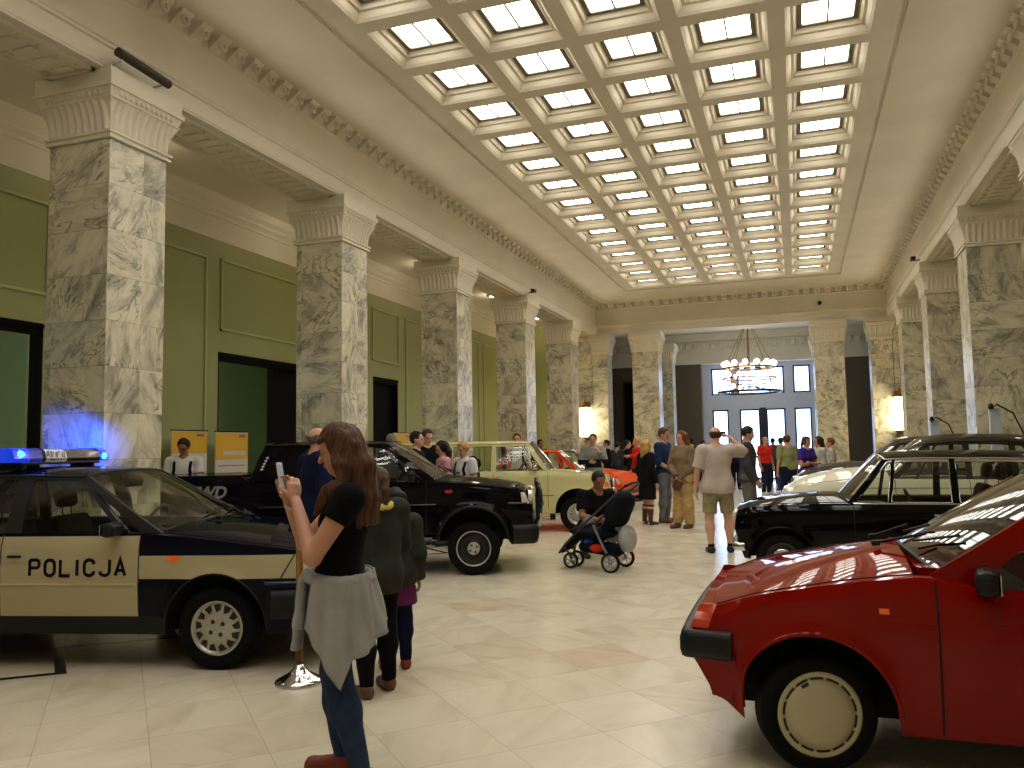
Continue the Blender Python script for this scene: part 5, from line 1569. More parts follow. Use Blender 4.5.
def person(label, loc, face, H=1.75, pose=None, build=1.0, sk=None, hair=None, hair_style='short', wear=(), shoes=None, vox=0.014, group=None, female=False, fingers=True, head_turn=(0, 0), cat='person', grip=None):
    """a standing (or posed) figure. Local frame: x forward, y to the figure's left, z up, feet at z=0. Joints in units of H."""
    vox = vox*0.82 if vox > 0.009 else vox
    root = empty('person', (loc[0], loc[1], loc[2] if len(loc) > 2 else 0), R(face))
    tag(root, label, cat, group)
    sk = sk or SKIN; hair = hair or H_DARK
    B = build
    J = dict(pelvis=(0, 0, .52), waist=(0, 0, .61), chest=(0.005, 0, .735), neck=(-.005, 0, .835), head=(.012, 0, .925),
             shL=(-.005, .105, .805), shR=(-.005, -.105, .805), elL=(-.02, .135, .63), elR=(-.02, -.135, .63), haL=(.03, .14, .485), haR=(.03, -.14, .485),
             hipL=(0, .05, .51), hipR=(0, -.05, .51), knL=(.012, .055, .285), knR=(.012, -.055, .285), anL=(-.01, .06, .045), anR=(-.01, -.06, .045), toL=(.085, .07, .015), toR=(.085, -.07, .015))
    if female:
        J.update(shL=(-.005, .095, .80), shR=(-.005, -.095, .80), hipL=(0, .052, .51), hipR=(0, -.052, .51))
    if pose: J.update(pose)
    J = {k: np.array(v, float)*H for k, v in J.items()}
    allp = np.array(list(J.values())); lo = allp.min(0)-0.20*H*0.75; hi = allp.max(0)+0.20*H*0.75
    lo[2] = min(-0.02, allp[:, 2].min()-0.03)
    h = H
    # head frame
    yaw, pit = head_turn
    Rh = Matrix.Rotation(R(yaw), 3, 'Z') @ Matrix.Rotation(R(pit), 3, 'Y')
    hc = J['head']
    def hp(x, y, z): return hc+np.array(Rh @ Vector((x*h, y*h, z*h)))
    F = Field(lo, hi, vox)
    # skull, jaw, face
    F.ell(hp(-.004, 0, .018), (.056*h, .044*h, .052*h), 0.01, Rh)
    F.ell(hp(.016, 0, -.018), (.036*h, .034*h, .050*h), 0.02, Rh)
    F.ell(hp(.030, 0, -.048), (.018*h, .018*h, .014*h), 0.015, Rh)
    F.cap(hp(.048, 0, .012), hp(.062, 0, -.013), .0045*h, .008*h, 0.008)       # nose
    F.cap(hp(.044, .018, .018), hp(.044, -.018, .018), .007*h, .007*h, 0.012)   # brow
    F.ell(hp(.046, 0, -.030), (.010*h, .014*h, .008*h), 0.006, Rh)              # mouth
    for s in (1, -1):
        F.ell(hp(.050, s*.018, .004), (.009*h, .010*h, .007*h), 0.0, Rh, sub=True)
        F.ell(hp(-.002, s*.044, -.002), (.011*h, .006*h, .017*h), 0.004, Rh)
    F.cap(J['neck']-np.array([0.01*h, 0, .02*h]), hp(-.010, 0, -.025), .030*h*B**.5, .029*h, 0.02)
    # torso
    W_ = 1.0 if not female else 0.92
    ax = np.cross(J['shL']-J['shR'], [0, 0, 1]); fw = (limb_norm(ax), .66)
    F.cap(J['pelvis'], J['waist'], .080*h*B, .070*h*B*W_, 0.05*h, (fw[0], .72))
    for s_ in ('L', 'R'):
        F.ell(J['hip'+s_]+np.array([-.012*h, 0, .012*h]), (.060*h*B, .055*h*B, .062*h*B), .04*h)
    F.cap(J['waist'], J['chest'], .071*h*B*W_, .084*h*B**.8*W_, 0.05*h, (fw[0], .70))
    F.cap(J['chest'], (J['chest']+J['neck'])/2, .080*h*B**.6*W_, .062*h, 0.05*h, (fw[0], .66))
    for s_ in ('L', 'R'):
        c = J['sh'+s_]; F.cap(J['neck']-np.array([0, 0, .025*h]), c, .030*h, .038*h*B**.5, 0.03*h)
    arm = {}
    for s_ in ('L', 'R'):
        sg = 1 if s_ == 'L' else -1
        a, e, w = J['sh'+s_], J['el'+s_], J['ha'+s_]
        F.cap(a, e, .031*h*B**.7, .024*h*B**.7, 0.02*h)
        F.cap(e, w, .0245*h*B**.7, .0155*h, 0.008*h)
        fd = limb_norm(w-e); 
        grp = (grip or {}).get(s_)
        if grp is not None: hd = limb_norm(grp[0]); pn = limb_norm(grp[1]); curl = grp[2]
        else:
            hd = fd; side = np.array([0, sg, 0.0]); pn = limb_norm(np.cross(hd, np.cross(-side, hd))+1e-6); curl = 0.5
        lat = limb_norm(np.cross(pn, hd))
        palm = w+hd*.024*h
        F.cap(w, w+hd*.042*h, .0135*h, .0175*h, 0.006, (pn, .6))
        F.cap(w+hd*.028*h-lat*.010*h, w+hd*.050*h-lat*.012*h, .010*h, .008*h, 0.006); F.cap(w+hd*.028*h+lat*.010*h, w+hd*.048*h+lat*.012*h, .010*h, .008*h, 0.006)
        if fingers:
            for i, (o_, ln) in enumerate(((-.0165, .040), (-.0055, .045), (.0055, .042), (.0165, .033))):
                b0 = w+hd*.052*h+lat*o_*h
                c1, c2 = curl*0.9, curl*1.9
                d1 = hd*math.cos(c1)+pn*math.sin(c1); d2 = hd*math.cos(c2)+pn*math.sin(c2)
                m1 = b0+d1*ln*.5*h; m2 = m1+d2*ln*.5*h
                rr = max(.0052*h, vox*.55)
                F.cap(b0-hd*.01*h, m1, rr, rr*.95, 0.003); F.cap(m1, m2, rr*.95, rr*.8, 0.002)
            tb = w+hd*.016*h-lat*.013*h
            td = limb_norm(hd*.75-lat*.75+pn*.5*curl)
            rr = max(.0062*h, vox*.55)
            F.cap(tb, tb+td*.026*h, .008*h, rr, 0.006); F.cap(tb+td*.026*h, tb+td*.026*h+limb_norm(td+hd*.6+pn*.4*curl)*.022*h, rr, rr*.85, 0.002)
        # legs
        a, k_, n_, t_ = J['hip'+s_], J['kn'+s_], J['an'+s_], J['to'+s_]
        F.cap(a, k_, .052*h*B, .033*h*B**.5, 0.03*h); F.cap(k_, k_+(n_-k_)*.35, .032*h*B**.5, .034*h*B**.6, 0.02*h)
        F.cap(k_+(n_-k_)*.35, n_, .034*h*B**.6, .020*h, 0.02*h)
        F.cap(n_-np.array([0, 0, .015*h]), t_, .021*h, .014*h, 0.01*h)
        F.ell(n_+np.array([0, 0, -.022*h])-limb_norm((t_-n_)*np.array([1, 1, 0]))*.014*h, (.020*h, .018*h, .018*h), .01*h)
    body = F.mesh('body', sk, root)
    # eyes and lips
    for s in (1, -1):
        e = MB().ell(hp(.0455, s*.018, .0035), (.0055*h, .0075*h, .0042*h), 10, 6).build('eye', EYEW if vox < 0.009 else EYED, root)
        if vox < 0.012: MB().ell(hp(.0505, s*.0185, .003), (.0022*h, .0038*h, .0038*h), 8, 5).build('iris', IRIS, e)
        MB().tube([hp(.052, s*.010, .0165), hp(.0535, s*.018, .0185), hp(.047, s*.028, .0165)], .0018*h, 5).build('eyebrow', hair, root)
    MB().ell(hp(.0545, 0, -.030), (.0035*h, .012*h, .0045*h), 10, 6).build('lips', LIP, root)
    # hair
    if hair_style != 'bald':
        hv = min(vox, .0095); Fh = Field(hc-np.array([.16, .12, .34])*h, hc+np.array([.11, .12, .11])*h, hv)
        t_ = .007*h if hair_style != 'fringe' else .004*h
        Fh.ell(hp(-.008, 0, .023), (.056*h+t_, .045*h+t_, .053*h+t_), 0.01, Rh)
        if hair_style in ('long', 'ponytail', 'bob', 'bun'):
            Fh.ell(hp(-.012, 0, .012), (.060*h, .050*h, .058*h), 0.02, Rh)
        # open the face
        fwd = np.array(Rh @ Vector((1, 0, 0))); upv = np.array(Rh @ Vector((0, 0, 1)))
        if hair_style == 'fringe':     # ring of hair round a bald crown
            Fh.cut(hp(0, 0, .030), upv); Fh.cut(hp(.008, 0, 0), fwd-0.2*upv)
            Fh.cut(hp(0, 0, -.030), -upv)
        else:
            Fh.wedge([(hp(.022, 0, 0), fwd-0.15*upv), (hp(0, 0, .046), -upv+0.25*fwd)])
            if hair_style == 'short':
                Fh.wedge([(hp(-.020, 0, 0), fwd+0.2*upv), (hp(0, 0, .010), -upv)])
                Fh.cut(hp(-.03, 0, -.030), -upv+0.35*fwd)
        if hair_style in ('long', 'bob'):
            back = -fwd
            L = {'long': .20, 'bob': .085}[hair_style]
            for i in range(9):
                a = -1+2*i/8
                sx = .046*a
                xb = -.030-.020*(1-a*a)
                top_ = hp(xb, sx, .03)
                mid = hp(xb-.006, sx*1.12, -.045)
                end = mid+np.array([(-.012+0.02*abs(a))*h, sx*.25*h, -L*h*(1-.12*abs(a))])
                end = mid+(end-mid)
                Fh.cap(top_, mid, .020*h, .020*h, 0.02*h); Fh.cap(mid, end, .021*h, .011*h, 0.02*h)
        if hair_style == 'ponytail':
            c = hp(-.062, 0, .020); Fh.ell(c, (.018*h, .018*h, .018*h), .01*h)
            q = c+np.array([-.020*h, 0, -.05*h]); Fh.cap(c, q, .016*h, .018*h, .01*h); Fh.cap(q, q+np.array([.0, 0, -.09*h]), .018*h, .009*h, .01*h)
        if hair_style == 'bun':
            Fh.ell(hp(-.058, 0, .035), (.024*h, .024*h, .024*h), .01*h)
        ph = random.random()*6
        Fh.ripple(lambda X, Y, Z: .0016*h*np.sin(95/h*Y+20*X+ph)+.0012*h*np.sin(70/h*X+ph)) 
        Fh.mesh('hair', hair, root)
    # clothes
    for g in wear:
        k = g[0]; m_ = g[1]; o = dict(g[2]) if len(g) > 2 else {}
        G = Field(lo-0.03, hi+0.03, vox)
        ea = o.get('ease', .010)*h
        fa = fw[0]
        if k in ('top', 'jacket', 'dress'):
            sl = o.get('sleeve', 1.0)       # 0 none, .5 to the elbow, 1 to the wrist
            hem = o.get('hem', .50)*h
            G.cap(J['pelvis'], J['waist'], .082*h*B+ea, .072*h*B*W_+ea, 0.05*h, (fa, .74))
            G.cap(J['waist'], J['chest'], .073*h*B*W_+ea, .086*h*B**.8*W_+ea, 0.05*h, (fa, .72))
            if female: 
                for s_ in (1, -1): G.ell(J['chest']+limb_norm(fa*(1 if fa[0] > 0 else -1))*.040*h+limb_norm(J['shL']-J['shR'])*s_*.035*h+np.array([0, 0, -.01*h]), (.036*h, .036*h, .038*h), .02*h)
            G.cap(J['chest'], (J['chest']+J['neck'])/2+np.array([0, 0, .01*h]), .082*h*B**.6*W_+ea, .062*h+ea*.6, 0.05*h, (fa, .68))
            for s_ in ('L', 'R'):
                G.cap(J['neck']-np.array([0, 0, .03*h]), J['sh'+s_], .030*h+ea*.5, .040*h*B**.5+ea*.6, 0.03*h)
                G.ell(J['hip'+s_]+np.array([-.012*h, 0, .012*h]), ((.060 if k != 'jacket' else .048)*h*B+ea, (.055 if k != 'jacket' else .040)*h*B+ea, .062*h*B+ea), .04*h)
            if hem < .50*h or k == 'dress':
                fl = o.get('flare', .0)*h
                G.cap(J['pelvis']+np.array([0, 0, .0]), np.array([J['pelvis'][0], J['pelvis'][1], hem]), .090*h*B+ea, .090*h*B+ea+fl, 0.03*h, (fa, .80), cutq=True)
            G.cut((0, 0, hem), (0.05, 0, -1))
            G.cap(J['neck']+np.array([.012*h, 0, -.004*h]), J['neck']+np.array([.02*h, 0, .08*h]), .036*h, .050*h, 0, sub=True)
            if sl > 0:
                for s_ in ('L', 'R'):
                    a, e, w = J['sh'+s_], J['el'+s_], J['ha'+s_]
                    if sl <= .5:
                        q = a+(e-a)*(sl/.5); G.cap(a, q, .034*h*B**.7+ea, .031*h*B**.7+ea*1.2, 0.015*h, cutq=True)
                    else:
                        G.cap(a, e, .033*h*B**.7+ea*.8, .027*h*B**.7+ea*.8, 0.02*h)
                        q = e+(w-e)*((sl-.5)/.5*.98); G.cap(e, q, .0265*h*B**.7+ea*.8, .019*h+ea*.8, 0.01*h, cutq=True)
            am = o.get('fold', .0030)*h
            s1, s2 = random.random()*6, random.random()*6
            G.ripple(lambda X, Y, Z: am*(np.sin(30/h*Z+9/h*Y+7/h*X+s1)*np.sin(14/h*Y-10/h*Z+s2)))
        if k in ('trousers', 'shorts', 'skirt'):
            G.cap(J['pelvis'], J['waist']+(J['pelvis']-J['waist'])*.3, .082*h*B+ea*.7, .073*h*B+ea*.5, 0.04*h, (fa, .74))
            top_ = o.get('top', .585)*h
            if k == 'skirt':
                hem = o.get('hem', .30)*h
                G.cap(J['pelvis'], np.array([(J['knL'][0]+J['knR'][0])/2, (J['knL'][1]+J['knR'][1])/2, hem]), .092*h*B+ea, .095*h*B+ea+o.get('flare', .02)*h, 0.03*h, (fa, .8), cutq=True)
            else:
                end = o.get('end', .98 if k == 'trousers' else 0.0)
                for s_ in ('L', 'R'):
                    a, k_, n_ = J['hip'+s_], J['kn'+s_], J['an'+s_]
                    G.ell(a+np.array([-.012*h, 0, .010*h]), (.060*h*B+ea, .055*h*B+ea, .062*h*B+ea), .04*h)
                    wd = o.get('wide', 0.0)*h
                    if k == 'shorts': 
                        q = a+(k_-a)*o.get('len', .92); G.cap(a, q, .054*h*B+ea, .043*h*B+ea+wd, 0.012*h, cutq=True)
                    else:
                        G.cap(a, k_, .054*h*B+ea*.8, .036*h*B**.5+ea*.6+wd*.6, 0.025*h)
                        kk = k_+(n_-k_)*.36; G.cap(k_, kk, .037*h*B**.6+ea*.7+wd*.6, .0375*h*B**.6+ea*.8+wd*.7, 0.02*h)
                        q = k_+(n_-k_)*end; G.cap(kk, q, .0375*h*B**.6+ea*.8+wd*.7, .024*h+ea*.8+wd, 0.02*h, cutq=True)
            if o.get('cuttop', True): G.cut((0, 0, top_), (0, 0, 1))
            am = o.get('fold', .0028)*h; s1 = random.random()*6
            G.ripple(lambda X, Y, Z: am*np.sin(34/h*Z+12/h*X+s1)*np.cos(16/h*Y+8/h*Z))
        if k == 'boots':
            for s_ in ('L', 'R'):
                k_, n_, t_ = J['kn'+s_], J['an'+s_], J['to'+s_]
                G.cap(n_+(k_-n_)*.8, n_, .040*h*B**.5, .027*h, 0.02*h, cutp=True); G.cap(n_-np.array([0, 0, .02*h]), t_, .026*h, .018*h, 0.01*h)
            G.cut((0, 0, min(J['toL'][2], J['toR'][2])-.014*h), (0, 0, -1))
        if k == 'scarf':
            G.cap(J['neck']+np.array([.01*h, .02*h, -.02*h]), J['neck']+np.array([.01*h, -.02*h, -.02*h]), .045*h, .045*h, .01*h)
        G.mesh(o.get('name', k), m_, root)
    if shoes is not None:
        for s_ in ('L', 'R'):
            G = Field(J['to'+s_]-.17*h, J['to'+s_]+.17*h, min(vox, .010))
            n_, t_ = J['an'+s_], J['to'+s_]
            d = limb_norm((t_-n_)*np.array([1, 1, 0]))
            z0 = t_[2]-.013*h
            G.cap(n_+np.array([0, 0, .006*h]), n_-np.array([0, 0, .02*h]), .027*h, .029*h, .01*h, cutp=True); G.cap(n_-np.array([0, 0, .018*h])-d*.010*h, t_+np.array([0, 0, .006*h]), .028*h, .021*h, .012*h)
            G.cap(t_+np.array([0, 0, .004*h]), t_+d*.004*h, .023*h, .021*h, .01*h)
            G.cut((0, 0, z0), (0, 0, -1))
            o_ = G.mesh('shoe', shoes, root)
            if vox < .012 and o_:
                S_ = Field(J['to'+s_]-.17*h, J['to'+s_]+.17*h, min(vox, .010))
                S_.cap(n_-np.array([0, 0, .018*h])-d*.010*h, t_+np.array([0, 0, .006*h]), .0295*h, .0235*h, .012*h); S_.cut((0, 0, z0+.011*h), (0, 0, 1)); S_.cut((0, 0, z0-.001), (0, 0, -1))
                S_.mesh('sole', mat('dark sole', rgb(40, 30, 24), 0.7), o_)
    return root, J
# ---------------------------------------------------------------- fabrics
def F_(n, c, **k): return fabric(n, c, **k)
T_BLACK = F_('black cotton', rgb(14, 13, 16)); T_NAVY = F_('navy cotton', rgb(20, 26, 56)); T_WHITE = F_('white cotton', rgb(205, 200, 198), var=0.1)
T_GREY = F_('light grey jersey', rgb(158, 158, 156), var=0.12); T_JEANS = F_('blue denim', rgb(44, 56, 84)); T_DJEANS = F_('dark denim', rgb(26, 32, 52))
T_OLIVE = F_('olive grey cotton', rgb(50, 50, 44)); T_PINK = F_('pink cotton', rgb(206, 150, 160)); T_BEIGE = F_('beige linen', rgb(186, 170, 158), var=0.1)
T_KHAKI = F_('khaki cotton', rgb(150, 140, 108)); T_BROWN = F_('brown knit', rgb(124, 104, 80)); T_SAND = F_('sand cotton', rgb(176, 144, 98))
T_DENIMS = F_('denim shirt', rgb(34, 50, 84)); T_GJEANS = F_('grey jeans', rgb(104, 108, 114)); T_RED = F_('red cotton', rgb(196, 44, 30)); T_PURPLE = F_('purple cotton', rgb(62, 40, 128))
T_YELLOW = F_('yellow cotton', rgb(206, 164, 50)); T_SAGE = F_('sage cotton', rgb(134, 138, 92)); T_DGREY = F_('dark grey cotton', rgb(58, 58, 62)); T_ORANGE = F_('orange cloth', rgb(206, 84, 40))
T_BOOT = mat('brown leather', rgb(74, 38, 26), 0.4); T_PALE = F_('pale check shirt', rgb(176, 176, 172)); T_PLUM = F_('plum cloth', rgb(96, 36, 84)); T_LEMON = F_('pale yellow cloth', rgb(214, 196, 110))
CAMPOS = Vector((0, 0, 1.5))
def at(px, depth):
    """floor point below image column px (at eye level) at a given distance along the view axis"""
    y_ = 447 if px > 0 else 447
    d = _f+_r2*((px-512)/810.1)-_u2*((447-384)/810.1)
    p = CAMPOS+d*depth
    return (p.x, p.y)
CAMAZ = 109.3
AWAY, TOWARD, LEFTW, RIGHTW = CAMAZ, CAMAZ+180, CAMAZ+90, CAMAZ-90

# ---------------------------------------------------------------- the young woman with the phone
WX, WY = -2.03, 3.14+0.0
wp = at(345, 3.84)
wroot, WJ = person('young woman in black T-shirt photographing with a phone, grey sweater tied at hips', wp, LEFTW-4, 1.64,
    pose=dict(pelvis=(.022, 0, .53), waist=(.012, 0, .61), chest=(-.004, .002, .725), neck=(-.018, 0, .825), head=(.016, 0, .918),
        shL=(-.040, .100, .785), shR=(.002, -.10, .790), elL=(.052, .135, .632), elR=(.150, -.100, .645), haL=(.134, .030, .775), haR=(.172, -.020, .768),
        hipL=(.012, .052, .52), hipR=(.028, -.050, .52), knL=(.008, .050, .29), knR=(.042, -.040, .29), anL=(-.062, .062, .045), anR=(.018, -.050, .045), toL=(.022, .085, .015), toR=(.110, -.055, .015)),
    build=1.06, sk=SKIN, hair=H_BROWN, hair_style='none', female=True, vox=0.0075, shoes=SHOER, head_turn=(4, 17),
    grip={'L': ((.25, -.35, .9), (.55, -.8, .1), .75), 'R': ((.2, .2, .95), (-.3, .9, 0), .55)},
    wear=[('top', T_BLACK, dict(sleeve=.20, hem=.575, ease=.006, name='t_shirt')), ('trousers', T_JEANS, dict(ease=.003, name='jeans', fold=.0016))])
wh_ = 1.64
# long hair: cap plus falls before and behind the shoulder
lo_ = np.array([-.30, -.28, 1.0]); hi_ = np.array([.28, .28, 1.72])
Fh = Field(lo_, hi_, 0.0075)
Rh = Matrix.Rotation(R(4), 3, 'Z') @ Matrix.Rotation(R(17), 3, 'Y'); hcw = WJ['head']
def hq(x, y, z): return hcw+np.array(Rh @ Vector((x*wh_, y*wh_, z*wh_)))
Fh.ell(hq(-.010, 0, .021), (.064*wh_, .053*wh_, .060*wh_), 0.01, Rh)
for i in range(9):
    a = -1+2*i/8
    b0 = hq(-.032-.014*(1-a*a), .045*a, .02); b1 = hq(-.040-.02*(1-a*a), .052*a, -.06)
    b2 = b1+np.array([-.035+.03*abs(a), .03*a, -.16]); b3 = b2+np.array([-.02, .01*a, -.11])
    Fh.cap(b0, b1, .034, .036, .03); Fh.cap(b1, b2, .036, .030, .03); Fh.cap(b2, b3, .028, .012, .03)
FW_ = np.array(Rh @ Vector((1, 0, 0))); UPW_ = np.array(Rh @ Vector((0, 0, 1)))
for s in (1, -1):   # locks falling forward over the chest
    for j in range(4):
        c0 = hq(-.010-.012*j, s*.048, .0); c1 = np.array([.020-.020*j, s*.105, 1.435]); c2 = np.array([.045-.022*j, s*.140, 1.335]); c3 = np.array([.125-.018*j, s*(.085+.012*j), 1.205+.015*j])
        Fh.cap(c0, c1, .030, .028, .02); Fh.cap(c1, c2, .026, .024, .02); Fh.cap(c2, c3, .024, .010, .015)
Fh.wedge([(hq(.016, 0, 0), FW_-0.05*UPW_), (hq(0, 0, .040), -UPW_+0.35*FW_), (hq(0, 0, -.075), UPW_+.2*FW_)])
Fh.ell(hq(.026, .004, .042), (.030*wh_, .038*wh_, .014*wh_), .012, Rh)
Fh.ripple(lambda X, Y, Z: .0024*np.sin(110*Y+60*X+3*np.sin(9*Z))+.0016*np.sin(210*X+90*Y+4*Z))
Fh.mesh('hair', H_BROWN, wroot)
# sweater tied round the hips
def sheet(name, m_, parent, fn, nu, nv, th=0.008):
    P_ = [[Vector(fn(i/nu, j/nv)) for j in range(nv+1)] for i in range(nu+1)]
    mb = MB(); Q = []
    for i in range(nu+1):
        row = []
        for j in range(nv+1):
            a = P_[min(nu, i+1)][j]-P_[max(0, i-1)][j]; b = P_[i][min(nv, j+1)]-P_[i][max(0, j-1)]
            n_ = a.cross(b); n_ = n_.normalized() if n_.length > 1e-9 else Vector((0, 0, 1))
            row.append(P_[i][j]-n_*th)
        Q.append(row)
    mb.grid(P_); mb.grid(Q)
    mb.grid([P_[0], Q[0]]); mb.grid([P_[-1], Q[-1]]); mb.grid([[r_[0] for r_ in P_], [r_[0] for r_ in Q]]); mb.grid([[r_[-1] for r_ in P_], [r_[-1] for r_ in Q]])
    return mb.build(name, m_, parent, merge=0.0002)
def sw(u, v):
    ph = R(66+u*190)                      # from the front round the near side to the back
    hemz = interp([(0, .56), (.04, .50), (.12, .42), (.23, .29), (.27, .36), (.31, .41), (.37, .43), (.43, .45), (.6, .50), (1, .55)], u)
    z = .945-(.945-(hemz+.17))*v
    fl = v*0.075+.016*math.sin(30*u+2.5*v)*(.25+v)+.009*math.sin(63*u-3*v)*(.3+v)
    rx, ry = .150+fl*.8, .205+fl*0.6
    return (.028+rx*math.cos(ph), ry*math.sin(ph), z)
sroot = sheet('tied_sweater', T_GREY, wroot, sw, 60, 16)
G = Field(np.array([-.3, -.3, .5]), np.array([.35, .35, 1.05]), .008)
for k in range(24):
    a0, a1 = 2*PI*k/24, 2*PI*(k+1)/24
    G.cap((.028+.140*math.cos(a0), .178*math.sin(a0), .925+.012*math.cos(a0)), (.028+.140*math.cos(a1), .178*math.sin(a1), .925+.012*math.cos(a1)), .026, .026, .01)
G.ell((.168, .03, .915), (.035, .045, .04), .02)
G.cap((.170, .085, .90), (.188, .105, .70), .036, .037, .01, ((1, 0, 0), .7), cutq=True)
G.cap((.190, .02, .90), (.232, .0, .59), .034, .036, .01, ((1, 0, 0), .7), cutq=True)
G.ripple(lambda X, Y, Z: .003*np.sin(60*Z+40*Y)+.002*np.sin(150*Y))
G.mesh('sweater_sleeves', T_GREY, wroot)
MB().tube([WJ['haR']+np.array([.03*math.cos(t)*.9-.012, .03*math.sin(t), -.02+.01*math.cos(t)]) for t in [2*PI*k/14 for k in range(14)]], .006, 6, closed=True).build('wristband', T_WHITE, wroot)
# ornaments down the outer leg
for (dz, dx) in ((.42, -.02), (.38, -.025), (.30, -.05), (.26, -.055), (.22, -.06)):
    MB().tube([(dx+.012*math.cos(t), .135+.0, dz+.012*math.sin(t)) for t in [2*PI*k/10 for k in range(10)]], .0025, 4, closed=True).build('jeans_ornament', mat('silver thread', rgb(150, 150, 150), 0.4), wroot)
# her phone
wm = wroot.matrix_basis.copy()
ph = empty('smartphone', (0, 0, 0)); tag(ph, 'white smartphone held up in the hands of the young woman', 'phone')
pl = Vector(WJ['haL'])*0.5+Vector(WJ['haR'])*0.5+Vector((.055, 0.0, .115))
M0 = Matrix.Translation(Vector((wp[0], wp[1], 0))) @ Matrix.Rotation(R(LEFTW-4), 4, 'Z')
ph.matrix_basis = M0 @ Matrix.Translation(pl) @ Matrix.Rotation(R(9), 4, 'Y') @ Matrix.Rotation(R(4), 4, 'Z')
MB().box(-.005, .005, -.037, .037, -.075, .075, 0, .004).build('case', mat('white phone case', rgb(220, 214, 206), 0.35), ph)
MB().box(-.0062, -.0050, -.032, .032, -.064, .064).build('screen', mat('phone screen', rgb(20, 20, 24), 0.1, emit=(0.7, 0.75, 0.85, 1), es=0.25), ph)

# ---------------------------------------------------------------- two children behind her
k1, _ = person('child in olive grey jacket with brown ponytail behind the woman with the phone', at(377, 5.15), AWAY+40, 1.40,
    pose=dict(elL=(.03, .14, .64), haL=(.10, .10, .54), elR=(.02, -.14, .64), haR=(.10, -.10, .54), anL=(-.03, .075, .045), toL=(.065, .085, .015), anR=(.02, -.07, .045), toR=(.11, -.08, .015)),
    hair=H_MID, hair_style='ponytail', build=1.02, vox=0.010, shoes=SHOET, wear=[('jacket', T_OLIVE, dict(hem=.44, ease=.022)), ('trousers', T_BLACK, dict(ease=.008))])
MB().tube([(-.035+.060*math.cos(t), .068*math.sin(t), 1.172+.02*math.cos(t)) for t in [2*PI*k/14 for k in range(14)]], .022, 8, closed=True).build('hood', T_LEMON, k1)
k2, _ = person('smaller dark-haired child in grey and plum behind the ponytailed child', at(394, 5.72), AWAY+10, 1.24,
    hair=H_DARK, hair_style='bob', build=1.05, vox=0.010, shoes=SHOER, wear=[('top', T_OLIVE, dict(hem=.47, ease=.02)), ('skirt', T_PLUM, dict(hem=.36)), ('trousers', T_NAVY, dict(ease=.006))])

# ---------------------------------------------------------------- others on the left side
person('balding man in navy sweater standing between the police car and the black pickup', at(316, 8.0), RIGHTW+40, 1.75, hair=H_GREY, hair_style='fringe', sk=SKIN,
    build=1.12, vox=0.013, shoes=SHOEB, wear=[('top', T_NAVY, dict(ease=.014)), ('trousers', T_DJEANS, {})])
b1, _ = person('young man in white T-shirt with backpack straps, before the yellow banners', at(184, 11.9), TOWARD+10, 1.73, hair=H_DARK, sk=SKIND, vox=0.014, shoes=SHOEB, head_turn=(-8, 28),
    pose=dict(elL=(.03, .14, .64), haL=(.13, .045, .64), elR=(.03, -.14, .64), haR=(.13, -.04, .65)), wear=[('top', T_WHITE, dict(sleeve=.3)), ('trousers', T_DJEANS, {})])
def backpack(root, H, m_, straps=True, big=1.0):
    mb = Field((-.40, -.25, .8), (.2, .25, 1.6), .015)
    mb.cap((-.20*H/1.7, 0, .66*H), (-.19*H/1.7, 0, .80*H), .13*big, .11*big, .02, ((1, 0, 0), .6)); mb.mesh('backpack', m_, root)
    if straps:
        for s in (1, -1):
            pts = [(-.10, s*.10, .80*H), (-.02, s*.115, .835*H), (.07, s*.11, .80*H), (.115, s*.105, .74*H), (.10, s*.13, .66*H), (.0, s*.17, .62*H), (-.10, s*.13, .64*H)]
            MB().tube([(p[0]*H/1.7, p[1]*H/1.7, p[2]) for p in pts], .024, 6).build('backpack_strap', m_, root)
backpack(b1, 1.73, T_BLACK)
person('man with cropped hair in black, profile, left of the group at the pickup', at(416, 12.9), RIGHTW-10, 1.80, hair=H_DARK, sk=SKINP, vox=0.014, shoes=SHOEB, wear=[('jacket', T_BLACK, {}), ('trousers', T_DJEANS, {})])
person('man in black T-shirt looking down between cropped man and dark-haired woman', at(427, 14.0), TOWARD+25, 1.86, hair=H_MID, sk=SKINP, vox=0.014, shoes=SHOEB, head_turn=(10, 18), wear=[('top', T_BLACK, dict(sleeve=.35)), ('trousers', T_DJEANS, {})])
person('woman with long dark hair in pink top beside the black pickup hood', at(443, 12.9), LEFTW+20, 1.64, hair=H_DARK, hair_style='long', female=True, sk=SKIN, vox=0.014, shoes=SHOEB, head_turn=(0, 22), wear=[('top', T_PINK, {}), ('trousers', T_JEANS, {})])
b2, _ = person('fair boy in white T-shirt with dark backpack behind the pickup hood', at(464, 12.6), LEFTW+45, 1.62, hair=H_BLOND, sk=SKIN, vox=0.014, shoes=SHOEB, head_turn=(0, 15), wear=[('top', T_WHITE, dict(sleeve=.3)), ('shorts', T_KHAKI, {})])
backpack(b2, 1.62, T_BLACK)
person('grey-haired man seen above the black pickup roof', at(391, 14.6), AWAY, 1.80, hair=H_GREY, sk=SKINP, vox=0.016, shoes=SHOEB, wear=[('top', T_DGREY, {}), ('trousers', T_DJEANS, {})])
b3, J3 = person('man in white T-shirt with backpack behind the cream estate car', at(517, 17.6), TOWARD, 1.83, pose=dict(elR=(.05, -.16, .66), haR=(.15, -.15, .745)), hair=H_MID, sk=SKIN, vox=0.016, shoes=SHOEB, wear=[('top', T_WHITE, dict(sleeve=.3)), ('trousers', T_DGREY, {})])
backpack(b3, 1.83, T_BLACK)
q = at(517, 17.6)
bag = empty('shoulder_bag'); tag(bag, 'orange bag in the hand of the man behind the cream estate car', 'bag')
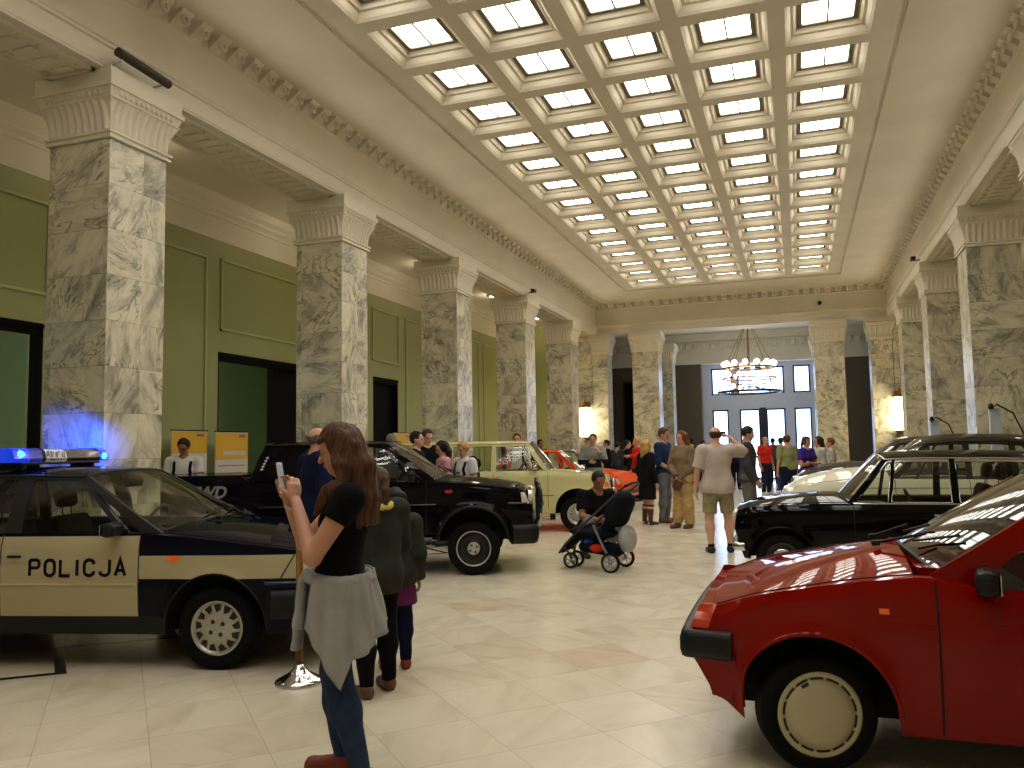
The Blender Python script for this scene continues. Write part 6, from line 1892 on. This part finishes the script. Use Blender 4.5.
bag.matrix_basis = Matrix.Translation((q[0], q[1], 0)) @ Matrix.Rotation(R(TOWARD), 4, 'Z') @ Matrix.Translation(Vector(J3['haR'])+Vector((.05, 0, -1.40)))
G = Field((-.25, -.25, .9), (.25, .25, 1.65), .015); G.cap((0, 0, 1.10), (0, 0, 1.24), .15, .12, .02, ((1, 0, 0), .5)); G.mesh('body', T_ORANGE, bag)
MB().tube([(0, .07, 1.32), (0, .04, 1.40), (0, -.04, 1.40), (0, -.07, 1.32)], .012, 6).build('strap', T_ORANGE, bag)
person('person in dark red top behind the roof of the orange red car', at(540, 23.5), TOWARD+30, 1.75, hair=H_DARK, sk=SKIND, vox=0.016, shoes=SHOEB, wear=[('top', F_('dark red cotton', rgb(110, 24, 22)), {}), ('trousers', T_DJEANS, {})])
def striped():
    m = fabric('grey and black striped knit', rgb(120, 122, 118))
    b = m.node_tree.nodes['Principled BSDF']
    tc = nd(m, 'ShaderNodeTexCoord'); sp_ = nd(m, 'ShaderNodeSeparateXYZ'); lk(m, tc.outputs['Object'], sp_.inputs[0])
    zz = mathn(m, 'MULTIPLY', mathn(m, 'GREATER_THAN', sp_.outputs[2], 1.06), mathn(m, 'LESS_THAN', sp_.outputs[2], 1.24))
    lk(m, mixc(m, zz, rgb(128, 128, 122), rgb(24, 24, 34)), b.inputs['Base Color'])
    return m
person('bearded man in grey sweater with broad dark stripe by the glowing lantern', at(593, 17.9), TOWARD-15, 1.80, hair=H_MID, sk=SKIN, build=1.0, vox=0.014, shoes=SHOEB,
    pose=dict(elR=(.03, -.15, .66), haR=(.13, -.02, .66), elL=(.06, .15, .67), haL=(.15, .10, .78)), wear=[('top', striped(), dict(ease=.016)), ('trousers', T_DGREY, {})])
person('woman with fair hair in black coat and brown boots behind the pram', at(646, 15.75), RIGHTW+25, 1.63, hair=H_BLOND, hair_style='bob', female=True, sk=SKINP, vox=0.014,
    wear=[('dress', F_('black patterned coat', rgb(22, 22, 24), var=.6), dict(hem=.30, ease=.020, flare=.012)), ('boots', T_BOOT, {})])
person('person in red top with outstretched arm behind the woman in black coat', at(637, 22.5), LEFTW+20, 1.74, hair=H_BLOND, sk=SKIN, vox=0.016, shoes=SHOEB,
    pose=dict(elL=(.08, .14, .72), haL=(.22, .14, .72)), wear=[('top', T_RED, {}), ('trousers', T_DJEANS, {})])
person('man in dark denim shirt and grey jeans beside woman in brown cardigan', at(663, 16.1), RIGHTW-35, 1.86, hair=H_MID, sk=SKIN, vox=0.013, shoes=SHOET, head_turn=(0, 12),
    pose=dict(elL=(.0, .14, .64), haL=(.09, .06, .56), elR=(.0, -.14, .64), haR=(.09, -.05, .57)), wear=[('top', T_DENIMS, dict(sleeve=.62, ease=.012)), ('trousers', T_GJEANS, dict(ease=.006))])
cw, cJ = person('woman with long auburn hair in brown cardigan and wide sand trousers', at(682, 14.95), LEFTW+42, 1.77, hair=H_AUBURN, hair_style='long', female=True, sk=SKIN, vox=0.012, shoes=SHOET, head_turn=(-10, 5),
    pose=dict(elL=(.02, .135, .64), haL=(.09, .03, .53), elR=(.02, -.135, .64), haR=(.09, -.02, .53), anL=(-.02, .055, .045), anR=(.03, -.06, .045), toL=(.07, .06, .015), toR=(.12, -.07, .015)),
    wear=[('jacket', T_BROWN, dict(hem=.46, ease=.018)), ('trousers', T_SAND, dict(ease=.010, wide=.020, fold=.005))])
p_ = at(682, 14.95); M0 = Matrix.Translation(Vector((p_[0], p_[1], 0))) @ Matrix.Rotation(R(LEFTW+42), 4, 'Z')
hb = empty('handbag'); tag(hb, 'small brown handbag held in front by the woman in cardigan', 'bag'); hb.matrix_basis = M0
G = Field((.05, -.2, .6), (.35, .2, 1.05), .012); G.cap((.20, .0, .78), (.20, .0, .84), .095, .075, .01, ((1, 0, 0), .5)); G.mesh('body', T_BOOT, hb)
MB().tube([(.20, .06, .90), (.19, .04, .95), (.19, -.03, .95), (.20, -.06, .90)], .008, 6).build('handle', T_BOOT, hb)

bm_, bJ = person('balding man from behind in beige shirt and khaki shorts raising a camera', at(716, 11.45), AWAY-6, 1.77, hair=H_MID, hair_style='fringe', sk=SKINP, build=1.12, vox=0.011, shoes=SHOEB, head_turn=(-12, 0),
    pose=dict(elL=(-.01, .155, .64), haL=(.03, .165, .50), elR=(.075, -.235, .80), haR=(.14, -.13, .915), knL=(.0, .072, .285), knR=(.02, -.078, .285), anR=(.02, -.088, .045), toR=(.105, -.10, .015), anL=(-.02, .066, .045), toL=(.065, .08, .015)),
    grip={'R': ((.1, .75, .4), (.2, .3, -1), .8)}, wear=[('top', T_BEIGE, dict(sleeve=.42, hem=.475, ease=.017, fold=.005, name='shirt')), ('shorts', T_KHAKI, dict(len=.86, ease=.006))])
for s_ in ('L', 'R'):
    n_ = bJ['an'+s_]; MB().tube([n_+np.array([0, 0, .0]), n_+np.array([.002, 0, .05])], [.043, .046], 12).build('sock', T_BLACK, bm_)
p_ = at(716, 11.45); M0 = Matrix.Translation(Vector((p_[0], p_[1], 0))) @ Matrix.Rotation(R(AWAY-6), 4, 'Z')
cm = empty('camera'); tag(cm, 'small black camera raised before the face of the balding man', 'camera'); cm.matrix_basis = M0 @ Matrix.Translation(Vector(bJ['haR'])+Vector((.02, .11, .045)))
MB().box(-.02, .02, -.06, .06, -.035, .035, 0, .006).build('body', BLACKP, cm); MB().lathe([(0, .05), (.022, .05), (.026, .03), (.026, .015)], 16, 'x').build('lens', BLACKP, cm)
person('man in dark grey jacket and shorts looking right, beside the beige-shirted man', at(747, 13.9), RIGHTW-10, 1.81, hair=H_DARK, sk=SKIN, vox=0.013, shoes=SHOEB, head_turn=(0, 15),
    pose=dict(haL=(.08, .12, .50), haR=(.06, -.13, .49)), wear=[('jacket', T_DGREY, dict(ease=.016, hem=.47)), ('shorts', F_('grey shorts', rgb(98, 94, 88)), dict(len=1.0, ease=.012))])
person('man in red polo shirt and dark jeans standing in front of the entrance windows', at(765, 24.3), TOWARD+25, 1.74, hair=H_GREY, sk=SKIN, hair_style='fringe', build=1.1, vox=0.016, shoes=mat('pale shoe', rgb(190, 190, 190), 0.5), wear=[('top', T_RED, dict(sleeve=.35)), ('trousers', T_DJEANS, {})])
person('person in dark clothes near the entrance doors right of the red polo', at(781, 26.5), AWAY, 1.72, hair=H_DARK, vox=0.018, shoes=SHOEB, wear=[('jacket', T_DGREY, {}), ('trousers', T_JEANS, {})])
person('man in sage green shirt seen from behind beside the purple T-shirt', at(787, 19.6), AWAY+5, 1.72, hair=H_MID, vox=0.015, shoes=SHOEB, build=1.1, wear=[('top', T_SAGE, dict(sleeve=.4)), ('trousers', T_DJEANS, {})])
pw, _ = person('woman with crossed arms in purple T-shirt and yellow skirt, glasses on head', at(806, 17.6), TOWARD+30, 1.66, hair=H_BROWN, hair_style='ponytail', female=True, build=1.08, vox=0.013, shoes=SHOEB,
    pose=dict(elL=(.03, .14, .635), haL=(.10, -.06, .66), elR=(.03, -.14, .63), haR=(.11, .06, .65)), wear=[('top', T_PURPLE, dict(sleeve=.32)), ('skirt', T_YELLOW, dict(hem=.30))])
MB().tube([(.08, .055, 1.615), (.095, .03, 1.62), (.095, -.03, 1.62), (.08, -.055, 1.615)], .010, 6).build('sunglasses', BLACKP, pw)
person('dark-haired person bending behind the woman in purple T-shirt', at(819, 18.6), LEFTW, 1.66, hair=H_DARK, hair_style='bob', vox=0.015, shoes=SHOEB, wear=[('top', T_PALE, {}), ('trousers', T_DJEANS, {})])
person('person with reddish hair in pale shirt behind the dark grey saloon', at(831, 19.9), LEFTW-25, 1.63, hair=H_AUBURN, vox=0.015, shoes=SHOEB, wear=[('top', T_PALE, dict(sleeve=.4)), ('trousers', T_DJEANS, {})])
for i, (px, dd, H_, m1, m2, lab) in enumerate([(692, 26.5, 1.74, T_BLACK, T_DJEANS, 'dark-clothed visitor far off, left of the bald man in beige'), (703, 28.5, 1.68, T_DGREY, T_BLACK, 'second dark visitor far off, close to the beige shirt'),
        (607, 24.5, 1.72, T_BLACK, T_BLACK, 'dark-clothed visitor beyond the orange red car, leftmost of three'), (617, 25.5, 1.66, T_DGREY, T_DJEANS, 'visitor in dark grey beyond the orange red car, middle of three'),
        (627, 24.2, 1.70, T_BLACK, T_DGREY, 'dark visitor beyond the orange red car, next to the red top'), (773, 31.0, 1.74, T_BLACK, T_BLACK, 'dark visitor right at the entrance doors'), (735, 27.5, 1.70, T_NAVY, T_BLACK, 'visitor in navy behind the raised elbow of the beige-shirted man')]):
    person(lab, at(px, dd), [AWAY, TOWARD+40, LEFTW, AWAY-30, RIGHTW, AWAY, TOWARD][i], H_, hair=H_DARK, vox=0.02, shoes=SHOEB, fingers=False or True, wear=[('jacket', m1, {}), ('trousers', m2, {})])

# ---------------------------------------------------------------- crouching man and the pram
sq = at(595, 11.25)
person('dark-haired man in black T-shirt crouching behind the pushchair', sq, TOWARD+22, 1.80, hair=H_DARK, sk=SKIND, build=1.15, vox=0.011, shoes=SHOEB, head_turn=(0, 22),
    pose=dict(pelvis=(-.08, 0, .20), waist=(-.05, 0, .285), chest=(-.01, 0, .40), neck=(.02, 0, .495), head=(.045, 0, .575), shL=(.0, .115, .465), shR=(.0, -.115, .465), elL=(.06, .155, .32), elR=(.06, -.155, .32),
        haL=(.17, .09, .30), haR=(.17, -.09, .30), hipL=(-.08, .055, .19), hipR=(-.08, -.055, .19), knL=(.12, .13, .27), knR=(.12, -.13, .27), anL=(-.03, .10, .045), anR=(-.03, -.10, .045), toL=(.065, .12, .015), toR=(.065, -.12, .015)),
    wear=[('top', T_BLACK, dict(sleeve=.35, hem=.185, name='t_shirt')), ('trousers', T_GJEANS, dict(top=.60, cuttop=False))])
PRF = fabric('black pram cloth', rgb(16, 18, 26)); PRT = mat('pram tube', rgb(60, 60, 64), 0.3, 0.6); SILT = mat('silver tube', rgb(150, 150, 150), 0.3, 0.8)
sp0 = at(615, 10.05)
st = empty('pushchair', (sp0[0], sp0[1], 0), R(172)); tag(st, 'black folding pushchair with bags, in front of the crouching man', 'pushchair')
def pwheel(x, y, r, w):
    wr_ = empty('wheel', (x, y, r)); wr_.parent = st
    MB().lathe([(r*.80, -w/2), (r*.95, -w/2), (r, -w/3), (r, w/3), (r*.95, w/2), (r*.80, w/2), (r*.80, -w/2)], 28, 'y').build('tyre', RUBBER, wr_)
    mb = MB(); mb.lathe([(r*.70, -w*.35), (r*.82, -w*.35), (r*.82, w*.35), (r*.70, w*.35), (r*.70, -w*.35)], 28, 'y'); mb.lathe([(0, -w*.5), (r*.2, -w*.45), (r*.2, w*.45), (0, w*.5)], 14, 'y')
    for k in range(6):
        a = 2*PI*k/6; mb.tube([(r*.15*math.cos(a), 0, r*.15*math.sin(a)), (r*.76*math.cos(a+.2), 0, r*.76*math.sin(a+.2))], w*.18, 6)
    mb.build('rim', SILT, wr_)
for s in (1, -1):
    pwheel(0, s*.27, .118, .035); pwheel(.60, s*.10-.03, .098, .03) if True else None
    MB().tube([(.70, s*.20, .20), (.60, s*.22, .32), (.28, s*.25, .62), (-.02, s*.25, .88), (-.20, s*.24, 1.03)], .014, 8).build('frame_tube', PRT, st)
    MB().tube([(.0, s*.26, .13), (.10, s*.26, .32), (.22, s*.25, .56)], .016, 8).build('rear_leg', SILT, st)
    MB().tube([(.60, s*.05, .12), (.62, s*.10, .20), (.64, s*.20, .27)], .014, 8).build('front_fork', PRT, st)
MB().tube([(-.20, -.24, 1.03), (-.24, -.12, 1.06), (-.24, .12, 1.06), (-.20, .24, 1.03)], .020, 8).build('push_handle', BLACKP, st)
MB().tube([(0, -.27, .118), (0, .27, .118)], .010, 6).build('axle', SILT, st)
G = Field((-.45, -.3, .1), (.85, .3, 1.1), .014)
G.cap((.18, 0, .44), (-.08, 0, .78), .18, .18, .03, ((.45, 0, .35), .4)); G.cap((.20, 0, .44), (.44, 0, .46), .20, .18, .03, ((0, 0, 1), .35)); G.cap((.44, 0, .46), (.66, 0, .26), .16, .13, .03, ((.4, 0, .5), .3))
G.mesh('seat', PRF, st)
G = Field((-.45, -.3, .4), (.5, .3, 1.15), .014)
G.cap((.0, 0, .68), (-.10, 0, .83), .165, .13, .02, ((0, 1, 0), 1.3)); G.cap((.14, 0, .62), (.10, 0, .80), .17, .14, .02, sub=True); G.mesh('canopy', PRF, st)
G = Field((-.3, -.3, .1), (.6, .3, .5), .014); G.cap((.05, 0, .24), (.38, 0, .27), .14, .13, .03, ((0, 0, 1), .6)); G.mesh('basket', PRF, st)
def blob(nm, lab, cat, lx, ly, lz, r, m_, hh=None):
    """soft thing carried on the pushchair"""
    Mx = Matrix.Translation((sp0[0], sp0[1], 0)) @ Matrix.Rotation(R(172), 4, 'Z'); p = Mx @ Vector((lx, ly, lz))
    o = Field((-.3, -.3, -.3), (.3, .3, .3), .014); o.ell((0, 0, 0), r, .02); o.ripple(lambda X, Y, Z: .008*np.sin(40*X+30*Z)*np.sin(35*Y))
    ob = o.mesh(nm, m_, None); ob.location = p; ob.rotation_euler = (0, 0, R(172)); return tag(ob, lab, cat)
blob('bag', 'grey cloth bag hanging at the rear of the pushchair', 'bag', -.13, 0, .38, (.10, .17, .17), T_GREY)
blob('blanket', 'bright blue blanket in the basket of the pushchair', 'blanket', .36, -.04, .335, (.12, .15, .075), F_('blue cloth', rgb(40, 70, 150)))
blob('cloth_bundle', 'small red cloth bundle beside the blue blanket', 'cloth', .22, .16, .27, (.09, .06, .05), T_RED)
# ================================================================ OTHER THINGS
# stanchion by the police car
q = at(300, 5.42)
s_ = empty('rope_stanchion', (q[0], q[1], 0)); tag(s_, 'polished metal rope stanchion behind the woman, by the police car nose', 'barrier post')
MB().lathe([(0, 0), (.155, 0), (.158, .012), (.152, .022), (.13, .035), (.07, .065), (.035, .10), (.026, .12), (0, .12)], 40).build('base', CHROME, s_)
MB().lathe([(0, .1), (.023, .1), (.023, .92), (.03, .93), (.03, .955), (.018, .965), (.03, .99), (.026, 1.01), (0, 1.02)], 20).build('post', BRONZE, s_)
# banners
YEL = mat('yellow print', rgb(222, 172, 44), 0.5); WPR = mat('white print', rgb(206, 200, 190), 0.5); GLN = mat('grey print', rgb(120, 116, 108), 0.6)
def banner(lab, x, y0, y1, z1, head=0.42, box=False):
    r_ = empty('banner_stand', (x, (y0+y1)/2, 0)); tag(r_, lab, 'banner', 'yellow and white banner stands')
    w = (y1-y0)/2
    MB().box(-.01, .01, -w, w, .12, z1).build('sheet', WPR, r_)
    zt = z1-(z1-.12)*head*0.5
    mb = MB(); mb.box(.0102, .0118, -w+.005, w-.005, zt, z1-.01); mb.build('yellow_header', YEL, r_)
    mb = MB()
    mb.box(.012, .0128, w-.26, w-.08, z1-.09, z1-.045)
    for k in range(7):
        z = zt-.12-.13*k; mb.box(.0102, .0112, -w+.06, w-.10-.07*(k % 3), z, z+.018)
    mb.build('printed_bars', GLN, r_)
    if box: MB().box(.012, .0128, -w+.20, w-.08, zt+.08, zt+.15).build('white_bar', WPR, r_)
    MB().box(-.10, .10, -w-.01, w+.01, .0, .10, 0, .02).build('base', CHROME, r_)
    MB().tube([(-.03, 0, .08), (-.03, 0, z1+.02)], .01, 8).build('pole', BLACKP, r_)
    MB().box(-.012, .012, -w-.02, w+.02, z1, z1+.02).build('top_rail', BLACKP, r_)
banner('yellow-headed white banner behind the young man with the backpack', -9.62, 10.64, 11.48, 1.89)
banner('yellow-headed white banner with white bar in front of the dark doorway', -9.62, 11.70, 12.58, 1.885, .55, True)
banner('yellow banner glimpsed behind the group of people at the pickup', -9.62, 18.35, 19.3, 1.95, .8)
# lanterns on the end piers
for (x, lab) in ((-7.17, 'glowing cylindrical wall lantern with brass crown on the left far pier'), (3.12, 'glowing cylindrical wall lantern with brass crown on the right far pier')):
    r_ = empty('wall_lantern', (x, YE-0.26, 0)); tag(r_, lab, 'wall lamp', 'cylindrical wall lanterns')
    MB().lathe([(.17, 1.88), (.205, 1.90), (.21, 2.4), (.205, 2.92), (.17, 2.94)], 28).build('glass_shade', LAMPW, r_)
    mb = MB(); mb.lathe([(0, 1.80), (.10, 1.82), (.20, 1.86), (.20, 1.885), (.0, 1.885)], 28); mb.lathe([(0, 2.935), (.20, 2.935), (.21, 2.97), (.13, 3.0), (.06, 3.05), (.02, 3.2), (0, 3.25)], 28)
    for k in range(8):
        a = 2*PI*k/8; mb.tube([(.18*math.cos(a), .18*math.sin(a), 2.97), (.21*math.cos(a), .21*math.sin(a), 3.06), (.15*math.cos(a), .15*math.sin(a), 3.14)], .014, 6)
        mb.tube([(.213*math.cos(a), .213*math.sin(a), 1.88), (.213*math.cos(a), .213*math.sin(a), 2.94)], .006, 5)
    mb.build('brass_mount', BRONZE, r_)
    MB().box(-.03, .03, .10, .25, 2.97, 3.03).build('upper_bracket', BRONZE, r_); MB().box(-.03, .03, .10, .25, 1.83, 1.88).build('lower_bracket', BRONZE, r_)
    MB().box(-.09, .09, .25, .265, 1.75, 3.15).build('wall_plate', BRONZE, r_)
    point_light('lantern_glow', (x, YE-0.75, 2.4), 45, (1.0, .80, .52), .2)
# chandelier
ch = empty('chandelier', (-1.62, 32.0, 0)); tag(ch, 'tiered brass chandelier with glass globes in front of the entrance windows', 'chandelier')
def ringt(r, z, t, mb): mb.tube([(r*math.cos(2*PI*k/36), r*math.sin(2*PI*k/36), z) for k in range(36)], t, 6, closed=True)
mb = MB(); ringt(1.15, 3.50, .05, mb); mb.build('lower_ring', DARKWOOD, ch)
mb = MB(); ringt(.92, 4.42, .045, mb); ringt(.98, 4.02, .03, mb); ringt(.80, 3.75, .03, mb); mb.build('upper_ring', BRONZE, ch)
mb = MB()
for k in range(8):
    a = 2*PI*k/8; c, s = math.cos(a), math.sin(a)
    mb.tube([(.92*c, .92*s, 4.42), (1.05*c, 1.05*s, 4.0), (1.15*c, 1.15*s, 3.50)], .014, 5); mb.tube([(.90*c, .90*s, 4.44), (.12*c, .12*s, 6.1)], .010, 5); mb.tube([(.0, 0, 3.72), (1.12*c, 1.12*s, 3.52)], .018, 5)
mb.tube([(0, 0, 6.3), (0, 0, 6.0)], .10, 12); mb.tube([(0, 0, 6.0), (0, 0, 3.65)], .018, 8); mb.build('frame', BRONZE, ch)
GLOBE = mat('globe glass', (1, 1, 1, 1), 0.3, emit=(1.0, .93, .80, 1), es=6)
for (n, r, z, rr) in ((14, .93, 4.58, .10), (12, .90, 4.16, .08), (10, .82, 3.72, .09)):
    for k in range(n):
        a = 2*PI*(k+.3)/n; MB().ell((r*math.cos(a), r*math.sin(a), z), (rr, rr, rr*1.05), 10, 7).build('globe', GLOBE, ch)
point_light('chandelier_glow', (-1.62, 31.0, 4.1), 60, (1.0, .86, .64), .4)
# floodlight bar and cameras on the capitals
fb = empty('floodlight_bar', (AX+.19, 6.76, 5.71)); tag(fb, 'long dark floodlight bar fixed above the nearest left capital', 'floodlight')
MB().tube([(0, -.37, 0.02), (0, .37, -0.02)], .050, 12).build('housing', mat('brown metal', rgb(62, 50, 42), 0.4, 0.3), fb)
for y in (-.3, .3): MB().tube([(-.18, y, -.06), (0, y, -.05)], .012, 6).build('bracket', CREAM, fb)
def cctv(lab, x, y, z, s):
    r_ = empty('security_camera', (x, y, z)); tag(r_, lab, 'security camera', 'small cameras on the cornice')
    MB().box(-.05, .05, -.13, .09, -.04, .04, 0, .012).build('housing', BLACKP, r_)
    MB().lathe([(0, -.16), (.028, -.155), (.03, -.13)], 12, 'y').build('lens', BLACKP, r_)
    MB().tube([(0, .03, -.03), (-s*.06, .05, -.03), (-s*.16, .05, -.02)], .014, 6).build('bracket', BLACKP, r_)
cctv('small dark camera above the fourth left capital', AX+.21, 20.6, 5.74, 1)
cctv('small dark camera above the second right capital', BX-.21, 20.6, 5.74, -1)
r_ = empty('smoke_detector', (.9, YE-.10, 6.18)); tag(r_, 'small dark fitting on the beam above the right end column', 'detector')
MB().lathe([(0, -.08), (.05, -.07), (.06, 0), (.06, .1)], 14, 'y').build('housing', BLACKP, r_); MB().box(-.02, .02, .0, .095, -.02, .02).build('stem', BLACKP, r_)
# two slim pale sign stands with gooseneck lamps beyond the right row of cars
for (px, d, zt, lab) in ((936, 17.3, 1.97, 'slim pale sign stand with dark lamp arm behind the car roofs, left of two'), (997, 13.2, 2.04, 'slim pale sign stand with long dark lamp arm, right of two')):
    q = at(px, d); r_ = empty('sign_stand', (q[0], q[1], 0), R(19)); tag(r_, lab, 'sign stand', 'sign stands in the right aisle')
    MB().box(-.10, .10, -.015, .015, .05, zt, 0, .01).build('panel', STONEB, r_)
    MB().box(-.18, .18, -.15, .15, 0, .05, 0, .01).build('base', BLACKP, r_)
    MB().tube([(-.06, -.03, zt-.02), (.0, -.06, zt+.05), (.25, -.08, zt-.10), (.45, -.08, zt-.55)], .014, 6).build('lamp_arm', BLACKP, r_)
    MB().lathe([(0, .05), (.03, .04), (.045, -.04), (.0, -.045)], 12, 'z', org=(-.08, -.04, zt+.02)).build('lamp_head', BLACKP, r_)
